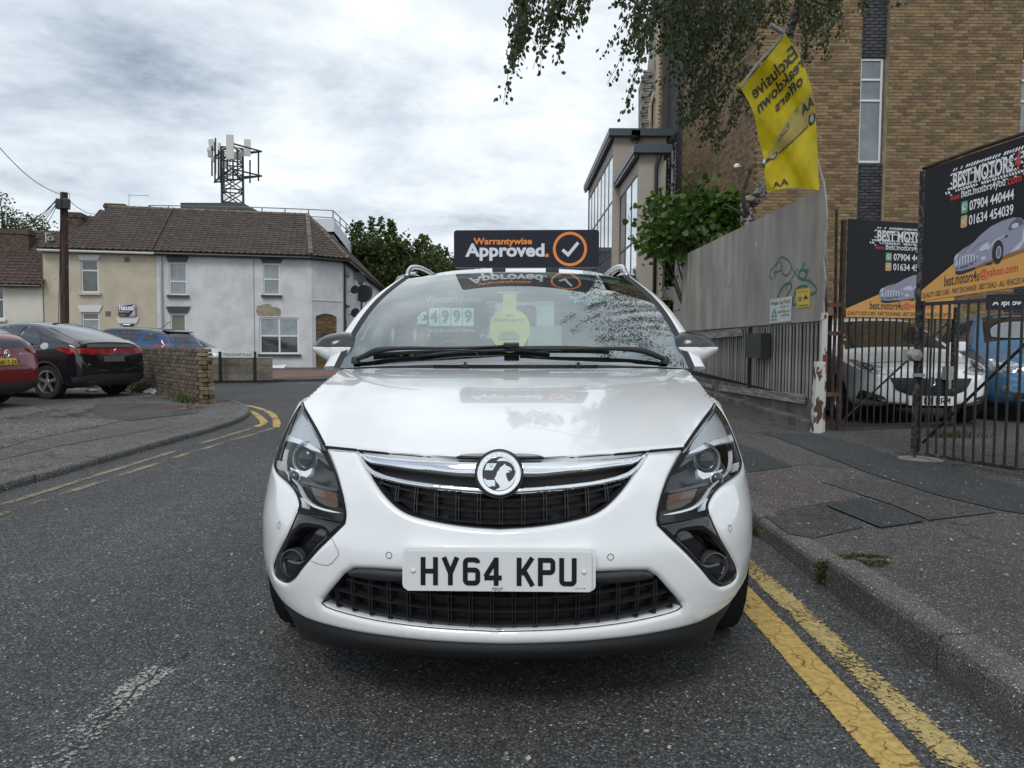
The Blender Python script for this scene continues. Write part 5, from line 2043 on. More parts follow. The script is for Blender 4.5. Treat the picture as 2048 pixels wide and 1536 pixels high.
L_outer = smooth_curve(L_outer, 3)
# lamp loop: tip, down the inner edge, along the bottom, up the outer edge
LAMP = L_top_in[::-1][:-1] + L_inner + [L_bot[1]] + L_outer + L_back[1:-1]
FOG_in = smooth_curve(inv(c2([(447, 716), (420, 742), (370, 792), (310, 852), (262, 905), (215, 960), (178, 1010), (150, 1032), (128, 1036), (95, 1022), (72, 995), (66, 965), (72, 930), (95, 875), (133, 800), (165, 730), (190, 672), (200, 658)])), 3)
FOG = FOG_in + [L_bot[1]]
GR_L = inv(c2([(520, 320), (542, 362), (575, 428), (622, 510), (680, 585), (745, 643), (820, 680), (950, 712), (1100, 736), (1250, 748)]))
GR_L = smooth_curve(GR_L + [(0, GR_L[-1][1] - 0.001)], 3)
GR_T = inv(c2([(520, 320), (700, 338), (900, 352), (1150, 368)]))
LG_T = inv(c2([(322, 1152), (360, 1098), (402, 1048), (450, 992), (500, 965), (600, 968), (700, 974), (800, 980)]))
LG_B = inv(c2([(322, 1152), (345, 1172), (400, 1192), (600, 1242), (900, 1284), (1290, 1306)]))
LIP_T = inv(c2([(80, 1110), (120, 1150), (180, 1203), (250, 1245), (400, 1290), (700, 1342), (1000, 1370), (1290, 1382)]))
BON = inv(c2([(345, 296), (520, 313), (700, 331), (900, 347), (1150, 361)]))
PLT = inv([(815, 1097), (815, 1176)])
def sym(half_out_to_in):
 """half outline from outside to the centre line, mirrored"""
 L_ = list(half_out_to_in)
 return L_ + [(-a, b) for a, b in L_[::-1] if abs(a) > 1e-6]
zc_top = BON[-1][1]
grille_loop = sym(GR_L) + [(-a, b) for a, b in [(GR_T[k]) for k in range(1, len(GR_T))]] + [(a, b) for a, b in GR_T[1:][::-1]]
lower_loop = sym(LG_B + [(0, LG_B[-1][1] - 0.0005)]) + [(-a, b) for a, b in LG_T[1:]] + LG_T[1:][::-1]
# ---- body skin with its openings
zlip = [(-s_of_y(0.66), LIP_T[0][1] + 0.005)] + LIP_T[1:]
ARCH_Y, WR = 0.955, 0.335
def arch(yc, r, n=16):
 sc = s_of_y(yc)
 return [(-(sc + r * math.cos(R(180 - 180 * k / n))), 0.34 + r * math.sin(R(180 * k / n))) for k in range(n + 1)]
bon_side = [(-s_of_y(y), z) for y, z in ((1.0, .925), (1.2, .955), (1.4, .985), (1.6, 1.015))]
belt = [(-s_of_y(y), z) for y, z in ((1.75, 1.02), (2.4, 1.035), (3.2, 1.055), (4.2, 1.085))]
left = []                                     # from the nose centre line along the top, outwards and back, then forward along the sill
left += [(0, zc_top - 0.004)]
left += [(a, b - 0.004) for a, b in BON[::-1]]
GAPL = 0.004
lamp_out = [p for p in L_inner[1:]] + [FOG_in[0]] + FOG_in[1:-1] + L_outer + L_back[1:-1] + [(TIP[0] - 0.004, TIP[1])]
left += [(a + 0.0, b) for a, b in lamp_out]
left += [(a, b - 0.004) for a, b in bon_side] + belt
left += [(-SMAX + 0.03, 1.085)]
low = [(-SMAX + 0.03, 0.26), (-s_of_y(4.2), 0.24)]
low += arch(3.72, 0.355)[::-1] + arch(ARCH_Y, 0.365)[::-1]
low += zlip[1:]
outer_half = left + low
outer = outer_half + [(-a, b) for a, b in outer_half[1:][::-1]]
outer = [outer[i] for i in range(len(outer)) if math.dist(outer[i], outer[i - 1]) > 1e-4]
outer = densify(outer, 0.03)
holes = [densify(grille_loop, 0.02), densify(lower_loop, 0.02)]
fine = []
for _a in np.arange(-1.35, 1.35, 0.022):
 for _b in np.arange(0.22, 0.95, 0.022):
  fine.append((_a + (int(_b / 0.022) % 2) * 0.011, _b))
fine = np.array(fine)
_ok = inside(fine, outer)
for _h in holes:
 _ok &= ~inside(fine, _h)
fine = fine[_ok]
_dm = np.minimum(dist_loop(fine, outer), np.minimum(dist_loop(fine, holes[0]), dist_loop(fine, holes[1])))
fine = fine[_dm > 0.026]
body = panel('body', outer, holes, S, PAINT, CAR, 0.07, (0.003, 0.007, 0.012, 0.019), thick=0.03, roll=0.013, rollw=0.018, extra=fine, flip=False)
# dark inner structure behind every opening
inner = MB()
_SI = lambda ins: (lambda a, b: S(np.array([[(-1 + 2 * a) * s_of_y(0.62), 0.17 + b * (0.74 - 0.17)]]), ins)[0])
inner.grid(_SI(0.10), 60, 20)
inner.box((0, 2.5, 0.22), (1.5, 3.3, 0.03))
inner.box((0, 0.62, 0.21), (1.05, 0.8, 0.02))
inner.box((0, 2.4, 0.60), (1.50, 1.1, 0.7))
for sgn in (-1, 1):
 for yc in (ARCH_Y, 3.72):
  inner.lathe([(0.355, sgn * 0.88), (0.365, sgn * 0.55), (0.02, sgn * 0.52)], (0, yc, 0.34), 'x', 28)
inner.build('inner_structure', DARK, CAR)
# ---- headlamps
def SL(p, ins=0.0):
 q = S(p, ins)
 q[:, 2] -= 0.42 * max(ins, 0)
 return q
def lamp(sg):
 S = SL
 lp = LAMP if sg < 0 else mirror_s(LAMP)
 inp = [p for p in lp]
 hl = panel('headlight', densify(inp, 0.02), [], lambda p: S(p, 0.075), M('lamp_housing', (0.014, 0.014, 0.016), 0.25), CAR, 0.03, ())
 hl.parent = CAR
 n = len(inp)
 a = S(np.array(inp), 0.002)
 b = S(np.array(inp), 0.078)
 make('housing_rim', np.concatenate([a, b]), [(i, (i + 1) % n, n + (i + 1) % n, n + i) for i in range(n)], GLOSSB, hl, True)
 cov = panel('lamp_lens', densify(inp, 0.02), [], lambda p: S(p, 0.003), LAMPGLASS, hl, 0.025, ())
 def mp(pts, ins):
  q = inv(c4(pts), lambda p: S(p, ins), _gp, _gpx)
  q = [(a_ * (1 if sg < 0 else -1), b_) for a_, b_ in q]
  return q
 def plate(name, pts, ins, mat, th=0.012):
  q = densify(mp(pts, ins), 0.015)
  if sg > 0:
   q = q[::-1]
  return panel(name, q, [], lambda p: S(p, ins), mat, hl, 0.02, (), thick=th)
 plate('reflector', [(385, 90), (420, 150), (520, 330), (640, 560), (665, 640), (520, 580), (380, 500), (250, 455), (215, 480), (235, 330), (260, 230), (320, 150)], 0.02,
          M('ribbed_reflector', (0.50, 0.52, 0.55), 0.35, metal=0.55, var=0.22, vs=10, stretch=(30, 30, 1)))
 plate('chrome_brow', [(222, 545), (250, 478), (280, 468), (400, 514), (530, 582), (640, 640), (664, 684), (560, 650), (420, 585), (330, 552), (250, 540)], 0.014, M('brow_silver', (0.78, 0.80, 0.83), 0.32, metal=0.35, coat=.5), 0.02)
 cpt = S(np.array([mp([(445, 735)], 0.05)[0]]), 0.05)[0]
 nrm = Vector((0.22 * sg, -1, 0.10)).normalized()
 rot = nrm.to_track_quat('Y', 'Z').to_matrix()
 m = MB()
 m.lathe([(0.049, -0.005), (0.054, 0.010), (0.050, 0.018), (0.045, 0.010)], cpt, 'y', 36, rot)
 ring = m.build('projector_ring', SATIN, hl, smooth='auto')
 m = MB()
 m.lathe([(0.0450, 0.008), (0.043, 0.015), (0.041, 0.010), (0.039, 0.004)], cpt, 'y', 36, rot)
 m.build('bezel_ring', CHROME, hl, smooth='auto')
 m = MB()
 m.lathe([(0.0, 0.022), (0.012, 0.021), (0.022, 0.018), (0.031, 0.012), (0.037, 0.005), (0.039, 0.001)], cpt, 'y', 32, rot)
 m.build('projector_lens', M('projector_glass', (0.012, 0.013, 0.016), 0.06, spec=0.6), hl, smooth=True)
 m = MB()
 m.lathe([(0.050, -0.030), (0.056, -0.015), (0.058, 0.0)], cpt + np.array(nrm) * -0.0, 'y', 30, rot)
 m.build('bowl', M('dark_chrome', (0.12, 0.125, 0.13), .2, metal=.9), hl, smooth=True)
 c3 = S(np.array([mp([(350, 965)], 0.03)[0]]), 0.03)[0]
 m = MB()
 m.lathe([(0.0, 0.016), (0.012, 0.013), (0.019, 0.004)], c3, 'y', 20, rot)
 m.build('side_light', M('projector_glass', (0, 0, 0)), hl, smooth=True)
 m = MB()
 m.lathe([(0.0195, 0.0), (0.022, 0.006), (0.0245, 0.0)], c3, 'y', 24, rot)
 m.build('side_light_ring', CHROME, hl, smooth=True)
 plate('chrome_bowl', [(290, 850), (380, 890), (480, 900), (560, 860), (540, 930), (490, 975), (420, 950), (370, 905), (300, 880)], 0.03, M('brow_silver', (0, 0, 0)))
 strip = [(192, 620), (195, 760), (215, 860), (262, 925), (330, 1000), (385, 1065), (415, 1130), (450, 1200), (500, 1262), (580, 1315), (700, 1355), (800, 1378), (885, 1392)]
 w = [8, 8, 9, 9, 9, 9, 10, 13, 24, 26, 24, 20, 6]
 a_, b_ = [], []
 for i, p in enumerate(strip):
  p0, p1 = strip[max(0, i - 1)], strip[min(len(strip) - 1, i + 1)]
  d = math.hypot(p1[0] - p0[0], p1[1] - p0[1])
  nx, ny = -(p1[1] - p0[1]) / d, (p1[0] - p0[0]) / d
  a_.append((p[0] + nx * w[i] / 2, p[1] + ny * w[i] / 2))
  b_.append((p[0] - nx * w[i] / 2, p[1] - ny * w[i] / 2))
 plate('light_strip', a_ + b_[::-1], 0.022, M('light_guide', (0.75, 0.78, 0.80), 0.2, spec=0.8, coat=0.6), 0.015)
 plate('shelf', [(430, 1010), (600, 1050), (850, 1110), (852, 1140), (760, 1125), (600, 1085), (440, 1040)], 0.03, M('shelf_grey', (0.05, 0.05, 0.055), 0.25), 0.03)
 plate('shelf', [(600, 700), (690, 700), (760, 840), (700, 800), (620, 740)], 0.035, M('shelf_grey', (0, 0, 0)), 0.02)
 ind = plate('indicator', [(540, 1080), (640, 1100), (760, 1130), (855, 1165), (862, 1210), (860, 1330), (800, 1330), (700, 1300), (610, 1240), (565, 1160)], 0.035, M('indicator_back', (0.10, 0.065, 0.045), 0.3, metal=0.4), 0.01)
 for k in range(13):
  x0 = 560 + k * 22
  y0 = 1090 + k * 6.5
  plate('rib', [(x0, y0), (x0 + 8, y0 + 2), (x0 + 34, y0 + 95), (x0 + 26, y0 + 96)], 0.028,
              M('indicator_orange', (0.20, 0.075, 0.03), 0.2, coat=0.5) if k > 5 else M('indicator_pale', (0.20, 0.16, 0.13), 0.2, coat=0.5), 0.006)
 return hl
lamp(-1)
lamp(1)
# ---- black fog lamp surrounds
def fog(sg):
 lp = FOG if sg < 0 else mirror_s(FOG)
 def mq(pts, ins=0.0):
  q = inv(c2(pts), lambda p: S(p, ins), _gp, _gpx)
  q = [(a_ * (1 if sg < 0 else -1), b_) for a_, b_ in q]
  return q if sg < 0 else q[::-1]
 rec = smooth_curve(mq([(265, 740), (235, 738), (200, 752), (165, 800), (130, 850), (112, 885), (150, 915), (205, 925), (240, 900), (300, 830), (350, 780), (330, 752)]), 2, True)
 fl_h = smooth_curve(mq([(150, 1005), (185, 990), (205, 955), (200, 915), (150, 900), (112, 880), (98, 900), (88, 950), (100, 990)]), 2, True)
 sur = panel('fog_lamp_surround', densify(lp, 0.015), [densify(rec, 0.01)], lambda p: S(p, 0.004), GLOSSB, CAR, 0.02, (0.004, 0.009), thick=0.03, roll=0.006, rollw=0.01)
 panel('air_duct', densify(rec, 0.012), [], lambda p: S(p, 0.045), GLOSSB, sur, 0.02, ())
 n = len(rec)
 a, b = S(np.array(rec), 0.006), S(np.array(rec), 0.046)
 make('duct_wall', np.concatenate([a, b]), [(i, (i + 1) % n, n + (i + 1) % n, n + i) for i in range(n)], GLOSSB, sur, True)
 c = S(np.array([mq([(150, 938)])[0]]), 0.022)[0]
 nrm = Vector((0.30 * sg, -1, 0.05)).normalized()
 rot = nrm.to_track_quat('Y', 'Z').to_matrix()
 m = MB()
 m.lathe([(0.047, -0.02), (0.045, 0.012), (0.041, 0.013), (0.039, 0.002)], c, 'y', 30, rot)
 fl = m.build('fog_lamp', M('fog_rim', (0.06, 0.06, 0.065), 0.3), CAR, smooth='auto')
 m = MB()
 m.lathe([(0.0, -0.025), (0.02, -0.02), (0.032, -0.006), (0.039, 0.004)], c, 'y', 30, rot)
 m.build('fog_reflector', M('fog_metal', (0.30, 0.31, 0.33), 0.25, metal=0.9), fl, smooth=True)
 m = MB()
 m.lathe([(0.0, 0.014), (0.02, 0.012), (0.034, 0.007), (0.040, 0.003)], c, 'y', 30, rot)
 m.build('fog_lens', LAMPGLASS, fl, smooth=True)
 m = MB()
 m.lathe([(0.0, 0.008), (0.008, 0.004), (0.011, -0.012)], c + np.array((0, 0, 0)), 'y', 14, rot)
 m.build('bulb_cap', CHROME, fl, smooth=True)
fog(-1)
fog(1)
for sg in (-1, 1):
 for nm, q, r_ in (('lamp_seal', L_top_in + L_inner[1:], 0.0032), ('lamp_seal', L_outer + L_back[1:], 0.0028), ('surround_seal', FOG_in, 0.002)):
  m = MB()
  m.tube([Vector(x) for x in S(np.array([(a * -sg, b) for a, b in densify(q, 0.02, False)]), 0.004 if nm[0] == 'l' else 0.006)], r_, 6)
  m.build(nm, DARK, CAR)
# ---- chin spoiler: black lower lip
lipmb = MB()
_lt = [(a, b) for a, b in LIP_T]
_lx = np.array([-p[0] for p in _lt][::-1])
_lz = np.array([p[1] for p in _lt][::-1])
def lipfn(a, b):
 s = (-1 + 2 * a) * 1.17
 zt = float(np.interp(abs(s), _lx, _lz)) + 0.006
 zb = 0.212 - 0.055 * min(1, max(0, (abs(s) - .35) / .45)) ** 1.3 + 0.13 * min(1, max(0, (abs(s) - .80) / .32)) ** 1.2
 z = zt + (zb - zt) * b
 ins = 0.014 + 0.012 * abs(s) ** 3 - 0.012 * math.sin(b * math.pi)
 P = S(np.array([[s, max(z, 0.2)]]), ins)[0]
 P[2] = z
 return P
lipmb.grid(lipfn, 70, 8)
lipmb.build('chin_spoiler', M('chin_black', (0.009, 0.009, 0.010), .6), CAR, smooth=True)
# ---- upper grille: chrome bars, honeycomb of ribs
def strip_s(pts, hw, ins, mat, name, parent, depth=0.02):
 """a bar lying on the skin: pts (s,z,half height)"""
 up = [(s, z + h) for s, z, h in pts]
 dn = [(s, z - h) for s, z, h in pts]
 lp = up + dn[::-1]
 if area(lp) < 0:
  lp = lp[::-1]
 return panel(name, densify(lp, 0.02), [], lambda p: S(p, ins), mat, parent, 0.02, (), thick=depth)
grille = panel('upper_grille', densify(grille_loop, 0.03), [], lambda p: S(p, 0.05), BLACKP, CAR, 0.04, ())
# surround wall
gl = densify(grille_loop, 0.015)
n_ = len(gl)
make('grille_surround', np.concatenate([S(np.array(gl), 0.006), S(np.array([(a * 0.985, b) for a, b in gl]), 0.05)]), [(i, (i + 1) % n_, n_ + (i + 1) % n_, n_ + i) for i in range(n_)], BLACKP, grille, True)
def chrome_piece(name, pts, ins=-0.006, th=0.022, mat=None, roll=0.006):
 for sg in (-1, 1):
  q = inv(c2(pts))
  q = [(a_ * (1 if sg < 0 else -1), b_) for a_, b_ in q]
  if area(q) < 0:
   q = q[::-1]
  panel(name, densify(q, 0.012), [], lambda p: S(p, ins), mat or CHROME, grille, 0.015, (0.002, 0.004), thick=th, roll=roll, rollw=0.010)
chrome_piece('chrome_bar', [(532, 328), (545, 332), (600, 345), (700, 358), (900, 374), (1100, 384), (1190, 386), (1192, 440), (1188, 462), (1080, 460), (900, 436), (700, 406), (600, 390), (570, 372), (552, 352)], -0.010)
chrome_piece('chrome_bar', [(526, 322), (534, 328), (555, 362), (580, 398), (615, 428), (680, 455), (800, 482), (950, 503), (1100, 518), (1195, 524), (1215, 550), (1195, 556), (1060, 545), (900, 528), (760, 503), (660, 478), (600, 452), (565, 412), (540, 366)], -0.006)
def ribs(loop, vx, hz, parent, dep, nm, shift):
 """real grid bars clipped to the opening"""
 la = np.array(loop)
 vb, hb = MB(), MB()
 for s0 in vx:
  zs = np.arange(la[:, 1].min(), la[:, 1].max(), 0.004)
  pts = np.stack([np.full(len(zs), s0), zs], 1)
  ok = inside(pts, la)
  if ok.sum() < 3:
   continue
  z0, z1 = zs[ok].min() + 0.005, zs[ok].max() - 0.004
  for off in (-0.004, 0.004):
   g = []
   zz = np.linspace(z0, z1, 8)
   for ds in (-0.0016, 0.0016):
    g.append(S(np.stack([np.full(8, s0 + off + ds), zz], 1), dep + 0.0))
    g.append(S(np.stack([np.full(8, s0 + off + ds), zz], 1), 0.05))
   vs = np.concatenate(g)
   fs = []
   for i in range(7):
    fs += [(i, i + 1, 16 + i + 1, 16 + i), (8 + i, 8 + i + 1, i + 1, i), (16 + i, 16 + i + 1, 24 + i + 1, 24 + i)]
   vb.add(vs, fs)
 for zf in hz:
  ss = np.arange(la[:, 0].min(), la[:, 0].max(), 0.012)
  z = np.array([zf(s) for s in ss])
  ok = inside(np.stack([ss, z], 1), la) & (dist_loop(np.stack([ss, z], 1), la) > 0.006)
  idx = np.where(ok)[0]
  if len(idx) < 4:
   continue
  ss, z = ss[idx], z[idx]
  n = len(ss)
  a = S(np.stack([ss, z + 0.003], 1), dep)
  b = S(np.stack([ss, z - 0.003], 1), dep + 0.002)
  c = S(np.stack([ss, z + 0.006], 1), 0.05)
  d = S(np.stack([ss, z - 0.001], 1), 0.05)
  fs = []
  for i in range(n - 1):
   if ss[i + 1] - ss[i] > 0.02:
    continue
   fs += [(i, i + 1, n + i + 1, n + i), (2 * n + i, 2 * n + i + 1, i + 1, i), (n + i, n + i + 1, 3 * n + i + 1, 3 * n + i)]
  hb.add(np.concatenate([a, b, c, d]), fs)
 vb.build('vertical_ribs', BLACKG, parent)['kind'] = 'stuff'
 hb.build('horizontal_ribs', BLACKG, parent)['kind'] = 'stuff'
BLACKG = M('grille_black', (0.02, 0.02, 0.022), 0.32)
_gb = grille_loop
zg0, zg1 = GR_L[-1][1], zc_top
curveU = lambda s: 0.12 * abs(s) ** 1.5
_low = inv(c2([(1225, 556), (1060, 548), (900, 531), (760, 506), (660, 481), (600, 456), (575, 428)]))
_rb = sym([p for p in GR_L if p[1] < _low[-1][1]]) + [(-a, b) for a, b in _low[::-1]] + _low
ribs(_rb, np.arange(-0.64, 0.65, 0.0645) + 0.0, [(lambda s, k=k: zg0 + 0.012 + k * 0.033 + 0.20 * abs(s) ** 1.8) for k in range(0, 3)], grille, 0.016, 'u', 0)
lgr = panel('lower_grille', densify(lower_loop, 0.03), [], lambda p: S(p, 0.055), BLACKP, CAR, 0.04, ())
ll = densify(lower_loop, 0.015)
n_ = len(ll)
make('grille_surround', np.concatenate([S(np.array(ll), 0.006), S(np.array([(a * 0.985, b) for a, b in ll]), 0.055)]), [(i, (i + 1) % n_, n_ + (i + 1) % n_, n_ + i) for i in range(n_)], BLACKP, lgr, True)
zl0 = LG_B[-1][1]
ribs(lower_loop, np.arange(-0.64, 0.65, 0.062), [(lambda s, k=k: zl0 + 0.014 + k * 0.040 + 0.10 * abs(s) ** 1.8) for k in range(0, 4)], lgr, 0.018, 'l', 0)
# dark brow over the lower grille
for sg in (-1, 1):
 q = inv(c2([(455, 992), (480, 968), (520, 958), (600, 960), (700, 970), (810, 976), (820, 1030), (740, 1042), (640, 1038), (540, 1024), (470, 1010)]))
 q = [(a_ * (1 if sg < 0 else -1), b_) for a_, b_ in q]
 if area(q) < 0:
  q = q[::-1]
 panel('grille_brow', densify(q, 0.015), [], lambda p: S(p, 0.0), M('brow_black', (0.025, 0.026, 0.03), 0.35), lgr, 0.02, (0.004, 0.008), thick=0.03, roll=0.012, rollw=0.014)
# ---- badge
bc = S(np.array(inv([(1001, 947)])), 0)[0]
bc = np.array([0.0, bc[1], bc[2]])
BN = Vector((0, -1, 0.16)).normalized()
brot = BN.to_track_quat('Y', 'Z').to_matrix()
bx = Vector((1, 0, 0))
bu = bx.cross(-BN).normalized()
if bu.z < 0:
 bu = -bu
BC = Vector(bc) + BN * 0.012
rB = 0.0635
badge = MB().lathe([(rB * 1.0, -0.02), (rB * 1.0, 0.004), (rB * 0.97, 0.010), (rB * 0.90, 0.011), (rB * 0.80, 0.009), (rB * 0.745, 0.010), (rB * 0.73, 0.004)], BC, 'y', 64, brot).build('badge', CHROME, CAR, smooth='auto')
MB().lathe([(rB * 1.10, -0.035), (rB * 1.10, 0.0), (rB * 1.01, -0.002)], BC, 'y', 48, brot).build('badge_surround', BLACKP, badge, smooth='auto')
MB().lathe([(0, 0.0045), (rB * 0.735, 0.0045)], BC, 'y', 48, brot).build('badge_disc', GLOSSB, badge)
def bfn(p, lift=0.0065):
 """pixels of the enlarged badge picture -> badge face"""
 k = rB / 596.0
 x = (p[:, 0] - 840) * k
 z = (800 - p[:, 1]) * k
 return np.array(BC)[None] + x[:, None] * np.array(bx) + z[:, None] * np.array(bu) + np.array(BN) * lift
GRIF = [(1000, 535), (1020, 590), (1090, 608), (1140, 640), (1172, 665), (1165, 742), (1140, 712), (1100, 705), (1072, 712), (1115, 740), (1118, 765), (1050, 772), (1022, 800), (1030, 870), (1060, 950), (1100, 1020), (1180, 960), (1235, 890), (1262, 820), (1280, 750), (1335, 745), (1330, 850), (1290, 980), (1210, 1120), (1100, 1230), (980, 1290), (870, 1310), (760, 1300), (650, 1265), (760, 1220), (870, 1165), (830, 1080), (770, 1020), (742, 960), (715, 938), (745, 880), (790, 790), (775, 770), (850, 690), (845, 660), (920, 600)]
shape('griffin', [GRIF, [(520, 530), (775, 528), (668, 712), (450, 708), (480, 620)], [(350, 955), (390, 925), (440, 945), (470, 925), (500, 970), (730, 972), (735, 1135), (640, 1125), (620, 1155), (560, 1140), (470, 1090), (430, 1130), (380, 1040)], [(770, 470), (830, 410), (920, 382), (1030, 378), (1130, 420), (1220, 510), (1290, 630), (1310, 720), (1270, 740), (1230, 620), (1160, 530), (1060, 475), (940, 462), (850, 465)]], lambda p: bfn(p), M('badge_silver', (0.80, 0.83, 0.86), 0.18, metal=0.75), badge)
text('badge_letter', 'V', lambda p: bfn(p, 0.0075), (570, 650, 690, 560), M('badge_grey', (0.35, 0.37, 0.40), 0.4), badge)
_vt = 'VAUXHALL'
for i, ch in enumerate(_vt):
 an = R(143 - i * 15.2)
 rr = 0.85 * rB
 V_, F_ = text_geo(ch, 0.0)
 lo, hi = V_[:, :2].min(0), V_[:, :2].max(0)
 q = (V_[:, :2] - (lo + hi) / 2) / (hi[1] - lo[1]) * rB * 0.085
 ca, sa = math.cos(an - math.pi / 2), math.sin(an - math.pi / 2)
 X = rr * math.cos(an) + q[:, 0] * ca - q[:, 1] * sa
 Z = rr * math.sin(an) + q[:, 0] * sa + q[:, 1] * ca
 make('badge_letter', np.array(BC)[None] + X[:, None] * np.array(bx) + Z[:, None] * np.array(bu) + np.array(BN) * 0.0112, F_, M('badge_grey', (0, 0, 0)), badge)
# ---- number plate
PW, PH = 0.520, 0.111
pc = S(np.array(inv([(999, 1138)])), 0)[0]
PC = Vector((0.0, pc[1] - 0.020, pc[2]))
pz = Vector((0, 0.05, 1)).normalized()
pn = Vector((0, -1, 0.05)).normalized()
def pfn(p, lift=0.0):
 return np.array(PC)[None] + p[:, :1] * np.array((1, 0, 0.0)) + p[:, 1:2] * np.array(pz) + np.array(pn) * (0.004 + lift)
def rrect(x0, y0, x1, y1, r, n=5):
 return ([(x1 - r + r * math.cos(R(a)), y1 - r + r * math.sin(R(a))) for a in np.linspace(0, 90, n)] +
   [(x0 + r + r * math.cos(R(a)), y1 - r + r * math.sin(R(a))) for a in np.linspace(90, 180, n)] +
   [(x0 + r + r * math.cos(R(a)), y0 + r + r * math.sin(R(a))) for a in np.linspace(180, 270, n)] +
   [(x1 - r + r * math.cos(R(a)), y0 + r + r * math.sin(R(a))) for a in np.linspace(270, 360, n)])
npl = panel('number_plate', rrect(-PW / 2, -PH / 2, PW / 2, PH / 2, 0.008), [], lambda p: pfn(p), M('plate_white', (0.70, 0.72, 0.72), 0.30, coat=0.3), CAR, None, (), thick=0.012, inward=(0, 1, 0), flip=False)
plate_text('lettering', 'HY64 KPU', lambda p, l: pfn(p, 0.0012 + l), -0.218, -0.0395, 0.436, 0.079, M('plate_black', (0.006, 0.006, 0.006), 0.35), npl)
text('maker_name', 'SOLUS', lambda p: pfn(p, 0.001), (-0.018, -0.050, 0.012, -0.0445), M('plate_black', (0, 0, 0)), npl)
text('maker_name', 'ME1 1BB', lambda p: pfn(p, 0.001), (-0.012, -0.0535, 0.006, -0.0515), M('plate_black', (0, 0, 0)), npl)
text('maker_name', 'BS AU 145E', lambda p: pfn(p, 0.001), (0.215, -0.0465, 0.243, -0.0440), M('plate_black', (0, 0, 0)), npl)
for sg in (-1, 1):
 m = MB()
 c = Vector(pfn(np.array([[sg * 0.239, 0.0]]), 0)[0])
 m.lathe([(0.0, 0.005), (0.004, 0.0045), (0.0072, 0.0015), (0.0078, 0.0)], c, 'y', 18, Vector((0, -1, 0)).to_track_quat('Y', 'Z').to_matrix())
 m.build('screw_cap', M('screw_white', (0.66, 0.68, 0.69), 0.35), npl, smooth=True)
# plinth the plate sits on, body colour
plq = rrect(-PW / 2 - 0.012, -PH / 2 - 0.002, PW / 2 + 0.012, PH / 2 + 0.008, 0.016)
panel('plate_plinth', plq, [], lambda p: pfn(p, -0.016), PAINT, CAR, None, (), thick=0.05, inward=(0, 1, 0))
# ---- parking sensors, towing eye cover
def ring_on(px, py, r, name, par, both=True):
 c0 = inv([(px, py)])[0]
 for sg in ((-1, 1) if both else (-1,)):
  s0 = c0[0] * (-sg)
  o_ = [(s0 + r * math.cos(a), c0[1] + r * math.sin(a)) for a in np.linspace(0, 2 * math.pi, 25)[:-1]]
  i_ = [(s0 + (r - 0.0016) * math.cos(a), c0[1] + (r - 0.0016) * math.sin(a)) for a in np.linspace(0, 2 * math.pi, 25)[:-1]]
  panel(name, o_, [i_], lambda p: S(p, -0.0012), DARK, par, None, ())
ring_on(778, 1110.5, 0.0098, 'parking_sensor', CAR)
ring_on(558, 1051, 0.0115, 'parking_sensor', CAR)
tow = [(385, 792), (402, 830), (425, 880), (412, 905), (380, 938), (350, 944), (310, 935), (272, 918)]
q = smooth_curve(inv(c2(tow)), 3)
lp = stroke(q, 0.0016)
panel('towing_cover_seam', lp if area(lp) > 0 else lp[::-1], [], lambda p: S(p, -0.0012), M('seam_grey', (0.12, 0.12, 0.13), 0.6), CAR, None, ())
# ================================================================== bonnet
F3 = []
for p in BON[::-1]:
 F3.append(S(np.array([p]), 0)[0])
for p in L_top_in[1:]:
 F3.append(S(np.array([p]), 0)[0])
F3 = np.array(F3)
F3[0, 0] = -0.0
F3 = np.array([[0, F3[0, 1], F3[0, 2]]] + [r for r in F3[1:]])
_fu = np.concatenate([[0], np.cumsum(np.linalg.norm(np.diff(F3, axis=0), axis=1))])
_fu /= _fu[-1]
_fug = np.linspace(0, 1, 201)
_fxg, _fyg, _fzg = [np.interp(_fug, _fu, c_) for c_ in (-F3[:, 0], F3[:, 1], F3[:, 2])]
# the rear edge is spread so that lines run straight back from the nose
_rxg = np.where(_fxg[-1] > 0, (_fxg / _fxg.max()) * 0.55 + 0.45 * _fug, 0)
_rxg = _rxg / _rxg[-1]
_rxg = np.maximum.accumulate(_rxg)
def _frontedge(u):
 a = np.abs(u)
 return np.sign(u) * np.interp(a, _fug, _fxg), np.interp(a, _fug, _fyg), np.interp(a, _fug, _fzg)
def B(p):
 u, v = p[:, 0], p[:, 1]
 fx, fy, fz = _frontedge(u)
 a = np.abs(u)
 rx = np.sign(u) * 0.858 * np.interp(a, _fug, _rxg)
 ra = np.abs(rx) / 0.858
 ry = 1.34 + 0.27 * ra ** 2.2
 rz = 1.016 - 0.004 * ra ** 2 - 0.004
 dx, dy, dz = rx - fx, ry - fy, rz - fz
 w = np.clip((1 - a) / 0.35, 0, 1)
 kz = 0.50 + 0.28 * w           # rises early in the middle, evenly at the edge
 p1x, p1y, p1z = fx + 0.4 * dx, fy + 0.36 * dy, fz + kz * dz
 X = (1 - v) ** 2 * fx + 2 * v * (1 - v) * p1x + v * v * rx
 Y = (1 - v) ** 2 * fy + 2 * v * (1 - v) * p1y + v * v * ry
 Z = (1 - v) ** 2 * fz + 2 * v * (1 - v) * p1z + v * v * rz
 cr = 1 / (1 + np.exp((np.abs(X) - (0.56 + 0.16 * v)) / 0.022))
 Z = Z + 0.010 * cr * np.clip(v * 3, 0, 1) * (1 - 0.3 * v) - 0.004 * np.clip(v * 3, 0, 1)
 return np.stack([X, Y, Z], 1)
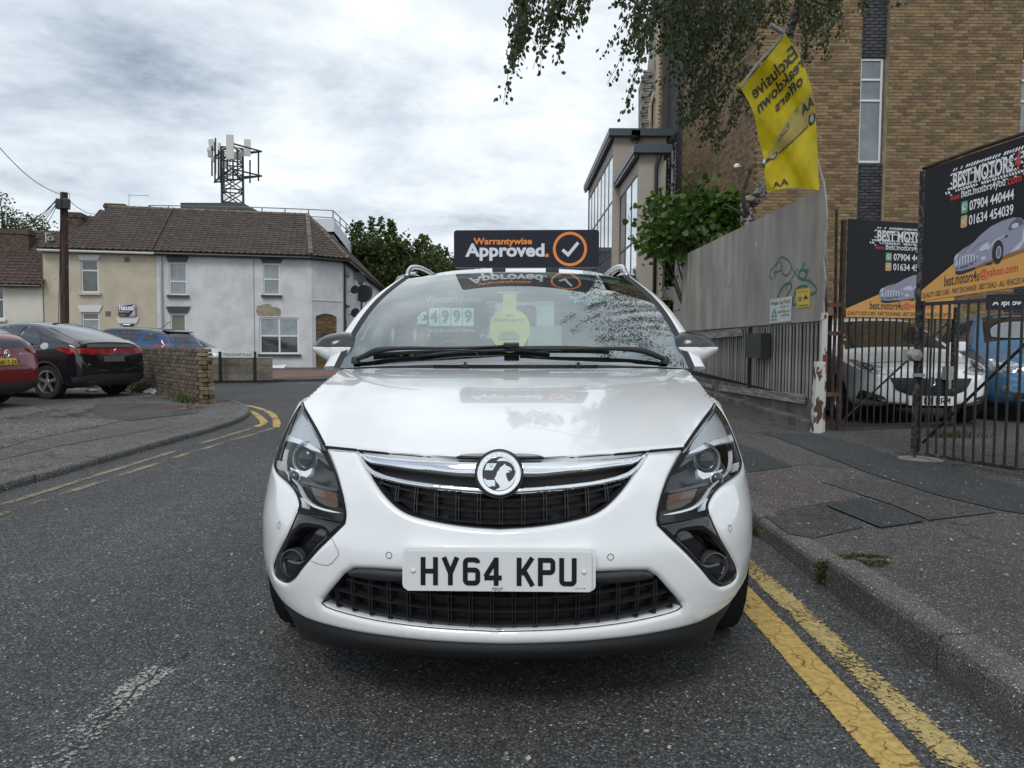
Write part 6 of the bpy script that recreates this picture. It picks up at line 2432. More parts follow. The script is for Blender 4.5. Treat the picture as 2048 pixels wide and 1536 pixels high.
def bon_outline():
 uB = 0.118
 bot = []
 us = np.concatenate([np.linspace(-1, -uB, 40), np.linspace(-uB, uB, 21)[1:-1], np.linspace(uB, 1, 40)])
 for u in us:
  v = 0.0
  if abs(u) < uB:
   v = 0.030 * math.sqrt(max(0, 1 - (u / uB) ** 2)) ** 0.8
  bot.append((u, v))
 return bot + [(1, t) for t in np.linspace(0, 1, 14)[1:-1]] + [(u, 1.0) for u in np.linspace(1, -1, 50)] + [(-1, t) for t in np.linspace(1, 0, 14)[1:-1]]
bonnet = panel('bonnet', bon_outline(), [], B, PAINT, CAR, (0.035, 0.045), (0.006, 0.012, 0.02), thick=0.02, inward=(0, 0.3, -0.95), roll=0.005, rollw=0.012)
# rubber seal line under the bonnet lip
m = MB()
_e = np.array([(u, 0.0) for u in np.linspace(-1, 1, 90)])
_b = B(_e)
m.tube([Vector(p) + Vector((0, 0.008, -0.007)) for p in _b], 0.0055, 6)
m.build('bonnet_seal', DARK, CAR)
m = MB()
m.tube([Vector(x) for x in B(np.array([(u, 1.0) for u in np.linspace(-1, 1, 40)])) + np.array((0, 0.012, -0.006))], 0.008, 6)
m.build('bonnet_seal', DARK, CAR)
# ================================================================== windscreen
def G(p, ins=0.0):
 """windscreen: u across -1..1, v up 0..1"""
 u, v = p[:, 0], p[:, 1]
 a = np.abs(u)
 hw = 0.872 - 0.235 * v + 0.028 * np.sin(np.clip(v, 0, 1) * math.pi)
 x = hw * u
 y = 1.40 + 0.78 * v + (0.24 - 0.10 * v) * a ** 2.2
 z = 1.005 + 0.53 * v + 0.045 * np.sin(v * math.pi) - 0.022 * a ** 2.5 * v
 n = np.array((0, -0.56, 0.83))
 return np.stack([x, y, z], 1) - n * ins
_wu, _wv = np.meshgrid(np.linspace(-1.05, 1.05, 80), np.linspace(-0.05, 1.05, 50))
_wp = np.stack([_wu.ravel(), _wv.ravel()], 1)
_wpx = proj(toworld(G(_wp)))
invG = lambda pts: inv(pts, G, _wp, _wpx)
frit_out = [(-1, 0), (1, 0)] + [(1, t) for t in np.linspace(0, 1, 12)[1:-1]] + [(u, 1.0) for u in np.linspace(1, -1, 30)] + [(-1, t) for t in np.linspace(1, 0, 12)[1:-1]]
clear = smooth_curve([(-0.955, 0.30), (-0.962, 0.18), (-0.93, 0.115), (-0.6, 0.10), (0, 0.095), (0.6, 0.10), (0.93, 0.115), (0.962, 0.18), (0.955, 0.30), (0.945, 0.6), (0.93, 0.95), (0.90, 0.975), (0.6, 0.985), (0, 0.99), (-0.6, 0.985), (-0.90, 0.975), (-0.93, 0.95), (-0.945, 0.6)], 3, True)
wind = panel('windscreen', frit_out, [], G, CARGLASS, CAR, 0.05, ())
panel('black_border', frit_out, [clear], lambda p: G(p, 0.006), M('frit', (0.010, 0.010, 0.012), 0.6), wind, 0.06, ())
# pillars and roof
def pillar(sg):
 mb_, mw_ = MB(), MB()
 nv = 24
 rows = []
 for i in range(nv + 1):
  v = i / nv
  g = G(np.array([[sg * 1.0, v]]))[0]
  k = 1 - 0.25 * v
  t0 = g + np.array((sg * 0.002, 0, -0.004))
  t1 = g + np.array((sg * 0.034 * k, 0.012, 0.008 + 0.004 * v))
  p1 = g + np.array((sg * 0.038 * k, 0.016, 0.010 + 0.004 * v))
  p2 = g + np.array((sg * (0.066 * k + .02 * (1 - v)), 0.04, 0.008))
  p3 = g + np.array((sg * (0.082 * k + .026 * (1 - v)), 0.085, -0.002))
  p4 = g + np.array((sg * 0.078 * k, 0.15, -0.02))
  rows.append((t0, t1, p1, p2, p3, p4))
 for i in range(nv):
  a, b = rows[i], rows[i + 1]
  mb_.add([a[0], a[1], b[1], b[0]], [(0, 1, 2, 3) if sg > 0 else (3, 2, 1, 0)])
 vs, fs = [], []
 for r_ in rows:
  vs += list(r_[1:])
 for i in range(nv):
  for k in range(4):
   q_ = (i * 5 + k, i * 5 + k + 1, (i + 1) * 5 + k + 1, (i + 1) * 5 + k)
   fs.append(q_ if sg > 0 else q_[::-1])
 mw_.add(vs, fs)
 mb_.build('pillar_trim', BLACKP, CAR, smooth=True)
 mw_.build('windscreen_pillar', PAINT, CAR, smooth=True)
 return rows
rowsL, rowsR = pillar(-1), pillar(1)
def roof(p):
 u, y = p[:, 0], p[:, 1]
 a = np.abs(u)
 t = np.clip((y - 2.18) / 2.2, 0, 1)
 zc = 1.538 + 0.125 * np.sin(np.clip((y - 2.18) / 1.25, 0, 1) * math.pi / 2) ** 1.2 - 0.05 * np.clip((y - 3.5) / 0.9, 0, 1) ** 2
 hw = 0.700 + 0.0 * t - 0.03 * t ** 2
 yy = y + 0.14 * a ** 2.2 * (1 - t)
 z = zc - 0.03 * a ** 2.2 - 0.055 * a ** 8 * np.clip((y - 2.18) / .5, 0.3, 1)
 return np.stack([hw * u, yy, z], 1)
panel('roof', [(-1, 2.185), (-0.5, 2.185), (0, 2.185), (0.5, 2.185), (1, 2.185), (1, 4.38), (-1, 4.38)], [], roof, PAINT, CAR, (0.1, 0.1), (), thick=0.03, inward=(0, 0, -1))
# side glass and uprights
def side(p, sg, ins=0.0):
 y, z = p[:, 0], p[:, 1]
 t = np.clip((z - 1.03) / 0.55, 0, 1.1)
 x = 0.845 - 0.155 * t ** 1.15 - 0.02 * np.clip((y - 3.4), 0, 2) - ins
 return np.stack([sg * x, y, z], 1)
for sg in (-1, 1):
 f_ = lambda p, sg=sg: side(p, sg)
 belt_z = lambda y: 1.02 + 0.065 * (y - 1.6) / 2.7
 outl = [(1.78, belt_z(1.78)), (4.42, belt_z(4.42)), (4.36, 1.55), (3.6, 1.60), (2.8, 1.60), (2.36, 1.53), (2.1, 1.35)]
 w1 = [(1.86, belt_z(1.86) + .02), (2.62, belt_z(2.62) + .02), (2.62, 1.53), (2.42, 1.50), (2.15, 1.32)]
 w2 = [(2.72, belt_z(2.72) + .02), (3.50, belt_z(3.5) + .02), (3.46, 1.545), (2.72, 1.545)]
 w3 = [(3.60, belt_z(3.6) + .03), (4.20, belt_z(4.2) + .08), (4.02, 1.52), (3.57, 1.54)]
 panel('side_frame', outl, [w1, w2, w3], f_, GLOSSB, CAR, 0.15, (), thick=0.03, inward=(-sg, 0, 0), flip=sg < 0)
 for w in (w1, w2, w3):
  panel('side_window', w, [], lambda p, sg=sg: side(p, sg, 0.006), SIDEGLASS, CAR, None, ())
m = MB()
m.grid(lambda a, b: (-0.70 + 1.40 * a, 4.42 + 0.22 * (1 - b) - 0.05 * (2 * a - 1) ** 2, 1.08 + 0.50 * b), 8, 4)
m.build('rear_window', glass_mat('rear_glass', (0.30, 0.36, 0.34), ior=1.6), CAR, smooth=True)
for sg in (-1, 1):
 m = MB()
 m.tube([(sg * 0.70, 4.36, 1.58), (sg * 0.74, 4.48, 1.35), (sg * 0.78, 4.58, 1.06)], 0.06, 8)
 m.build('rear_pillar', PAINT, CAR, smooth=True)
 m = MB()
 P_ = [(sg * 0.655, 2.38, 1.530), (sg * 0.656, 2.48, 1.580), (sg * 0.658, 2.64, 1.612), (sg * 0.660, 2.95, 1.640), (sg * 0.660, 3.4, 1.655), (sg * 0.65, 3.9, 1.645), (sg * 0.65, 4.15, 1.62), (sg * 0.65, 4.22, 1.585)]
 m.tube([Vector(x) for x in smooth_curve(P_, 4)], [0.011] + [0.013] * 26 + [0.011] * 2, 10, flat=1.25)
 m.build('roof_rail', SATIN, CAR, smooth=True)
 m = MB()
 m.box((sg * 0.657, 2.38, 1.528), (0.034, 0.07, 0.02), (R(25), 0, 0))
 bevel(m.build('rail_foot', BLACKP, CAR), 0.008)
# cowl, vents, wipers
def cowl(p):
 u, v = p[:, 0], p[:, 1]
 a = np.abs(u)
 y = 1.36 + 0.26 * a ** 2.2 + v * 0.11
 z = 0.985 + v * 0.045 - 0.004 * a
 return np.stack([0.84 * u, y, z], 1)
cw = panel('scuttle_panel', [(-1, 0), (1, 0), (1, 1), (-1, 1)], [], cowl, BLACKP, CAR, 0.1, ())
m = MB()
for i in range(110):
 u = -0.44 + 0.92 * i / 109
 c = cowl(np.array([[u, 0.42]]))[0]
 m.box((c[0], c[1], c[2] + 0.014), (0.0036, 0.055, 0.022))
m.build('vent_slats', M('vent_black', (0.015, 0.015, 0.016), 0.45), cw)['kind'] = 'stuff'
for u in (-0.26, 0.37):
 c = cowl(np.array([[u, 0.25]]))[0]
 m = MB()
 m.box((c[0], c[1] - 0.005, c[2] + 0.028), (0.030, 0.030, 0.016))
 m.cyl((c[0], c[1], c[2] + 0.03), (c[0], c[1] - 0.005, c[2] + 0.046), 0.008, 0.006, 10)
 bevel(m.build('washer_nozzle', BLACKP, cw), 0.003)
def wiper(pix, lift, rads, bpix, flip):
 w = MB()
 P_ = []
 for (x, y), l in zip(pix, lift):
  uv = invG([(x, y)])[0]
  P_.append(Vector(G(np.array([uv]))[0]) + Vector((0, -0.56, 0.83)) * l)
 w.tube([Vector(x) for x in smooth_curve(P_, 3)], list(np.interp(np.linspace(0, 1, (len(P_) - 1) * 3 + 1), np.linspace(0, 1, len(rads)), rads)), 8, flat=0.75)
 o = w.build('wiper', M('wiper_black', (0.014, 0.014, 0.015), 0.4), CAR, smooth=True)
 b = MB()
 Q = []
 for x, y in bpix:
  uv = invG([(x, y)])[0]
  Q.append(Vector(G(np.array([uv]))[0]) + Vector((0, -0.56, 0.83)) * 0.012)
 Q = [Vector(x) for x in smooth_curve(Q, 3)]
 b.tube(Q, 0.010, 8, flat=0.8)
 b.build('wiper_blade', M('wiper_black', (0, 0, 0)), o, smooth=True)
 c = P_[0]
 MB().lathe([(0.0, 0.018), (0.016, 0.014), (0.022, 0.0), (0.022, -0.02)], c, 'z', 16).build('pivot_cap', M('wiper_black', (0, 0, 0)), o, smooth='auto')
wiper([(712, 726), (735, 722), (757, 716), (800, 710), (880, 708), (955, 705), (1020, 701)], [0.02, 0.035, 0.045, 0.040, 0.034, 0.03, 0.028], [0.014, 0.020, 0.022, 0.013, 0.010, 0.008, 0.008], [(838, 716), (930, 706), (1030, 700), (1130, 699), (1220, 702)], 1)
wiper([(1330, 726), (1308, 722), (1280, 716), (1230, 711), (1160, 709), (1100, 708), (1040, 706)], [0.02, 0.035, 0.045, 0.040, 0.034, 0.03, 0.026], [0.014, 0.020, 0.020, 0.013, 0.010, 0.008, 0.008], [(745, 713), (840, 708), (940, 706), (1040, 704), (1100, 710)], -1)
m = MB()
_q = Vector(G(np.array([invG([(1023, 702)])[0]]))[0])
m.box(_q + Vector((0, -0.03, 0.03)), (0.075, 0.03, 0.022))
bevel(m.build('blade_clip', M('wiper_black', (0, 0, 0)), CAR), 0.006)
# ---- door mirrors
def door_mirror(sg):
 out_px = [(627, 697), (631, 688), (641, 678), (656, 670), (676, 665.5), (692, 664), (710, 668), (730, 690), (728, 726), (706, 738), (688, 735), (672, 729), (657, 721), (642, 712), (631, 704)]
 Y0 = 1.86
 pts = []
 for x, y in out_px:
  P0 = Vector((0, 0, CAMZ))
  d = ray(x, y)
  w0 = CMI @ P0
  w1 = CMI @ (P0 + d)
  dd = w1 - w0
  t = (Y0 - w0.y) / dd.y
  q_ = w0 + dd * t
  pts.append((q_.x, q_.z))
 if sg > 0:
  pts = [(-x, z) for x, z in pts]
 pts = smooth_curve(pts, 3, True)
 cx = sum(p[0] for p in pts) / len(pts)
 cz = sum(p[1] for p in pts) / len(pts)
 zs = 1.113
 V, F, mi = [], [], []
 n = len(pts)
 prof = [(1.0, 0.06), (1.0, 0.0), (0.985, -0.03), (0.93, -0.062), (0.82, -0.09), (0.64, -0.112), (0.4, -0.126), (0.15, -0.131)]
 for r_, dy in prof:
  for x, z in pts:
   V.append((cx + (x - cx) * r_, Y0 + dy + 0.10 * abs(x - cx) * (1 if abs(x) > abs(cx) else -0.2), cz + (z - cz) * r_))
 F.append([range(0)])
 F = []
 for i in range(len(prof) - 1):
  for k in range(n):
   j = (k + 1) % n
   F.append((i * n + k, i * n + j, (i + 1) * n + j, (i + 1) * n + k))
 F.append(tuple(7 * n + k for k in range(n)))
 Va = np.array(V)
 upf = [f for f in F if np.mean([Va[i][2] for i in f]) > zs]
 dnf = [f for f in F if np.mean([Va[i][2] for i in f]) <= zs]
 def sub(faces, clampz, top):
  ids = sorted({i for f in faces for i in f})
  mp_ = {i: k for k, i in enumerate(ids)}
  W = Va[ids].copy()
  return W, [tuple(mp_[i] for i in f) for f in faces]
 import bmesh
 res = []
 for top in (True, False):
  bm = bmesh.new()
  vv = [bm.verts.new(v) for v in V]
  for f in F:
   try:
    bm.faces.new([vv[i] for i in f])
   except ValueError:
    pass
  bmesh.ops.recalc_face_normals(bm, faces=bm.faces)
  gz = 0.0018
  bmesh.ops.bisect_plane(bm, geom=bm.verts[:] + bm.edges[:] + bm.faces[:], plane_co=(0, 0, zs + (gz if top else -gz)), plane_no=(0, 0, 1), clear_inner=top, clear_outer=not top)
  me = bpy.data.meshes.new('mirror_cap' if top else 'door_mirror')
  bm.to_mesh(me)
  bm.free()
  me.materials.append(M('mirror_cap_black', (0.03, 0.031, 0.034), 0.22, coat=0.4) if top else PAINT)
  for p_ in me.polygons:
   p_.use_smooth = True
  res.append(me)
 o = link('door_mirror', res[1], CAR)
 link('mirror_cap', res[0], o)
 m = MB()
 m.box((cx - sg * 0.005, Y0 + 0.045, cz + 0.004), (0.16, 0.012, 0.11))
 m.build('mirror_back', DARK, o)
 m = MB()
 m.tube([(cx - sg * 0.04, Y0 - .02, cz), (sg * 0.84, Y0 + 0.02, 1.06)], [0.045, 0.035], 10)
 m.build('mirror_stalk', GLOSSB, o, smooth=True)
door_mirror(-1)
door_mirror(1)
# ---- wheels
def car_wheel(parent, c, sg, r=0.33, w=0.215, spokes=5, rimr=None, rimmat=None, name='wheel'):
 """c: centre in the parent's space, axis along x; sg: outer side"""
 rimr = rimr or r * 0.66
 m = MB()
 h = w / 2
 m.lathe([(rimr, -h * .9), (r * 0.93, -h), (r * 0.985, -h * 0.8), (r, -h * 0.5), (r, h * 0.5), (r * 0.985, h * 0.8), (r * 0.93, h), (rimr * 1.02, h * .9), (rimr, h * .8)], c, 'x', 40)
 wh = m.build(name, RUBBER, parent, smooth='auto')
 m = MB()
 o_ = sg * h
 m.lathe([(rimr * 1.01, o_ * .92), (rimr * .97, o_ * .95), (rimr * .92, o_ * .75), (rimr * .90, -o_ * .6)], c, 'x', 40)
 m.lathe([(rimr * .24, o_ * .80), (rimr * .20, o_ * .88), (0.0, o_ * .88)], c, 'x', 16)
 for k in range(spokes):
  a = 2 * math.pi * k / spokes + 0.3
  ca, sa = math.cos(a), math.sin(a)
  for q0, q1, x0, x1, w0, w1 in ((0.14, 0.95, .82, .86, .16, .13),):
   vs = []
   for rr_, ww, xx in ((q0, w0, x0), (0.55, (w0 + w1) / 2 * .9, .80), (q1, w1, x1)):
    for s_ in (-1, 1):
     for dx in (0, -.18):
      y_ = rimr * (rr_ * ca - s_ * ww * sa)
      z_ = rimr * (rr_ * sa + s_ * ww * ca)
      vs.append((c[0] + o_ * (xx + dx), c[1] + y_, c[2] + z_))
   fs = []
   for i in range(2):
    b0 = i * 4
    fs += [(b0, b0 + 2, b0 + 6, b0 + 4), (b0, b0 + 4, b0 + 5, b0 + 1), (b0 + 2, b0 + 3, b0 + 7, b0 + 6)]
   m.add(vs, fs)
 m.build('rim', rimmat or M('alloy', (0.42, 0.43, 0.45), 0.3, metal=0.8), wh, smooth='auto')
 m = MB()
 m.lathe([(rimr * .9, -o_ * .1), (0.0, -o_ * .1)], c, 'x', 20)
 m.build('brake_disc', DARK, wh)
 return wh
for sg in (-1, 1):
 car_wheel(CAR, (sg * 0.775, ARCH_Y, 0.325), sg, 0.325)
 car_wheel(CAR, (sg * 0.80, 3.72, 0.325), sg, 0.325)
# ---- cabin
m = MB()
m.grid(lambda a, b: (-0.80 + 1.60 * a, 1.46 + 0.55 * b + 0.2 * (2 * a - 1) ** 2 * (1 - b), 0.975 + 0.035 * math.sin(b * 2.2) + 0.02 * math.exp(-((a - 0.25) / 0.1) ** 2) * b), 24, 6)
m.box((0, 2.05, 0.78), (1.5, 0.12, 0.42))
m.build('dashboard', DASHM, CAR, smooth='auto')
m = MB()
m.lathe([(0.175 + 0.016 * math.cos(a), 0.016 * math.sin(a)) for a in np.linspace(0, 2 * math.pi, 9)], (0, 0, 0), 'y', 28)
sw = m.build('steering_wheel', GLOSSB, CAR, smooth=True)
sw.location = (-0.37, 2.18, 0.98)
sw.rotation_euler = (R(-25), 0, 0)
def seat(x, y, z=0.0, w=0.5):
 m = MB()
 m.box((x, y, 0.62 + z), (w, 0.5, 0.16), (R(6), 0, 0))
 m.box((x, y + 0.30, 0.88 + z), (w * 0.92, 0.12, 0.58), (R(-14), 0, 0))
 o = m.build('seat', SEATM, CAR)
 bevel(o, 0.045, 3)
 m = MB()
 m.box((x, y + 0.40, 1.29 + z), (0.26, 0.10, 0.19), (R(-8), 0, 0))
 h = m.build('headrest', SEATM, o)
 bevel(h, 0.04, 3)
for sx in (-0.37, 0.37):
 seat(sx, 2.35)
for sx in (-0.5, 0, 0.5):
 seat(sx, 3.25, 0.04, 0.44)
m = MB()
m.box((0, 2.25, 1.40), (0.22, 0.03, 0.06))
bevel(m.build('rear_view_mirror', GLOSSB, CAR), 0.01)
m = MB()
m.box((0, 2.9, 0.45), (1.5, 2.6, 0.05))
m.box((0, 4.25, 0.75), (1.4, 0.3, 0.6))
m.build('cabin_floor', SEATM, CAR)
m = MB()
m.grid(lambda a, b: tuple(roof(np.array([[(-1 + 2 * a) * 0.93, 2.22 + 2.1 * b]]))[0] - np.array((0, 0, 0.045))), 8, 8)
m.build('headlining', M('headlining', (0.35, 0.36, 0.35), 0.9), CAR, smooth=True)
# ================================================================== the other cars
def smoothlist(pts, n=5):
 return smooth_curve(pts, n)
class Car:
 """y runs from the nose (0) to the tail (L), x across, z up"""
 def __init__(self, name, label, loc, heading, paint, L, W, top, belt, ends=(0.55, 0.35), low=0.20, rear_round=0.30, tumble=0.40, group=None):
  self.root = thing(name, label, 'car', (loc[0], loc[1], loc[2] if len(loc) > 2 else 0))
  h = Vector((heading[0], heading[1])).normalized()
  self.root.rotation_euler = (0, 0, math.atan2(h.x, -h.y))
  self.L, self.W = L, W
  tp = np.array(smoothlist(top, 5))
  bp = np.array(belt)
  self.top = lambda y: float(np.interp(y, tp[:, 0], tp[:, 1]))
  self.beltz = lambda y: float(np.interp(y, bp[:, 0], bp[:, 1]))
  ys = sorted(set([0.0, 0.04, 0.12, 0.25] + list(np.arange(0.4, L - 0.3, 0.15)) + [L - 0.25, L - 0.12, L - 0.04, L] + [round(a[0], 3) for a in top]))
  hw = W / 2
  V, F = [], []
  k = 0
  rows = []
  for y in ys:
   fr = min(1, y / ends[0])
   rr = min(1, (L - y) / ends[1])
   w = hw * (1 - 0.30 * (1 - fr) ** 2.6) * (1 - 0.13 * (1 - rr) ** 2.4)
   zt = self.top(y)
   zb = min(self.beltz(y), zt - 0.03)
   hgt = max(0, zt - zb - 0.03)
   rw = w - tumble * hgt
   zl = low + 0.10 * (1 - fr) ** 2 + 0.12 * (1 - rr) ** 2
   pts = [(0, zt), (rw * 0.45, zt - 0.006), (rw * 0.80, zt - 0.03), (rw * 0.95, zt - 0.07 - 0.04 * min(1, hgt * 3)),
                   (w - tumble * hgt * 0.45 - 0.01, zb + (zt - zb) * 0.45 if hgt > 0.1 else zb + .01), (w - 0.012, zb - 0.01), (w, zb - 0.12), (w, (zb + zl) / 2), (w - 0.01, zl + 0.12), (w - 0.06, zl), (0, zl - 0.01)]
   row = [(-x, y, z) for x, z in pts[::-1]] + [(x, y, z) for x, z in pts[1:-1]]
   rows.append(row)
  n = len(rows[0])
  for r_ in rows:
   V += r_
  for i in range(len(rows) - 1):
   for j in range(n):
    j2 = (j + 1) % n
    F.append((i * n + j, i * n + j2, (i + 1) * n + j2, (i + 1) * n + j))
  F.append(tuple(range(n - 1, -1, -1)))
  F.append(tuple((len(rows) - 1) * n + j for j in range(n)))
  o = make('body', V, F, paint, self.root, True)
  md = o.modifiers.new('s', 'SUBSURF')
  md.levels = md.render_levels = 2
  bpy.context.view_layer.update()
  dg = bpy.context.evaluated_depsgraph_get()
  ev = o.evaluated_get(dg)
  me = ev.to_mesh()
  vs = [v.co.copy() for v in me.vertices]
  fs = [tuple(p.vertices) for p in me.polygons]
  ev.to_mesh_clear()
  o.modifiers.remove(md)
  self.bvh = BVHTree.FromPolygons(vs, fs)
  self.vs, self.fs, self.body, self.paint = vs, fs, o, paint
 def cut_wheels(self, wheels, r):
  """drop the skin inside the wheel arches and keep the rest as the body"""
  keep = []
  Vv = self.vs
  for f in self.fs:
   c = sum((Vv[i] for i in f), Vector()) / len(f)
   if any(math.hypot(c.y - yw, c.z - r) < r * 1.12 and c.z < r * 2.2 for yw in wheels) and abs(c.x) > 0.25:
    continue
   keep.append(f)
  me = bpy.data.meshes.new('body')
  me.from_pydata([tuple(v) for v in Vv], [], keep)
  me.materials.append(self.paint)
  for p in me.polygons:
   p.use_smooth = True
  old = self.body.data
  self.body.data = me
  bpy.data.meshes.remove(old)
  for yw in wheels:
   for sg in (-1, 1):
    m = MB()
    x0, x1 = sg * (self.W / 2 - 0.02), sg * (self.W / 2 - .32)
    A = [R(a) for a in range(-20, 201, 11)]
    vs = [(x0, yw + r * 1.10 * math.cos(a), r + r * 1.10 * math.sin(a)) for a in A] + [(x1, yw + r * 1.10 * math.cos(a), r + r * 1.10 * math.sin(a)) for a in A]
    n = len(A)
    m.add(vs, [(i, i + 1, n + i + 1, n + i) for i in range(n - 1)] + [tuple(range(n, 2 * n))])
    m.build('wheel_well', DARK, self.root)
    ring = [(yw + r * 1.30 * math.cos(a), r + r * 1.30 * math.sin(a)) for a in A if math.sin(a) > -.25] + [(yw + r * 1.09 * math.cos(a), r + r * 1.09 * math.sin(a)) for a in A[::-1] if math.sin(a) > -.25]
    self.drape('wheel_arch', ring, 'x', sg, self.paint, .007, .05)
  return self
 def drape(self, name, poly, axis, sg, mat, off=0.004, step=0.06, parent=None, sym=False, smooth_n=0, closed=True, thick=0.004):
  """poly in (y,z) for 'x', (x,z) for 'y', (x,y) for 'z'"""
  if smooth_n:
   poly = smooth_curve(poly, smooth_n, True)
  if area(poly) < 0:
   poly = poly[::-1]
  poly = densify(poly, step)
  ov, tr, _ = cdt(poly, [], step)
  out = []
  last = None
  for p in ov:
   a, b = float(p[0]), float(p[1])
   if axis == 'x':
    o_, d_ = Vector((sg * 3, a, b)), Vector((-sg, 0, 0))
   elif axis == 'y':
    o_, d_ = Vector((a, (-3 if sg < 0 else self.L + 3), b)), Vector((0, -sg, 0))
   else:
    o_, d_ = Vector((a, b, 4)), Vector((0, 0, -1))
   hit, nn, idx, dist = self.bvh.ray_cast(o_, d_)
   if hit is None:
    hit, nn, idx, dist = self.bvh.find_nearest(o_ + d_ * 3)
   if nn.dot(d_) > 0:
    nn = -nn
   out.append(hit + nn * off)
  o = make(name, out, tr, mat, parent or self.root, True)
  if sym:
   o2 = make(name, [Vector((-v.x, v.y, v.z)) for v in out], [t[::-1] for t in tr], mat, parent or self.root, True)
   return o, o2
  return o
 def wheels(self, ys, r, track=None, spokes=5, rimmat=None, w=0.19, rimr=None):
  for y in ys:
   for sg in (-1, 1):
    car_wheel(self.root, (sg * ((track or self.W) / 2 - w / 2 - 0.02), y, r), sg, r, w, spokes, rimr, rimmat)
 def mirrors(self, y, z, mat):
  for sg in (-1, 1):
   m = MB()
   m.box((sg * (self.W / 2 + 0.10), y, z), (0.20, 0.12, 0.14))
   m.box((sg * (self.W / 2 - 0.01), y + .02, z - 0.04), (0.10, 0.06, 0.05))
   bevel(m.build('door_mirror', mat, self.root), 0.035, 3)
CGL = M('car_window_dark', (0.018, 0.022, 0.024), 0.05, spec=0.8, coat=0.8)
REDL = M('tail_light_red', (0.30, 0.012, 0.014), 0.12, coat=0.8, var=0.4, vs=8)
CLEARL = M('lamp_clear', (0.35, 0.37, 0.39), 0.15, metal=0.5, coat=0.8, var=0.5, vs=14)
BUMPB = M('bumper_black', (0.035, 0.036, 0.038), 0.55)
YPL = M('plate_yellow', (0.72, 0.50, 0.03), 0.35)
BLK = M('plate_black', (0, 0, 0))
# ---- black hatchback, three-quarter rear view
_rear = Vector((-8.49, 14.65))
_h = Vector((-0.97, 0.245)).normalized()
Lb = 4.25
nose = _rear + _h * (Lb - 0.76)
bk = Car('hatchback', 'black five-door hatchback parked beside the low brick wall', (nose.x, nose.y, ZL), _h, M('black_paint', (0.010, 0.011, 0.014), 0.12, coat=1.0), Lb, 1.77,
         [(0, .55), (.1, .68), (.6, .86), (1.0, .97), (1.5, 1.22), (1.95, 1.42), (2.4, 1.475), (2.9, 1.46), (3.3, 1.38), (3.7, 1.25), (4.02, 1.13), (4.14, 1.06), (4.2, .85), (4.25, .6)],
         [(0, .6), (.9, .86), (2.0, .93), (3.2, 1.0), (3.9, 1.02), (4.25, .9)], rear_round=.3, tumble=0.46)
bk.cut_wheels((0.85, Lb - 0.76), 0.325)
bk.wheels((0.85, Lb - 0.76), 0.325, spokes=5)
yr = Lb
for sg in (-1, 1):
 bk.drape('side_window', [(2.85, 1.02), (3.38, 1.05), (3.22, 1.22), (3.02, 1.33), (2.85, 1.36)], 'x', sg, CGL, 0.006, smooth_n=2)
 bk.drape('side_window', [(1.75, .98), (2.78, 1.01), (2.78, 1.36), (2.4, 1.385), (2.1, 1.31)], 'x', sg, CGL, 0.006)
 bk.drape('tail_light', [(3.72, .945), (4.0, .86), (4.24, .84), (4.24, .955), (4.0, .965)], 'x', sg, REDL, 0.008)
 bk.drape('sill', [(1.25, .2), (3.0, .2), (3.0, .30), (1.25, .30)], 'x', sg, BUMPB, 0.012)
 bk.drape('fuel_or_door_seam', [(3.30, .42), (3.315, .42), (3.52, 1.0), (3.505, 1.0)], 'x', sg, DARK, 0.004) if False else None
bk.drape('rear_window', [(-.56, 3.25), (.56, 3.25), (.66, 3.98), (.60, 4.05), (-.60, 4.05), (-.66, 3.98)], 'z', 1, CGL, 0.005)
bk.drape('lower_rear_window', [(-.60, .975), (.60, .975), (.56, 1.04), (-.56, 1.04)], 'y', 1, M('pale_glass', (0.12, 0.15, 0.15), .08, coat=.5), 0.008, 0.05)
bk.drape('tail_light', [(-.84, .86), (.84, .86), (.84, .955), (-.84, .955)], 'y', 1, REDL, 0.010, 0.05)
bk.drape('plate_recess', [(-.62, .60), (.62, .60), (.70, .83), (-.70, .83)], 'y', 1, M('gloss_black', (0, 0, 0)), 0.006)
bk.drape('number_plate', [(-.26, .70), (.26, .70), (.26, .81), (-.26, .81)], 'y', 1, M('plate_grimy', (0.10, 0.10, 0.105), .5), 0.012)
bk.drape('bumper_insert', [(-.80, .24), (.80, .24), (.86, .42), (.66, .47), (-.66, .47), (-.86, .42)], 'y', 1, BUMPB, 0.02)
bk.drape('reflector_strip', [(.45, .335), (.68, .335), (.68, .35), (.45, .35)], 'y', 1, REDL, 0.026)
bk.drape('reflector_strip', [(-.68, .335), (-.45, .335), (-.45, .35), (-.68, .35)], 'y', 1, REDL, 0.026)
for sg in (-1, 1):
 for yw in (0.85, Lb - 0.76):
  a_o = [(yw + .40 * math.cos(R(a)), .325 + .40 * math.sin(R(a))) for a in range(-15, 196, 15)]
  a_i = [(yw + .365 * math.cos(R(a)), .325 + .365 * math.sin(R(a))) for a in range(-15, 196, 15)]
  bk.drape('arch_trim', a_o + a_i[::-1], 'x', sg, BUMPB, 0.012)
 bk.drape('fuel_flap', circle(3.47, 1.0, .095, 18, .062), 'x', sg, M('sticker_pale', (0.5, 0.52, 0.53), .4), 0.004) if sg > 0 else None
 bk.drape('door_seam', [(2.815, .32), (2.825, .32), (2.825, 1.38), (2.815, 1.38)], 'x', sg, DARK, 0.0025)
 bk.drape('door_seam', [(3.18, .72), (3.19, .72), (3.42, 1.06), (3.41, 1.06)], 'x', sg, DARK, 0.0025)
bk.drape('spoiler', [(-.64, 4.02), (.64, 4.02), (.70, 4.13), (-.70, 4.13)], 'z', 1, bk.paint, 0.022)
m = MB()
m.lathe([(.045, 0), (.035, .01)], (0, Lb + .012, .91), 'y', 14)
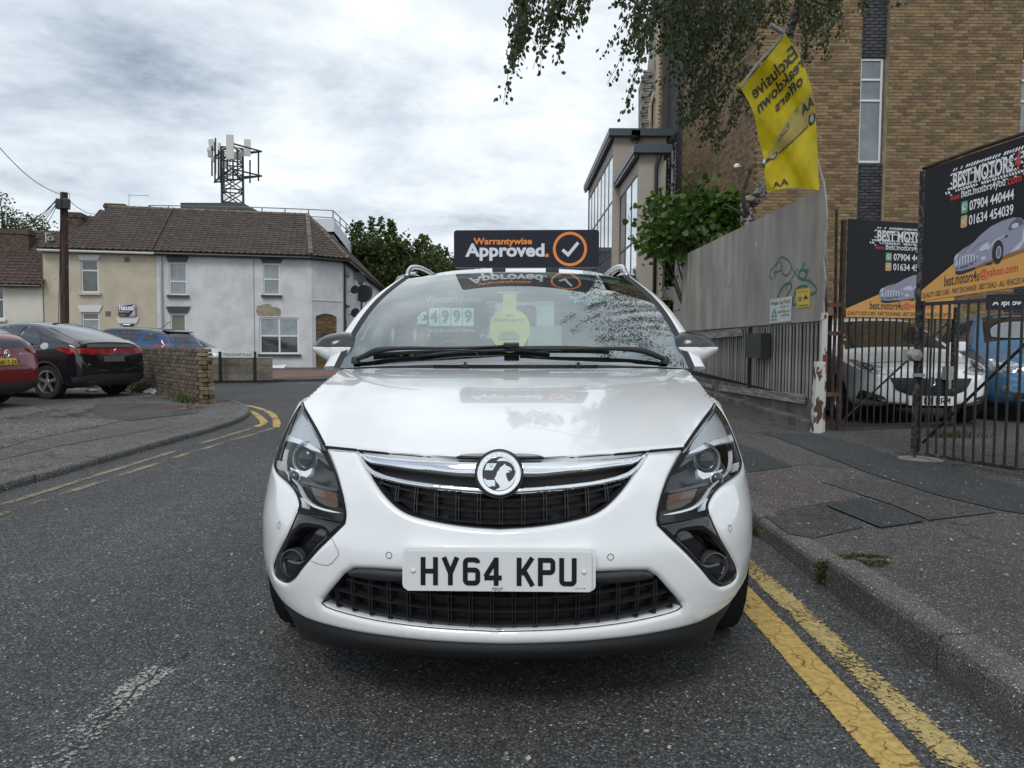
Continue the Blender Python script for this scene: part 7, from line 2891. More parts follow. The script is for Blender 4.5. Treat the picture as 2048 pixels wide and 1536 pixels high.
for s_ in (-1, 1):
 m.box((s_ * .022, Lb + .018, .91), (.010, .01, .055), (0, s_ * -.15, 0))
m.box((0, Lb + .018, .91), (.04, .01, .010))
m.build('badge', CHROME, bk.root)
m = MB()
m.cyl((-.5, Lb - .15, .24), (-.5, Lb + .02, .23), .035, n=10)
m.cyl((.5, Lb - .15, .24), (.5, Lb + .02, .23), .035, n=10)
m.build('exhaust', SATIN, bk.root)
bk.mirrors(1.55, 1.03, bk.paint)
# ---- dark red car, only its tail in view
_h2 = Vector((-1, 0.02)).normalized()
Lr = 4.3
rc = Vector((-8.14, 11.95))
nose = rc + _h2 * Lr
rd = Car('hatchback', 'dark red hatchback with yellow rear plate, cut off by the left edge', (nose.x, nose.y, ZL), _h2, M('red_paint', (0.20, 0.010, 0.018), 0.18, coat=1.0), Lr, 1.78,
         [(0, .6), (.1, .75), (.9, 1.0), (1.6, 1.40), (2.2, 1.54), (3.0, 1.50), (3.6, 1.38), (4.0, 1.23), (4.12, 1.14), (4.2, .9), (4.3, .62)],
         [(0, .7), (1.2, .98), (3.2, 1.02), (4.3, .98)], tumble=.42)
rd.cut_wheels((0.85, 3.48), 0.33)
rd.wheels((0.85, 3.48), 0.33)
for sg in (-1, 1):
 rd.drape('side_window', [(1.75, 1.03), (3.6, 1.06), (3.3, 1.30), (2.6, 1.40), (2.1, 1.36)], 'x', sg, CGL, 0.006)
 rd.drape('tail_light', [(4.0, .93), (4.25, .86), (4.22, 1.06), (4.05, 1.08)], 'x', sg, REDL, .008)
rd.drape('rear_window', [(-.56, 3.45), (.56, 3.45), (.64, 4.03), (-.64, 4.03)], 'z', 1, M('pale_glass', (0, 0, 0)), .005)
rd.drape('lower_rear_window', [(-.70, .985), (.70, .985), (.66, 1.10), (-.66, 1.10)], 'y', 1, CGL, .008, .05)
rd.drape('tail_light', [(.58, .93), (.86, .86), (.86, .975), (.6, .975)], 'y', 1, REDL, .010, .05)
rd.drape('tail_light', [(-.86, .86), (-.58, .93), (-.6, .975), (-.86, .975)], 'y', 1, REDL, .010, .05)
rd.drape('bumper_insert', [(-.86, .24), (.86, .24), (.88, .42), (-.88, .42)], 'y', 1, BUMPB, .015)
rp_ = rd.drape('number_plate', [(-.26, .69), (.26, .69), (.26, .80), (-.26, .80)], 'y', 1, YPL, .02)
plate_text('lettering', 'HN15 EKH', lambda p, l: np.stack([-p[:, 0], np.full(len(p), Lr + .026 + l) - .05 * 0, p[:, 1]], 1), -.23, .705, .46, .075, BLK, rp_)
m = MB()
m.lathe([(.065, 0), (.060, .012), (.052, .012), (.050, 0)], (0, Lr - .015, .88), 'y', 24)
m.lathe([(.026, 0), (.024, .012), (.018, .012)], (0, Lr - .015, .885), 'y', 16)
m.build('badge', CHROME, rd.root, smooth=True)
# ---- blue crossover seen over the wall
_h3 = Vector((-0.985, 0.17)).normalized()
tail = Vector((at(374, 690, 20.2).x, 20.2)) + Vector((-.1, 0.3))
nose = tail + _h3 * 4.1
bl = Car('crossover', 'blue crossover with black roof behind the low brick wall', (nose.x, nose.y, 0), _h3, M('blue_paint', (0.010, 0.045, 0.15), 0.15, coat=1.0), 4.15, 1.78,
         [(0, .7), (.1, .85), (.9, 1.02), (1.5, 1.36), (2.1, 1.56), (3.0, 1.56), (3.6, 1.50), (3.85, 1.42), (4.0, 1.15), (4.1, .95), (4.15, .7)],
         [(0, .8), (1.2, 1.03), (3.2, 1.10), (4.15, 1.05)], tumble=.38)
bl.cut_wheels((0.85, 3.4), 0.33)
bl.wheels((0.85, 3.4), 0.33)
for sg in (-1, 1):
 bl.drape('side_window', [(1.62, 1.10), (2.42, 1.12), (2.42, 1.43), (2.15, 1.43), (1.95, 1.36)], 'x', sg, CGL, .006)
 bl.drape('side_window', [(2.50, 1.12), (3.12, 1.16), (3.22, 1.36), (3.0, 1.42), (2.50, 1.43)], 'x', sg, CGL, .006)
 bl.drape('side_window', [(3.30, 1.20), (3.72, 1.22), (3.66, 1.36), (3.4, 1.40)], 'x', sg, CGL, .006)
 bl.drape('tail_light', [(3.62, 1.0), (4.12, .94), (4.12, 1.07), (3.75, 1.09)], 'x', sg, REDL, .01)
bl.drape('roof_panel', [(-.70, 1.9), (.70, 1.9), (.68, 3.85), (-.68, 3.85)], 'z', 1, M('black_paint', (0, 0, 0)), .006)
bl.drape('windscreen', [(-.62, 1.15), (.62, 1.15), (.55, 1.85), (-.55, 1.85)], 'z', 1, CGL, .006)
bl.drape('rear_window', [(-.6, 1.14), (.6, 1.14), (.52, 1.40), (-.52, 1.40)], 'y', 1, CGL, .008)
bl.drape('number_plate', [(-.26, .80), (.26, .80), (.26, .91), (-.26, .91)], 'y', 1, YPL, .012)
m = MB()
m.box((0, 3.80, 1.455), (1.10, .22, .03), (R(-12), 0, 0))
bevel(m.build('spoiler', M('black_paint', (0, 0, 0)), bl.root), .012)
MB().cyl((0, 3.3, 1.55), (0, 3.55, 1.72), .008, n=6).build('aerial', DARK, bl.root)
bl.mirrors(1.45, 1.12, M('black_paint', (0, 0, 0)))
# ---- pale car nose beyond the blue one
_h4 = Vector((1, -0.05)).normalized()
nose = Vector((at(468, 700, 22.9).x, 23.4))
wt = Car('hatchback', 'white hatchback mostly hidden behind the blue crossover, bonnet pointing right', (nose.x, nose.y, 0), _h4, PAINT, 4.0, 1.7,
         [(0, .6), (.1, .74), (.9, .96), (1.4, 1.22), (1.9, 1.42), (2.8, 1.44), (3.6, 1.30), (3.9, 1.0), (4.0, .6)], [(0, .7), (1.1, .92), (4.0, 1.0)], tumble=.42)
wt.cut_wheels((0.8, 3.3), .31)
wt.wheels((0.8, 3.3), .31)
for sg in (-1, 1):
 wt.drape('side_window', [(1.45, .98), (3.3, 1.05), (3.0, 1.32), (2.0, 1.33)], 'x', sg, CGL, .006)
 wt.drape('headlight', [(.12, .66), (.45, .72), (.5, .80), (.2, .74)], 'x', sg, CLEARL, .008)
wt.drape('windscreen', [(-.64, 1.0), (.64, 1.0), (.56, 1.75), (-.56, 1.75)], 'z', 1, M('pale_glass', (0, 0, 0)), .006)
# ---- white hatchback in the yard, facing us
_h5 = Vector((-0.09, -1)).normalized()
wc_ = Car('hatchback', 'white hatchback facing out of the yard behind the small gate', (5.30, 9.35, ZP), _h5, PAINT, 4.0, 1.76,
          [(0, .60), (.06, .72), (.25, .80), (.7, .92), (1.0, 1.00), (1.5, 1.26), (1.85, 1.42), (2.4, 1.48), (3.3, 1.42), (3.8, 1.15), (3.95, .95), (4.0, .7)],
          [(0, .66), (.7, .84), (1.2, .94), (3.2, 1.0), (4.0, 1.0)], ends=(.65, .35), tumble=.40)
wc_.cut_wheels((0.78, 3.3), .31)
wc_.wheels((0.78, 3.3), .31)
wc_.drape('windscreen', [(-.70, 1.03), (.70, 1.03), (.56, 1.80), (-.56, 1.80)], 'z', 1, glass_mat('far_screen', (0.10, 0.13, 0.13), ior=2.0), .006)
wc_.drape('dark_cabin', [(-.69, 1.04), (.69, 1.04), (.55, 1.79), (-.55, 1.79)], 'z', 1, CGL, .003)
for sg in (-1, 1):
 wc_.drape('side_window', [(1.5, 1.0), (2.3, 1.03), (2.3, 1.34), (2.0, 1.33)], 'x', sg, CGL, .006)
 wc_.drape('side_window', [(2.38, 1.03), (3.4, 1.08), (3.1, 1.30), (2.38, 1.34)], 'x', sg, CGL, .006)
 hlm = wc_.drape('headlight', [(sg * .40, .69), (sg * .56, .66), (sg * .74, .70), (sg * .80, .80), (sg * .78, .845), (sg * .66, .80), (sg * .50, .735)], 'y', -1, CLEARL, .008, smooth_n=2)
 wc_.drape('lamp_bezel', circle(sg * .68, .745, .05, 16), 'y', -1, DARK, .012, .02)
 wc_.drape('projector_lens', circle(sg * .68, .745, .034, 16), 'y', -1, CLEARL, .018, .02)
 wc_.drape('fog_pocket', [(sg * .50, .30), (sg * .80, .34), (sg * .78, .46), (sg * .56, .38)], 'y', -1, BUMPB, .006)
wc_.drape('upper_grille', [(-.50, .62), (.50, .62), (.42, .47), (.25, .40), (-.25, .40), (-.42, .47)], 'y', -1, M('grille_dark', (0.012, 0.012, 0.013), .4), .008, .04)
for k in range(4):
 z = .45 + .045 * k
 w_ = .34 + .035 * k
 wc_.drape('grille_bar', [(-w_, z), (w_, z), (w_, z + .012), (-w_, z + .012)], 'y', -1, BUMPB, .018, .05)
MB().lathe([(.062, 0), (.060, -.014), (.048, -.014), (.046, -.004), (0.0, -.004)], (0, -.012, .575), 'y', 24).build('badge', CHROME, wc_.root, smooth='auto')
wc_.drape('lower_grille', [(-.52, .23), (.52, .23), (.46, .285), (-.46, .285)], 'y', -1, M('grille_dark', (0, 0, 0)), .008)
wc_.drape('bonnet_seam', [(-.60, .80), (0, .83), (.60, .80), (.60, .806), (0, .836), (-.60, .806)], 'y', -1, M('seam_grey', (0, 0, 0)), .003, .05)
m = MB()
m.box((0, -.02, .335), (.54, .012, .115))
np_ = m.build('number_plate', M('plate_white', (0, 0, 0)), wc_.root)
plate_text('lettering', 'GE18 MRM', lambda p, l: np.stack([p[:, 0], np.full(len(p), -.0275 - l), p[:, 1]], 1), -.23, .297, .46, .078, BLK, np_)
wc_.mirrors(1.40, 1.02, PAINT)
m = MB()
m.box((0, 1.1, 1.01), (1.1, .03, .02), (0, 0, .05))
m.build('wiper', DARK, wc_.root)
# ---- pale blue car at the right edge
_h6 = Vector((-0.33, -0.945)).normalized()
wheelp = Vector((6.74, 10.55))
side6 = Vector((-_h6.y, _h6.x))          # to the car's left
side6 = -side6 if side6.x > 0 else side6
LB = Car
cen = wheelp - side6 * (1.68 / 2 - .12)
nose = cen + _h6 * 0.76
ba = Car('small_mpv', 'pale blue small people carrier with a dark roof sign in the yard', (nose.x, nose.y, ZP), _h6, M('pale_blue_paint', (0.10, 0.24, 0.42), 0.2, metal=0.25, coat=1.0), 3.75, 1.68,
         [(0, .68), (.06, .80), (.3, .90), (.75, 1.02), (1.05, 1.16), (1.5, 1.44), (1.8, 1.53), (2.4, 1.57), (3.3, 1.53), (3.6, 1.25), (3.75, .8)],
         [(0, .74), (.7, .92), (1.2, .99), (3.2, 1.04), (3.75, 1.0)], ends=(.6, .3), tumble=.30)
ba.cut_wheels((0.76, 3.15), .30)
ba.wheels((0.76, 3.15), .30, spokes=6)
for sg in (-1, 1):
 ba.drape('side_window', [(1.36, 1.05), (2.15, 1.08), (2.15, 1.43), (1.85, 1.43)], 'x', sg, CGL, .006)
 ba.drape('side_window', [(2.24, 1.08), (3.3, 1.12), (3.2, 1.40), (2.24, 1.43)], 'x', sg, CGL, .006)
 ba.drape('door_seam', [(2.19, .3), (2.2, .3), (2.2, 1.05), (2.19, 1.05)], 'x', sg, DARK, .003)
 ba.drape('door_seam', [(1.20, .35), (1.21, .35), (1.27, 1.0), (1.26, 1.0)], 'x', sg, DARK, .003)
 ba.drape('headlight', [(.18, .68), (.62, .80), (.74, .93), (.5, .86), (.25, .80)], 'x', sg, CLEARL, .008, smooth_n=2)
 ba.drape('headlight', [(sg * .45, .70), (sg * .74, .68), (sg * .80, .80), (sg * .72, .86), (sg * .5, .80)], 'y', -1, CLEARL, .008, smooth_n=2)
 ba.drape('fog_lamp', circle(sg * .62, .47, .05, 16), 'y', -1, CLEARL, .014, .02)
 ba.drape('indicator', circle(.95, .80, .03, 12, .018), 'x', sg, CLEARL, .008, .02)
ba.drape('windscreen', [(-.68, 1.0), (.68, 1.0), (.56, 1.72), (-.56, 1.72)], 'z', 1, glass_mat('far_screen', (0, 0, 0)), .008)
ba.drape('dark_cabin', [(-.67, 1.01), (.67, 1.01), (.55, 1.71), (-.55, 1.71)], 'z', 1, CGL, .003)
ba.drape('lower_grille', [(-.50, .28), (.50, .28), (.60, .42), (-.60, .42)], 'y', -1, BUMPB, .008)
ba.drape('sill', [(1.15, .2), (2.8, .2), (2.8, .28), (1.15, .28)], 'x', -1, BUMPB, .008)
ba.mirrors(1.30, 1.04, ba.paint)
# ================================================================== boarded fence on the right
def fence_pts(px, py, z=ZP):
 return ground(px, py, z)
fa_, fb_ = ground(1640, 860, ZP), ground(1420, 790, ZP)
_fd = (fb_ - fa_).normalized()
F0 = fa_ - _fd * 0.0
FP = Plane((F0.x, F0.y), ((F0 + _fd * 12).x, (F0 + _fd * 12).y))
fence = thing('boarded_fence', 'weathered grey slatted fence with tall plywood sheets and green graffiti', 'fence', tuple(FP.P(3, ZP)))
GREYW = M('weathered_ply', (0.40, 0.37, 0.33), 0.85, col2=(0.185, 0.168, 0.15), vs=1.5, stretch=(1.3, 1.3, 0.45), mixpos=(.22, .70), bump=.12, bs=30, detail=10)
SLATW = M('weathered_slat', (0.24, 0.23, 0.215), 0.9, var=.35, vs=4, stretch=(3, 3, .4), rand=.30, bump=.4, bs=30)
PLANKW = M('weathered_plank', (0.20, 0.19, 0.175), 0.85, var=.45, vs=5, stretch=(.4, .4, 6), bump=.6, bs=22, rand=.1)
CONC = M('concrete_base', (0.105, 0.098, 0.09), 0.95, var=.35, vs=3, bump=.8, bs=30)
FU = lambda px, py: FP.hit(px, py)
T_F = frame_T(FP, 0, 0).to_3x3()
def fbox(name, u0, z0, u1, z1, w, d, mat, parent=fence, tilt=0.0):
 m = MB()
 rm = T_F @ Euler((0, tilt, 0)).to_matrix()
 m.box(FP.P((u0 + u1) / 2, (z0 + z1) / 2, w), (abs(u1 - u0), d, z1 - z0), rm)
 return m.build(name, mat, parent, world=True)
# plywood sheets: (bottom-left, bottom-right, top-right, top-left) in photo pixels
def sheet_px(name, pts, mat, w, d=.018, parent=fence):
 q = [FU(*p) for p in pts]
 if area(q) < 0:
  q = q[::-1]
 m = MB()
 P_ = [FP.P(u, z, w) for u, z in q]
 n = len(P_)
 m.add(P_ + [p - FP.n * d for p in P_], [tuple(range(n)), tuple(range(2 * n - 1, n - 1, -1))] + [(i, (i + 1) % n, n + (i + 1) % n, n + i) for i in range(n)])
 return m.build(name, mat, parent, world=True)
rag = [(1657, 641), (1655, 600), (1659, 560), (1655, 520), (1659, 480), (1662, 430), (1660, 396), (1657, 374)]
sheet_px('board', [(1348, 664.5), (1380.4, 662), (1380.4, 506), (1354, 519)], GREYW, .05)
sheet_px('board', [(1381.4, 662), (1429, 658), (1429, 483), (1381.4, 505.5)], GREYW, .048)
sheet_px('board', [(1430, 658)] + rag + [(1430, 482.5)], GREYW, .052)
# slats: every one a piece
slT = []
uA, uB = FU(1640, 700)[0], FU(1352, 700)[0]
k = 0
u = 0.02
while u < 8.2:
 ztop = 1.50 + .01 * u
 slT.append((u, ztop))
 u += 0.142
Vp, Fp_ = boxproto(0.064, .012, 1.0)
Ts = []
for u, zt in slT:
 zb0 = 0.46 + .012 * u
 h_ = zt - zb0
 T = frame_T(FP, u + rnd.uniform(-.003, .003), (zt + zb0) / 2, 0.02 + rnd.uniform(-.004, .004), (0, rnd.uniform(-.006, .006), 0))
 Ts.append(T @ Matrix.Diagonal((1, 1, h_, 1)))
pieces('slat', fence, (Vp, Fp_), Ts, SLATW, 300)
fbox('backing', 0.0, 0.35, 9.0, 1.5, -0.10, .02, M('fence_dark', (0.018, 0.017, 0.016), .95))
fbox('upper_backing', 0.1, 1.4, 9.0, 2.7, 0.0, .02, GREYW)
# rails and planks
p0, p1 = FU(1618, 790), FU(1446, 772)
sheet_px('plank', [(1445, 781), (1618, 808), (1618, 789), (1445, 769.5)], PLANKW, .075, .03)
sheet_px('plank', [(1398, 770), (1430, 777), (1430, 770), (1398, 762)], PLANKW, .07, .03)
sheet_px('plank', [(1410, 679), (1493, 671.5), (1488, 657), (1402, 667)], PLANKW, .085, .03)
# dark upright between bays
ud = FU(1504, 740)[0]
fbox('post', ud - .035, 0.30, ud + .035, 1.44, .045, .05, M('post_dark', (0.025, 0.027, 0.028), .7))
# concrete gravel boards and the rough kerb they stand on
for a, b in ((0.05, 2.0), (2.02, 4.2), (4.22, 6.4), (6.42, 9.0)):
 fbox('gravel_board', a, ZP, b, 0.45 + rnd.uniform(-.01, .01), .0, .05, CONC)
m = MB()
for k in range(26):
 ua = -0.1 + k * .36
 m.box(FP.P(ua + .18, ZP + .045, .10 + rnd.uniform(-.01, .01)), (.352, .15, .14 + rnd.uniform(-.02, .02)), T_F @ Euler((rnd.uniform(-.05, .05), rnd.uniform(-.03, .03), 0)).to_matrix())
bevel(m.build('base_kerb', CONC, fence, world=True), .02)['kind'] = 'stuff'
# flat dark box fixed to the slats
a, b = FU(1516, 668), FU(1547, 717)
fbox('meter_box', min(a[0], b[0]), b[1], max(a[0], b[0]), a[1], .12, .14, M('box_dark', (0.022, 0.024, 0.024), .55))
# car park sign
def fsign(name, label, px, w, mat, cat='sign'):
 q = [FU(*p) for p in px]
 r_ = thing(name, label, cat, tuple(FP.P(*q[0], w)))
 o = sheet_px('sign_board', px, mat, w, .006, r_)
 return r_, q
fq = lambda w: (lambda p: np.array([tuple(FP.P(u, z, w)) for u, z in p]))
def bilerp(q, w):
 """unit square -> the sign face; q = BL, BR, TR, TL in (u,z)"""
 q = [np.array(x) for x in q]
 def f(p):
  s, t = p[:, :1], p[:, 1:2]
  r_ = (1 - s) * (1 - t) * q[0] + s * (1 - t) * q[1] + s * t * q[2] + (1 - s) * t * q[3]
  return np.array([tuple(FP.P(float(a), float(b), w)) for a, b in r_])
 return f
cq = [(1547.5, 647), (1591.5, 642), (1593, 592), (1549, 599)]
cps, q = fsign('car_park_sign', 'white Private Car Park sign with green triangle on the grey boards', cq, .065, M('sign_white', (0.55, 0.56, 0.54), .5, var=.1, vs=8))
SGR = M('sign_green', (0.02, 0.17, 0.09), .5)
SBK = M('sign_black', (0.03, 0.03, 0.035), .5)
f_ = bilerp(q, .0665)
text('lettering', 'Private Car Park', f_, (.05, .73, .95, .90), SBK, cps, .01, True)
text('lettering', 'Strictly no', f_, (.50, .56, .90, .67), SBK, cps, .0, True)
text('lettering', 'unauthorised', f_, (.40, .38, .93, .50), SBK, cps, .0, True)
text('lettering', 'parking', f_, (.58, .20, .92, .34), SBK, cps, .0, True)
shape('triangle', [([(.10, .24), (.38, .24), (.24, .62)], [[(.17, .29), (.31, .29), (.24, .50)][::-1]])], f_, SGR, cps, True)
shape('base_mark', [[(.06, .08), (.40, .08), (.40, .19), (.06, .19)]], f_, M('sign_green_pale', (0.20, 0.36, 0.28), .5), cps, True)
yq = [(1603, 616), (1629, 613), (1630, 576), (1602, 580)]
yps, q = fsign('poster', 'small yellow poster taped to the grey boards right of the car park sign', yq, .062, M('poster_yellow', (0.60, 0.44, 0.03), .5), 'poster')
f_ = bilerp(q, .0635)
text('lettering', 'breakdown', f_, (.15, .83, .85, .90), SBK, yps, 0, True)
shape('emblem', [[(.52, .42), (.92, .42), (.72, .68)]], f_, SBK, yps, True)
for k in range(3):
 shape('text_line', [[(.14, .36 + k * .09), (.42, .36 + k * .09), (.42, .41 + k * .09), (.14, .41 + k * .09)]], f_, SBK, yps, True)
shape('text_line', [[(.12, .08), (.88, .08), (.88, .13), (.12, .13)]], f_, SBK, yps, True)
# graffiti, sprayed on the boards
GRAF = M('graffiti_green', (0.012, 0.125, 0.065), .6)
def spray(pts, w_px, mat=GRAF, w=.0535, name='graffiti', cc=None):
 P_ = smooth_curve([FU(*p) for p in pts], 5)
 lp = stroke(P_, w_px)
 if area(lp) < 0:
  lp = lp[::-1]
 V, F = [], []
 n = len(lp) // 2
 for a, b in zip(lp[:n], lp[n:][::-1]):
  V += [FP.P(a[0], a[1], w), FP.P(b[0], b[1], w)]
 F = [(2 * i, 2 * i + 1, 2 * i + 3, 2 * i + 2) for i in range(n - 1)]
 make(name, V, F, mat, fence, world=True)
g7 = lambda pts: [(1300 + x / 4.2675, 540 + y / 4.2675) for x, y in pts]
g8 = lambda pts: [(1400 + x / 2.742, y / 2.742) for x, y in pts]
spray(g8([(418, 1530), (402, 1515), (412, 1480), (445, 1440), (450, 1425), (438, 1470), (430, 1530)]), .028, w=.0532)
spray(g8([(425, 1495), (450, 1490), (470, 1470), (455, 1420), (480, 1412), (515, 1440), (520, 1480), (500, 1510), (475, 1500), (465, 1450)]), .028, w=.0536)
spray(g8([(520, 1455), (545, 1500), (575, 1535)]), .020, w=.054)
spray(g8([(560, 1470), (530, 1520), (505, 1560), (495, 1590)]), .020, w=.0544)
spray(g8([(600, 1440), (585, 1470), (600, 1490), (612, 1500), (590, 1530), (560, 1525)]), .028, w=.0548)
spray(g7([(1390, 5), (1330, 0), (1305, 30), (1325, 75), (1400, 95), (1450, 145), (1455, 185), (1420, 205), (1385, 205)]), .036, w=.0552)
spray(g7([(1120, 240), (1150, 170), (1195, 120), (1235, 115), (1240, 145), (1215, 200), (1190, 240)]), .036, w=.0556)
spray(g7([(1380, 140), (1320, 140), (1280, 180), (1260, 240), (1255, 290), (1290, 295)]), .038, w=.056)
SCR = M('scratch_pale', (0.42, 0.41, 0.40), .8)
for s_ in ([(480, 230), (485, 300), (500, 350), (510, 280), (530, 270), (540, 330), (560, 340), (580, 270), (590, 320)], [(590, 330), (620, 270), (630, 330), (650, 300), (690, 285)]):
 spray(g7(s_), .006, SCR, .0545, 'scratches')
spray(g7([(655, 85), (672, 130), (680, 80), (700, 140), (730, 60), (735, 110), (690, 150), (650, 130)]), .006, M('scribble_dark', (.05, .05, .05), .8), .0548, 'scribble')
q = FU(1520, 487)
make('paper_scrap', [FP.P(q[0] + a, q[1] + b, .056) for a, b in ((-.015, -.05), (.02, -.055), (.02, .03), (.0, .05), (-.015, .03))], [(0, 1, 2, 3, 4)], M('paper_white', (.65, .65, .63), .8), fence, world=True)
# peeling white post at the fence end
wp = thing('gate_post', 'peeling white painted post with rust streaks at the end of the slatted fence', 'post', tuple(ground(1634, 866, ZP)))
PEEL = M('peeling_paint', (0.52, 0.51, 0.48), .7, col2=(0.07, 0.035, 0.022), vs=9, stretch=(1, 1, .45), mixpos=(.44, .47), bump=.9, bs=14)
g0 = ground(1634, 866, ZP)
zt_ = at(0, 715, g0.y).z
m = MB()
m.box((g0.x, g0.y, (ZP + zt_) / 2), (.105, .10, zt_ - ZP), (0, R(1.5), 0))
bevel(m.build('post_body', PEEL, wp, world=True), .006)
g1 = ground(1646, 862, ZP)
g1 = Vector((at(1647, 700, 8.75).x, 8.75, 0))
m = MB()
m.box((g1.x, g1.y, (ZP + 1.52) / 2), (.06, .06, 1.52 - ZP))
m.build('rear_post', PEEL, wp, world=True)
m = MB()
m.box((g1.x + .008, g1.y - .034, .92), (.055, .008, .22))
m.build('red_band', M('oxide_red', (0.16, 0.035, 0.025), .7), wp, world=True)
# tall dark timber at the board end
tp_ = thing('gate_post', 'tall dark brown timber post between the boards and the small gate', 'post', (at(1666, 700, 8.9).x, 8.9, ZP))
m = MB()
tx = at(1667, 700, 8.9).x
m.tube([(tx, 8.9, ZP), (tx + .01, 8.9, 1.4), (tx - .01, 8.9, 2.75)], [.020, .019, .016], 7)
m.build('timber', M('post_rotten', (0.045, 0.032, 0.024), .95, var=.5, vs=9, bump=1, bs=20), tp_, world=True)
m = MB()
for z in (1.62, .55, 1.28):
 m.box((tx - .03, 8.84, z), (.16, .03, .05))
m.build('hinge_plate', M('rust', (0.09, 0.04, 0.025), .85, var=.5, vs=20), tp_, world=True)
# ================================================================== gates
IRON = M('gate_iron', (0.012, 0.012, 0.013), .45, var=.3, vs=30)
IRONR = M('gate_rust', (0.10, 0.085, 0.075), .8, col2=(0.014, 0.013, 0.013), vs=24, mixpos=(.50, .58), bump=.6, bs=40)
BROWNP = M('post_rust', (0.038, 0.024, 0.019), .8, var=.4, vs=12, bump=.4, bs=30)
sg0 = ground(1676, 862, ZP)
sgd = Vector((1.78, 0.52, 0)).normalized()
GP1 = Plane((sg0.x, sg0.y), ((sg0 + sgd * 2).x, (sg0 + sgd * 2).y))
gate1 = thing('gate', 'small black iron bar gate standing open in front of the white hatchback', 'gate', tuple(sg0))
T1_ = frame_T(GP1, 0, 0).to_3x3()
def gbox(G_, T_, name, u0, z0, u1, z1, d, mat, parent, w=0.0):
 m = MB()
 m.box(G_.P((u0 + u1) / 2, (z0 + z1) / 2, w), (abs(u1 - u0), d, abs(z1 - z0)), T_)
 return m.build(name, mat, parent, world=True)
GW = 1.72
zt1 = 1.49
gbox(GP1, T1_, 'hinge_stile', -.022, ZP, .022, 2.62, .05, BROWNP, gate1)
gbox(GP1, T1_, 'end_stile', GW - .03, .16, GW + .03, 1.62, .05, IRONR, gate1)
gbox(GP1, T1_, 'bottom_rail', .03, .155, GW - .03, .185, .03, IRON, gate1)
gbox(GP1, T1_, 'top_rail', .03, zt1 - .02, GW - .03, zt1 + .02, .03, IRON, gate1)
n = 16
for k in range(n):
 u = .03 + (GW - .06) * (k + .9) / (n + .8)
 MB().cyl(GP1.P(u, .186, 0), GP1.P(u, zt1 - .021, 0), .011, n=8).build('bar', IRON, gate1, world=True)
MB().cyl(GP1.P(.05, .20, -.03), GP1.P(GW - .1, 1.42, -.03), .013, n=8).build('brace', IRON, gate1, world=True)
m = MB()
m.box(GP1.P(GW - .11, .80, .02), (.13, .05, .17), T1_)
m.cyl(GP1.P(GW - .11, .72, .05), GP1.P(GW - .11, .60, .05), .02, n=8)
m.build('lock', M('galv', (.35, .35, .34), .5, metal=.6), gate1, world=True)
bg0 = ground(1830, 918, ZP)
bg1 = ground(2048, 955, ZP)
GP2 = Plane((bg0.x, bg0.y), (bg1.x, bg1.y))
gate2 = thing('gate', 'large black iron bar gate with peeling stile at the right edge', 'gate', tuple(bg0))
T2_ = frame_T(GP2, 0, 0).to_3x3()
GW2 = 1.75
zb2 = .155
zbn = lambda u: 1.50 + .035 * u
gbox(GP2, T2_, 'stile', -.028, .17, .028, 2.68, .05, IRONR, gate2)
for a, b in ((0.028, GW2),):
 gbox(GP2, T2_, 'bottom_rail', a, zb2, b, zb2 + .028, .035, IRONR, gate2)
 gbox(GP2, T2_, 'top_rail', a, 1.49, b, 1.52, .035, IRON, gate2)
crop2 = [(800, 1310), (862, 1330), (928, 1340), (993, 1355), (1063, 1372), (1135, 1385), (1212, 1400), (1290, 1420), (1370, 1435), (1453, 1455), (1543, 1475)]
us = [GP2.hit(1630 + x / 3.84, 560 + y / 3.84)[0] for x, y in crop2]
dstep = (us[-1] - us[3]) / 7
while us[-1] < GW2 - .1:
 us.append(us[-1] + dstep)
for u in us:
 MB().cyl(GP2.P(u, zb2 + .029, 0), GP2.P(u, 1.489, 0), .0105, n=8).build('bar', IRON, gate2, world=True)
b0, b1 = GP2.hit(1630 + 810 / 3.84, 560 + 1250 / 3.84), GP2.hit(1630 + 1605 / 3.84, 560 + 480 / 3.84)
dd = (b1[1] - b0[1]) / (b1[0] - b0[0])
MB().cyl(GP2.P(.05, b0[1], -.03), GP2.P(1.35, b0[1] + dd * 1.3, -.03), .013, n=8).build('brace', IRON, gate2, world=True)
m = MB()
m.cyl(GP2.P(0.02, .17, .03), GP2.P(0.02, ZP - .01, .03), .012, n=8)
m.cyl(GP2.P(0.02, .17, .03), GP2.P(0.02, .62, .03), .010, n=8)
m.build('drop_bolt', BROWNP, gate2, world=True)
m = MB()
u, z = GP2.hit(1838, 710)
m.lathe([(.0, -.06), (.05, -.05), (.055, .02), (.04, .03), (.036, .0)], GP2.P(u, z, .06), 'y', 16)
m.box(GP2.P(u - .05, z, .03), (.16, .05, .10), T2_)
m.box(GP2.P(u + .03, z - .18, .03), (.10, .04, .03), T2_)
m.build('lock', M('galv', (0, 0, 0)), gate2, world=True)
m = MB()
m.lathe([(0, .018), (.14, .014), (.19, .004), (.20, -.01)], (bg0.x + .03, bg0.y - .02, ZP), 'z', 18)
o = m.build('concrete_spot', M('concrete_pale', (0.22, 0.19, 0.16), .95, var=.3, vs=20, bump=1, bs=60))
o['kind'] = 'structure'
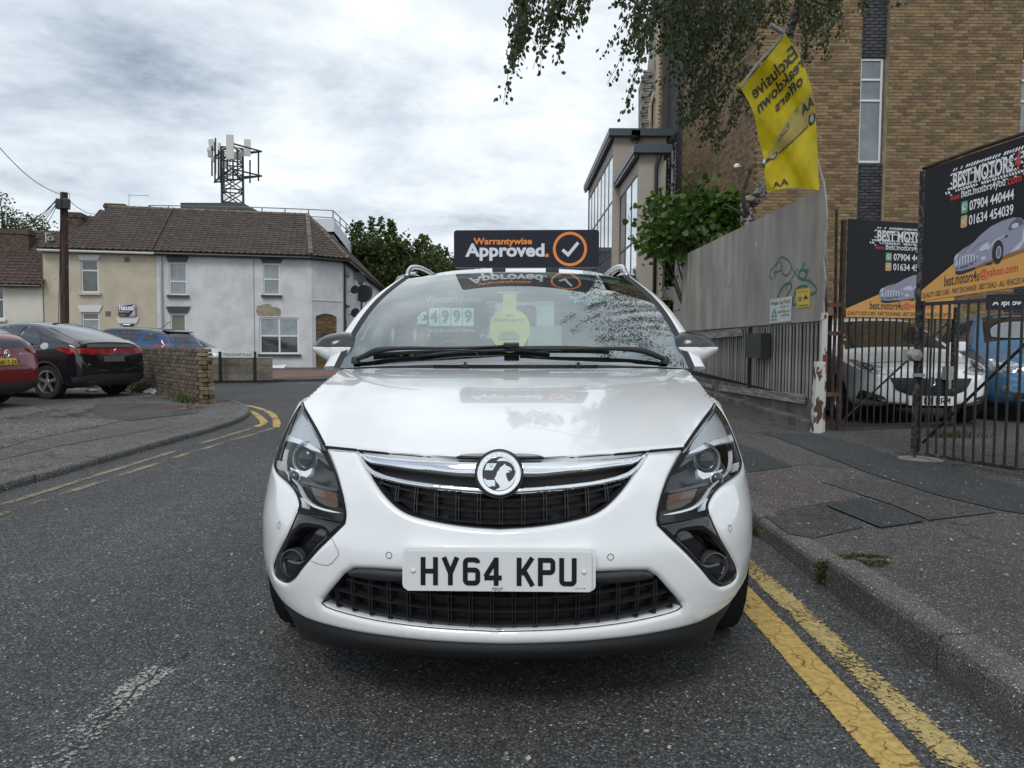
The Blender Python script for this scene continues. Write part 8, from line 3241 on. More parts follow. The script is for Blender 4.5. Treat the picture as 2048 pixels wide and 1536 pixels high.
# ---------------------------------------------------------------- banners
BANB = M('banner_black', (0.010, 0.011, 0.014), 0.55, spec=.3)
BANO = M('banner_orange', (0.62, 0.31, 0.075), 0.45)
BANW = M('banner_white', (0.72, 0.74, 0.76), 0.45)
BANR = M('banner_red', (0.50, 0.045, 0.035), 0.45)
BANK = M('banner_ink', (0.012, 0.012, 0.014), 0.45)
BANG = M('banner_green', (0.09, 0.36, 0.17), 0.45)
BANT = M('banner_tan', (0.55, 0.33, 0.16), 0.45)
CARG = M('banner_car', (0.27, 0.28, 0.37), 0.45)
CARD = M('banner_car_dark', (0.10, 0.105, 0.15), 0.45)
CARL = M('banner_car_light', (0.52, 0.54, 0.64), 0.45)
BANSH = M('banner_shade', (0.26, 0.13, 0.035), 0.45)
def banner(name, label, G_, u0, z0, sx=1.0, sz=1.0, slope=0.0, w=.03):
 """the printed sheet is 1.55 x 1.16 m; the same print twice"""
 rt = thing(name, label, 'banner', tuple(G_.P(u0, z0, w)))
 rg = np.random.default_rng(5)
 def f(lay):
  def g(p):
   x, z = p[:, 0] * sx, p[:, 1] * sz
   P_ = np.array(G_.o)[None] + (u0 + x)[:, None] * np.array(G_.u) + np.array([0, 0, 1.0]) * (z0 + z + slope * x)[:, None]
   bow = .0 * x
   return P_ + np.array(G_.n) * (w + bow + .0015 * lay)[:, None]
  return g
 panel('banner_sheet', densify([(0, 0), (1.55, 0), (1.55, 1.16), (0, 1.16)], .2), [], f(0), BANB, rt, .2, (), thick=.008, inward=tuple(-G_.n), world=True, analytic=False)
 st = .12
 def sh(nm, loops, lay, mat):
  V, F = [], []
  for lp in loops:
   o_, h_ = (lp if (isinstance(lp, tuple) and isinstance(lp[0], list)) else (lp, []))
   o_ = [tuple(a) for a in o_]
   ov, tr, _ = cdt(densify(o_, st), [densify(x, st) for x in h_], None)
   b = len(V)
   V += ov.tolist()
   F += [tuple(i + b for i in t) for t in tr]
  return make(nm, f(lay)(np.array(V)), F, mat, rt, False, True)
 def tx(nm, s, box, mat, lay=3, bold=.01, **k):
  return text(nm, s, f(lay), box, mat, rt, bold, True, **k)
 sh('orange_field', [[(0.003, .003), (1.547, .003), (1.547, .42), (1.25, .40), (.50, .30), (.003, .10)]], 1, BANO)
 blocks = []
 for row, (zc, hh, dens) in enumerate([(1.075, .030, .9), (1.042, .026, .75), (1.005, .03, .55), (.965, .03, .55), (.925, .026, .75), (.895, .028, .9), (.868, .014, .35)]):
  x = .30 + .03 * row * (row < 3) + rg.uniform(0, .03)
  while x < 1.50:
   keep = dens * min(1, (x - .24) / .25)
   if rg.uniform() < keep:
    wd = rg.uniform(.016, .026)
    sk = .020 if row < 3 else -.018
    hj = hh * rg.uniform(.6, 1.0)
    blocks.append([(x, zc - hj / 2), (x + wd, zc - hj / 2), (x + wd + sk, zc + hj / 2), (x + sk, zc + hj / 2)])
   x += .034
 sh('tyre_tread', blocks, 1, BANW)['kind'] = 'stuff'
 tx('lettering', 'BEST MOTORS', (.40, .905, 1.17, 1.055), BANK, 2, .055)
 tx('lettering', 'BEST MOTORS', (.405, .912, 1.165, 1.048), BANW, 3, .025)
 tx('lettering', '4', (1.19, .91, 1.25, 1.07), BANR, 3, .04)
 tx('lettering', 'YOU', (1.27, .912, 1.47, 1.048), BANW, 3, .025)
 tx('lettering', 'www.', (.375, .815, .515, .855), BANR)
 tx('lettering', 'best.motors4you', (.525, .80, 1.08, .885), BANW)
 tx('lettering', '.com', (1.09, .815, 1.27, .865), BANR)
 for zc, num, c in ((.735, '07904 440444', BANG), (.617, '01634 454039', BANT)):
  sh('icon', [rrect(.53, zc - .05, .615, zc + .05, .015)], 2, c)
  if c is BANG:
   sh('icon_mark', [(circle(.573, zc + .003, .029, 20), [circle(.573, zc + .003, .022, 20)[::-1]]), [(.547, zc - .032), (.562, zc - .026), (.552, zc - .014)]], 3, BANW)
  sh('icon_mark', [stroke(smooth_curve([(.560, zc + .016), (.562, zc - .002), (.573, zc - .012), (.586, zc - .013)], 3), .009)], 4, BANW)
  if c is BANT:
   for r_ in (.014, .024):
    sh('icon_mark', [stroke(circle(.574, zc, r_, 6, a0=5, a1=75), .004)], 3, BANW)
  tx('lettering', num, (.64, zc - .042, 1.19, zc + .042), BANW, 3, .018)
 K = lambda pts: [((x - 400) * .001475 + .455, .195 + (1240 - y) * .00082) for x, y in pts]
 body = [(400, 1120), (403, 1080), (425, 1045), (480, 1005), (545, 975), (575, 958), (640, 895), (720, 840), (810, 812), (900, 805), (960, 825), (1005, 880), (1020, 930), (1022, 1080), (1010, 1110), (880, 1140), (830, 1155), (690, 1180), (600, 1210), (470, 1225), (420, 1215), (402, 1170)]
 sh('car_shadow', [K([(420, 1215), (440, 1262), (560, 1240), (700, 1215), (900, 1175), (1020, 1150), (1020, 1120), (700, 1170)])], 2, BANSH)
 sh('car_drawing', [K(body)], 3, CARG)
 sh('windscreen_print', [K([(590, 960), (660, 890), (750, 845), (858, 822), (832, 905), (700, 935)])], 4, CARD)
 sh('window_print', [K([(862, 905), (885, 850), (930, 818), (970, 840), (985, 885), (925, 905), (880, 925)])], 4, CARD)
 sh('mirror_print', [K([(892, 905), (895, 870), (925, 860), (948, 875), (945, 905), (915, 912)])], 5, CARL)
 sh('lamp_print', [K([(620, 1055), (650, 1015), (690, 990), (714, 1005), (705, 1045), (660, 1066)]), K([(405, 1100), (412, 1060), (438, 1035), (440, 1060), (425, 1095)]), K(circle(666, 1138, 20, 14))], 4, CARL)
 sh('grille_print', [K([(412, 1165), (425, 1110), (470, 1078), (540, 1075), (600, 1085), (626, 1110), (600, 1145), (520, 1160)])], 4, CARL)
 gb = []
 for i in range(7):
  x = 440 + i * 26
  gb.append(K([(x, 1160), (x + 9, 1159), (x + 9, 1086), (x, 1087)]))
 sh('grille_lines', gb, 5, CARD)
 sh('bumper_print', [K([(422, 1182), (446, 1178), (446, 1200), (424, 1203)]), K([(546, 1165), (580, 1160), (580, 1182), (548, 1187)]), K([(460, 1180), (535, 1170), (535, 1196), (462, 1203)])], 4, CARD)
 sh('tyre_print', [K(circle(785, 1105, 47, 22, 115)), K([(680, 1200), (735, 1190), (740, 1215), (700, 1212)]), K([(418, 1215), (470, 1225), (600, 1210), (590, 1235), (480, 1258), (425, 1250)])], 4, BANK)
 sh('rim_print', [(K(circle(795, 1110, 22, 18, 60)), [K(circle(795, 1110, 17, 18, 50))[::-1]])] + [K([(795, 1110), (795 + 17 * math.cos(a), 1110 + 52 * math.sin(a)), (795 + 17 * math.cos(a + .2), 1110 + 52 * math.sin(a + .2))]) for a in np.arange(0, 6.2, .63)], 5, CARL)
 sh('vent_print', [K([(838, 962), (865, 957), (864, 965), (838, 970)]), K([(838, 975), (865, 970), (864, 978), (838, 983)])], 4, BANK)
 sh('flank_print', [K([(880, 1140), (975, 1040), (985, 935), (1000, 940), (1005, 1040), (960, 1120)]), K([(690, 1060), (760, 980), (840, 950), (845, 958), (765, 995), (705, 1070)])], 4, CARL)
 sh('bonnet_lines', [stroke(K([(560, 1055), (600, 1000), (680, 965)]), .004), stroke(K([(470, 1060), (520, 1000), (560, 975)]), .004)], 4, CARD)
 tx('lettering', 'best.motors4u', (.33, .10, .80, .195), BANK, 2, .012)
 tx('lettering', '@yahoo.com', (.81, .10, 1.27, .195), BANR, 2, .012)
 tx('lettering', 'QUALITY USED CARS - PART EXCHANGE - BEST DEALS - ALL VEHICLES ACCEPTED', (.02, .018, 1.52, .072), BANK, 2, .008)
 for x, z in [(0.02, 1.15), (.42, 1.15), (.9, 1.15), (0.0, .95), (0.0, .55), (0, .22), (0.3, .0), (.7, .0), (1.2, .0)]:
  m = MB()
  q = f(3)(np.array([[x, z]]))[0]
  m.tube([Vector(q) + Vector((-.015, -.012, -.015)), Vector(q) + Vector((0, -.02, .0)), Vector(q) + Vector((.012, -.01, .022))], .0035, 5)
  m.build('cable_tie', BANW if name == 'x' else M('tie', (.30, .30, .30), .5), rt)
  rt.children[-1].matrix_parent_inverse = mw(rt).inverted()
 return rt
u, z = GP1.hit(1683, 632)
banner('banner', 'black and orange car sales banner tied to the small gate, half hidden', GP1, .035, 1.475, 1.62 / 1.55, 1.0, 0)
zl = GP2.hit(1838, 604)[1]
banner('banner', 'large black and orange car sales banner cut off by the right edge', GP2, .035, zl, .68, 1.0, .075)
m = MB()
m.tube([GP2.P(0, zl + 1.175, .02), GP2.P(.5, zl + 1.195 + .03, .02), GP2.P(1.0, zl + 1.225 + .03, .02), GP2.P(1.2, zl + 1.27, .02)], .016, 8)
m.build('top_rod', BROWNP, gate2, world=True)
# ================================================================== the yellow flag, seen from behind
flag = thing('flag', 'yellow breakdown offers flag seen from behind, sagging above the fence', 'flag', tuple(at(1640, 385, 9.6)))
c6 = lambda x, y: (1460 + x / 4.041, 40 + y / 4.041)
Ledge = [c6(*p) for p in ((80, 545), (150, 660), (205, 800), (225, 930), (260, 1070), (285, 1150), (278, 1240), (290, 1340), (300, 1395))]
Redge = [c6(*p) for p in ((450, 108), (540, 250), (600, 380), (650, 520), (685, 690), (697, 850), (705, 1030), (713, 1200), (720, 1380))]
Ls, Rs = np.array(smooth_curve(Ledge, 6)), np.array(smooth_curve(Redge, 6))
def flagfn(p, lift=0.0):
 """s across (left to right as seen), t down 0..1 -> world"""
 s, t = np.clip(p[:, 0], 0, 1), np.clip(p[:, 1], 0, 1)
 k = t * (len(Ls) - 1)
 lx, ly = np.interp(k, range(len(Ls)), Ls[:, 0]), np.interp(k, range(len(Ls)), Ls[:, 1])
 rx, ry = np.interp(k, range(len(Rs)), Rs[:, 0]), np.interp(k, range(len(Rs)), Rs[:, 1])
 x = lx + (rx - lx) * s
 y = ly + (ry - ly) * s
 y = y + 6 * np.sin(s * math.pi) * np.clip(1 - t * 3, 0, 1) - 8 * np.sin(s * math.pi) * np.clip((t - .8) * 5, 0, 1)
 d = 9.55 + .10 * np.sin(s * 5.0 + t * 3.0) * (0.5 + .5 * s) + .05 * np.sin(s * 9 - t * 10) + .022 * np.sin(t * 16 + s * 6) + .004 * np.sin(t * 41 + s * 17) + .004 * np.sin(t * 30 - s * 34)
 out = np.array([tuple(at(float(a), float(b), float(c))) for a, b, c in zip(x, y, d)])
 out[:, 1] -= lift
 return out
def flagm(name, col):
 m = M(name, col, .65, var=.10, vs=6)
 nt = m.node_tree
 b = nt.nodes['Principled BSDF']
 if not any(n.bl_idname == 'ShaderNodeBsdfTranslucent' for n in nt.nodes):
  t = nt.nodes.new('ShaderNodeBsdfTranslucent')
  t.inputs[0].default_value = (*col, 1)
  mx = nt.nodes.new('ShaderNodeMixShader')
  mx.inputs[0].default_value = .35
  nt.links.new(b.outputs[0], mx.inputs[1])
  nt.links.new(t.outputs[0], mx.inputs[2])
  nt.links.new(mx.outputs[0], nt.nodes['Material Output'].inputs[0])
 return m
FY = flagm('flag_yellow', (0.66, 0.52, 0.008))
FI = M('flag_ink', (0.035, 0.036, 0.045), .7)
FG = M('flag_grey', (0.35, 0.32, 0.22), .7)
_F, _V = [], []
m = MB()
m.grid(lambda a, b: tuple(flagfn(np.array([[a, b]]))[0]), 64, 120)
m.build('cloth', FY, flag, smooth=True, world=True)
def fmap(lift):
 return lambda p: flagfn(p, lift)
def ftext(s, box, shear):
 a0, b0, a1, b1 = box
 V, F = text_geo(s, .02)
 lo, hi = V[:, :2].min(0), V[:, :2].max(0)
 q = (V[:, :2] - lo) / (hi - lo)
 X = a1 - q[:, 0] * (a1 - a0)                  # mirrored
 Y = b1 - q[:, 1] * (b1 - b0) + shear * (X - a0)
 make('lettering', flagfn(np.stack([X, Y], 1), .014), F, FI, flag, world=True)
ftext('Exclusive', (.10, .055, .98, .145), 0.02)
ftext('reakdown', (.08, .165, 1.0, .245), 0.0)
ftext('offers', (.36, .27, .90, .35), -.03)
ftext('AA', (.10, .875, .42, .955), 0.02)
ftext('c', (.02, .94, .08, .958), 0.02)
def fs(name, pts, lift, mat):
 q = [(.0 + (x - 0) / 1.0, y) for x, y in pts]
 if area(q) < 0:
  q = q[::-1]
 ov, tr, _ = cdt(densify(q, .05), [], .05)
 make(name, flagfn(ov, lift), tr, mat, flag, True, True)
FV = flagm('flag_van', (0.50, 0.42, 0.12))
fs('van_print', [(.0, .60), (.06, .555), (.20, .535), (.28, .49), (.42, .455), (.62, .43), (.80, .42), (.99, .42), (.99, .56), (.86, .585), (.50, .61), (.30, .635), (.05, .635)], .008, FV)
fs('tyre_print', [(.16 + .075 * math.cos(a), .622 + .036 * math.sin(a)) for a in np.arange(0, 6.28, .4)], .009, FI)
fs('tyre_print', [(.92 + .075 * math.cos(a), .565 + .040 * math.sin(a)) for a in np.arange(0, 6.28, .4)], .009, FI)
fs('rim_print', [(.16 + .045 * math.cos(a), .622 + .020 * math.sin(a)) for a in np.arange(0, 6.28, .4)], .012, M('flag_rim', (.4, .4, .38), .7))
fs('rim_print', [(.92 + .045 * math.cos(a), .565 + .023 * math.sin(a)) for a in np.arange(0, 6.28, .4)], .012, M('flag_rim', (.4, .4, .38), .7))
fs('window_print', [(.26, .530), (.34, .49), (.52, .462), (.52, .50), (.40, .515), (.28, .545)], .009, M('flag_win', (.13, .12, .09), .7))
fs('window_print', [(.36, .505), (.40, .488), (.48, .475), (.49, .498)], .012, FV)
fs('bumper_print', [(.0, .605), (.08, .60), (.10, .64), (.0, .645)], .009, FI)
fs('sill_print', [(.26, .628), (.84, .590), (.84, .600), (.26, .640)], .009, FI)
ftext('AA', (.76, .44, .99, .50), -0.02)
# pole sleeve along the slanting top, and the pole tip
slv = [at(*c6(x, y), 9.5) for x, y in ((425, 95), (405, 150), (340, 225), (270, 300), (200, 385), (130, 480), (85, 550))]
m = MB()
m.tube([Vector(q) for q in smooth_curve([tuple(v) for v in slv], 4)], [.022] * 13 + [.03] * 12, 8, flat=.6)
m.build('sleeve', M('sleeve_grey', (0.36, 0.35, 0.34), .8), flag, world=True, smooth=True)
for pts in (((180, 380), (190, 355), (250, 325), (262, 330)), ((60, 520), (100, 490), (140, 440), (165, 435), (110, 510), (75, 550))):
 P_ = [at(*c6(*p), 9.58) for p in pts]
 make('cloth_fold', P_, [tuple(range(len(P_)))], FY, flag, world=True)
m = MB()
m.tube([at(*c6(325, 40), 9.45), at(*c6(430, 105), 9.5)], .030, 10)
m.build('pole_tip', M('galv', (0, 0, 0)), flag, world=True, smooth='auto')
m = MB()
m.tube([at(*c6(430, 105), 9.55), at(1600, 200, 9.75), at(1648, 370, 9.8), at(1652, 560, 9.7), at(1654, 700, 9.6)], .02, 8)
m.build('pole', M('galv', (0, 0, 0)), flag, world=True, smooth=True)
# ================================================================== little things on the right
def tuft(name, label, pts, n, h, mat, cat='weeds', spread=.06, z=None, kind=None):
 """grass blades growing at the given points"""
 V, F = [], []
 for p in pts:
  for _ in range(n):
   x, y = p[0] + rnd.gauss(0, spread), p[1] + rnd.gauss(0, spread)
   zz = p[2]
   a = rnd.uniform(0, 6.28)
   hh = h * rnd.uniform(.4, 1.2)
   w_ = .0035 + h * .02
   lx, ly = math.cos(a) * hh * rnd.uniform(.2, .8), math.sin(a) * hh * rnd.uniform(.2, .8)
   dx, dy = -math.sin(a) * w_, math.cos(a) * w_
   b = len(V)
   V += [(x - dx, y - dy, zz), (x + dx, y + dy, zz), (x + lx * .4 + dx * .8, y + ly * .4 + dy * .8, zz + hh * .6), (x + lx * .4 - dx * .8, y + ly * .4 - dy * .8, zz + hh * .6), (x + lx, y + ly, zz + hh)]
   F += [(b, b + 1, b + 2, b + 3), (b + 3, b + 2, b + 4)]
 o = make(name, V, F, mat)
 o.data.attributes.new('vary', 'FLOAT', 'FACE').data.foreach_set('value', [rnd.random() for _ in F])
 tag(o, label, cat)
 if kind:
  o['kind'] = kind
 return o
GRASS = leaf_mat('grass_leaf', (0.060, 0.095, 0.022), .5, .3)
MOSS = leaf_mat('moss_leaf', (0.055, 0.062, 0.018), .5, .2)
yk = 3.40
tuft('moss', 'green moss along the kerb joint beside the yellow lines', [(KX + .005 + .02 * k, yk + rnd.gauss(0, .012), .10 + .011 * min(k, 4)) for k in range(14)] + [(KX - .006, yk + .01, .02 + .013 * k) for k in range(8)] + [(KX + .13 + .02 * k, yk - .02, ZP + .01) for k in range(8)], 34, .012, MOSS, 'moss', .018, kind='stuff')
g = ground(1520, 1072, 0)
tuft('weeds', 'small grass tuft in the gutter just right of the white car', [(KX - .02, g.y + .05 * k, 0) for k in range(4)], 16, .05, GRASS, 'weeds', .02, kind='stuff')
g = ground(1900, 873, ZP)
tuft('weeds', 'green weeds at the foot of the small gate', [(g.x + rnd.uniform(-.3, .3), g.y + rnd.uniform(-.15, .15), ZP) for _ in range(14)], 12, .10, leaf_mat('weed_dull', (0.045, 0.058, 0.022), .5, .2), 'weeds', .06, kind='stuff')
g = ground(1960, 855, ZP)
# stones, shells and litter on the tarmac
m = MB()
for _ in range(260):
 x, y = rnd.uniform(-3.4, KX - .03), rnd.uniform(1.75, 9)
 if -.95 < x < .98 and y > 2.1:
  continue
 s_ = rnd.uniform(.004, .012)
 m.box((x, y, s_ * .3), (s_ * 1.4, s_, s_ * .7), (rnd.uniform(-.4, .4), rnd.uniform(-.4, .4), rnd.uniform(0, 3)))
o = m.build('loose_stones', M('stone_pale', (0.30, 0.29, 0.26), .8, var=.4, vs=50))
o['kind'] = 'stuff'
tag(o, 'pale chippings and grit scattered over the road surface', 'gravel')
m = MB()
for _ in range(170):
 x, y = rnd.uniform(KX + .15, 4.4), rnd.uniform(1.9, 7)
 s_ = rnd.uniform(.004, .011)
 m.box((x, y, ZP + .010 + s_ * .2), (s_ * 1.5, s_, s_ * .6), (rnd.uniform(-.4, .4), rnd.uniform(-.4, .4), rnd.uniform(0, 3)))
o = m.build('loose_stones', M('stone_pale', (0, 0, 0)))
o['kind'] = 'stuff'
tag(o, 'pale grit scattered over the right-hand pavement', 'gravel')
# ================================================================== roof sign on the white car
def local_at(x, y, Yl):
 """photo pixel -> car space point at local depth Yl"""
 w0, w1 = CMI @ Vector((0, 0, CAMZ)), CMI @ (Vector((0, 0, CAMZ)) + ray(x, y))
 d = w1 - w0
 return w0 + d * ((Yl - w0.y) / d.y)
def roof_sign(root_label, M4, w, h, y_off, group=None, name='roof_sign'):
 """M4: matrix that puts the sign: x right, z up, faces -y"""
 rt = bpy.data.objects.new(name, None)
 COL.objects.link(rt)
 rt.matrix_world = M4
 rt.location, rt.rotation_euler = M4.to_translation(), M4.to_euler()
 tag(rt, root_label, 'sign')
 SB = M('sign_navy', (0.008, 0.009, 0.020), .4, spec=.35)
 lp = rrect(-w / 2, 0, w / 2, h, h * .08)
 n = len(lp)
 m = MB()
 m.prism([(a, b) for a, b in lp], (0, .03, 0), (1, 0, 0), (0, 0, 1), (0, -.06, 0))
 m.build('sign_box', SB, rt)
 m = MB()
 m.prism(rrect(-w / 2 + .002, .003, w / 2 - .002, h - .003, h * .08), (0, -.0302, 0), (1, 0, 0), (0, 0, 1), (0, -.001, 0))
 f = lambda p: np.stack([p[:, 0] - w / 2, np.full(len(p), -.0325), p[:, 1]], 1)
 OR = M('sign_orange', (0.72, 0.22, 0.035), .35)
 WH = M('sign_letter_white', (0.62, 0.64, 0.68), .35)
 text('lettering', 'Warrantywise', f, (w * .135, h * .56, w * .54, h * .79), OR, rt, .03)
 text('lettering', 'Approved', f, (w * .078, h * .175, w * .625, h * .64), WH, rt, .035)
 shape('full_stop', [circle(w * .642, h * .315, h * .050, 16)], f, OR, rt)
 c_ = (w * .80, h * .485)
 shape('ring', [(circle(*c_, h * .46, 40), [circle(*c_, h * .385, 40)[::-1]])], f, OR, rt)
 lp = stroke([(c_[0] - h * .20, c_[1] - h * .02), (c_[0] - h * .05, c_[1] - h * .155), (c_[0] + h * .22, c_[1] + h * .17)], h * .085)
 shape('tick', [lp if area(lp) > 0 else lp[::-1]], f, WH, rt)
 for x in (-w * .19, w * .18):
  m = MB()
  m.box((x, 0, -.018), (w * .09, .07, .035))
  bevel(m.build('magnet_foot', BLACKP, rt), .006)
 return rt
YS = 2.29
a, b = local_at(909, 536, YS), local_at(1197, 536, YS)
tz = local_at(1050, 461.5, YS).z
Ms = CM @ Matrix.Translation(((a.x + b.x) / 2, YS, a.z))
roof_sign('black roof sign with orange ring and tick on the white people carrier', Ms, b.x - a.x, tz - a.z, 0)
# the same on the pale blue car
Mb = mw(ba.root) @ Matrix.Translation((0.0, 1.95, 1.60))
roof_sign('dark roof sign on the pale blue car behind the gate bars', Mb, .90, .235, 0)
# ================================================================== cards and stickers behind the windscreen
def wpix(pts):
 return invG(pts)
def glass_fn(ins):
 return lambda p: G(p, ins)
def gmap(ins, x0, y0, x1, y1):
 """unit square -> the inside of the screen, corners given in photo pixels"""
 c_ = [np.array(q) for q in invG([(x0, y1), (x1, y1), (x1, y0), (x0, y0)])]
 def f(p):
  s, t = p[:, :1], p[:, 1:2]
  r_ = (1 - s) * (1 - t) * c_[0] + s * (1 - t) * c_[1] + s * t * c_[2] + (1 - s) * t * c_[3]
  return G(r_, ins)
 return f
pcard = thing('price_sticker', 'pale 4999 pounds price sticker with lettering inside the windscreen', 'sticker', tuple(CM @ Vector(G(np.array([invG([(890, 630)])[0]]))[0])))
CARDM = M('card_pale', (0.80, 0.95, 0.94), .5)
INKD = M('price_ink', (0.05, 0.08, 0.09), .5)
WST = M('sticker_white', (0.85, 0.95, 0.96), .5)
def inpar(o, par):
 o.parent = par
 o.matrix_parent_inverse = (mw(par).inverted() @ CM)
 return o
def gshape(name, loops, f, mat, par):
 return inpar(shape(name, loops, f, mat), par)
def gtext(s, f, box, mat, par, bold=.02):
 return inpar(text('lettering', s, f, box, mat, None, bold), par)
f = gmap(.012, 857, 612, 948, 648)
fd = gmap(.0105, 857, 612, 948, 648)
for k in range(4):
 gshape('digit_card', [[(k * .25 + .008, 0), (k * .25 + .242, 0), (k * .25 + .242, 1), (k * .25 + .008, 1)]], f, CARDM, pcard)
 gtext('4999'[k], fd, (k * .25 + .045, .14, k * .25 + .205, .86), INKD, pcard, .03)
f = gmap(.011, 833, 619, 857, 645)
gtext('£', f, (0, 0, .92, 1), WST, pcard, .05)
gtext("The Uk's Best Used Car Warranty", gmap(.011, 854, 653, 949, 662), (0, 0, 1, 1), WST, pcard, 0)
gtext('Warrantywise', gmap(.011, 850, 588, 962, 606), (0, 0, 1, 1), M('sticker_film', (0.42, 0.50, 0.52), .5), pcard, .01)
f = gmap(.011, 890, 575, 918, 590)
gshape('eye_mark', [(circle(.5, .5, .28, 18, .46), [circle(.5, .5, .20, 18, .34)[::-1]]), circle(.5, .5, .10, 12, .18)], f, M('sticker_film', (0, 0, 0)), pcard)
tcard = thing('window_sticker', 'small white warranty wording sticker at the upper right of the windscreen', 'sticker', tuple(CM @ Vector(G(np.array([invG([(1180, 590)])[0]]))[0])))
for i, s_ in enumerate(("THE UK'S", 'BEST USED CAR', 'WARRANTY')):
 w_ = (.32, .5, .42)[i]
 gtext(s_, gmap(.011, 1140, 578, 1225, 606), (.5 - w_, .70 - i * .30, .5 + w_, .93 - i * .30), WST, tcard, .02)
tagc = thing('hanging_tag', 'round yellow offers tag hanging in the middle of the windscreen', 'tag', tuple(CM @ Vector(G(np.array([invG([(1020, 650)])[0]]))[0])))
TY = M('tag_yellow', (0.95, 0.80, 0.16), .5)
f = gmap(.03, 980, 576, 1059, 692)
fi = gmap(.027, 980, 576, 1059, 692)
gshape('tag_card', [[(.33, .97), (.33, .62)] + circle(.5, .32, .5, 30, .34, a0=118, a1=422) + [(.67, .62), (.67, .97)]], f, TY, tagc)
gtext('Exclusive upgrades', fi, (.12, .42, .88, .47), INKD, tagc, .01)
gtext('AA+', fi, (.40, .51, .60, .545), INKD, tagc, .01)
gshape('car_print', [[(.22, .18), (.30, .26), (.60, .27), (.75, .20), (.75, .15), (.22, .15)]], fi, M('tag_print', (0.40, .36, .15), .5), tagc)
gshape('adhesive_strip', [[(.34, .985), (.66, .985), (.66, 1.0), (.34, 1.0)]], fi, TY, tagc)
# a pale card propped near the mirror
pc2 = thing('sales_card', 'pale sheet of paper behind the windscreen beside the yellow tag', 'card', tuple(CM @ Vector((0.2, 2.3, 1.15))))
m = MB()
m.box((0.17, 2.35, 1.16), (.20, .004, .15), (R(-15), 0, 0))
inpar(m.build('paper', M('paper_green', (.42, .62, .55), .6)), pc2)
# ================================================================== telegraph pole and its wires
tp = at(126, 600, 25.0)
pole = thing('telegraph_pole', 'dark wooden telegraph pole with black terminal box and fanned wires', 'pole', (tp.x, 25, ZL))
ztp = at(126, 385, 25).z
PW_ = M('pole_wood', (0.050, 0.026, 0.020), .85, var=.45, vs=5, stretch=(4, 4, .4), bump=.5, bs=20)
MB().cyl((tp.x, 25, ZL), (at(128, 385, 25).x, 25, ztp), .145, .115, 14).build('shaft', PW_, pole, world=True, smooth='auto')
for x, y in ((119, 408), (133, 408)):
 q = at(x, y, 24.8)
 m = MB()
 m.box(q, (.20, .18, .34), (0, .06, .2))
 bevel(m.build('terminal_box', GUTTER, pole, world=True), .02)
m = MB()
for k in range(7):
 q = at(126 + (-1) ** k * 8, 440 + k * 24, 25)
 m.cyl((q.x - .05, 25 - .05, q.z), (q.x + .07 * (-1) ** k, 24.9, q.z + .02), .012, n=5)
m.build('step_bolts', SATIN, pole, world=True)['kind'] = 'stuff'
MB().tube([at(116, 690, 24.9), at(119, 560, 24.88), at(121, 425, 24.86)], .012, 5).build('cable', GUTTER, pole, world=True)
WIREM = M('wire', (0.05, 0.05, 0.055), .6)
for (x0, y0, x1, y1, d1, sag) in ((119, 388, -30, 262, 18, .25), (114, 397, -20, 428, 20, .5), (114, 399, -20, 436, 19, .5), (115, 401, 20, 440, 30, .3), (116, 403, 38, 452, 30, .3), (116, 404, 62, 455, 31, .2), (117, 405, 78, 468, 31, .1), (134, 398, 213, 422, 34, .3), (136, 404, 640, 512, 33.4, .5)):
 a, b = at(x0, y0, 25), at(x1, y1, d1)
 P_ = [a.lerp(b, t / 10) - Vector((0, 0, sag * math.sin(t / 10 * math.pi))) for t in range(11)]
 if x1 == 640:
  continue
 MB().tube(P_, .011, 5).build('wire', WIREM, pole, world=True)
MB().tube([at(136, 500, 31.2), at(160, 494, 31.8), at(230, 472, 33.2), at(300, 428, 36)], .014, 5).build('wire', M('wire_pale', (.30, .28, .26), .6), pole, world=True)
m = MB()
m.tube([at(134 + 6 * math.cos(a), 392 + 7 * math.sin(a), 24.9) for a in np.linspace(0, 8, 20)], .008, 4)
m.build('wire', WIREM, pole, world=True)
# ================================================================== aerials and dishes
def aerial(label, x, y0, y1, d, x2, els=5):
 t = thing('tv_aerial', label, 'aerial', tuple(at(x, y0, d)))
 m = MB()
 m.cyl(at(x, y0, d), at(x, y1, d), .022, n=6)
 m.build('mast', SATIN, t, world=True)
 m = MB()
 m.cyl(at(x - 2, y1 + 1, d), at(x2, y1 + 2.5, d), .014, n=6)
 for k in range(els):
  xx = x + (x2 - x) * (k + .3) / els
  q = at(xx, y1 + 1.5, d)
  m.cyl(q + Vector((0, -.18, -.04)), q + Vector((0, .18, .04)), .006, n=4)
 m.build('boom', SATIN, t, world=True)
 return t
aerial('thin tv aerial on the ridge between chimney and mast', 258, 428, 389, 36.5, 298)
aerial('small tv aerial on the low roof at the far left', 12, 450, 414, 34, 28, 3)
aerial('bent tv aerial on the low tiled roof beside the cream house', 92, 500, 465, 31.8, 102, 3)
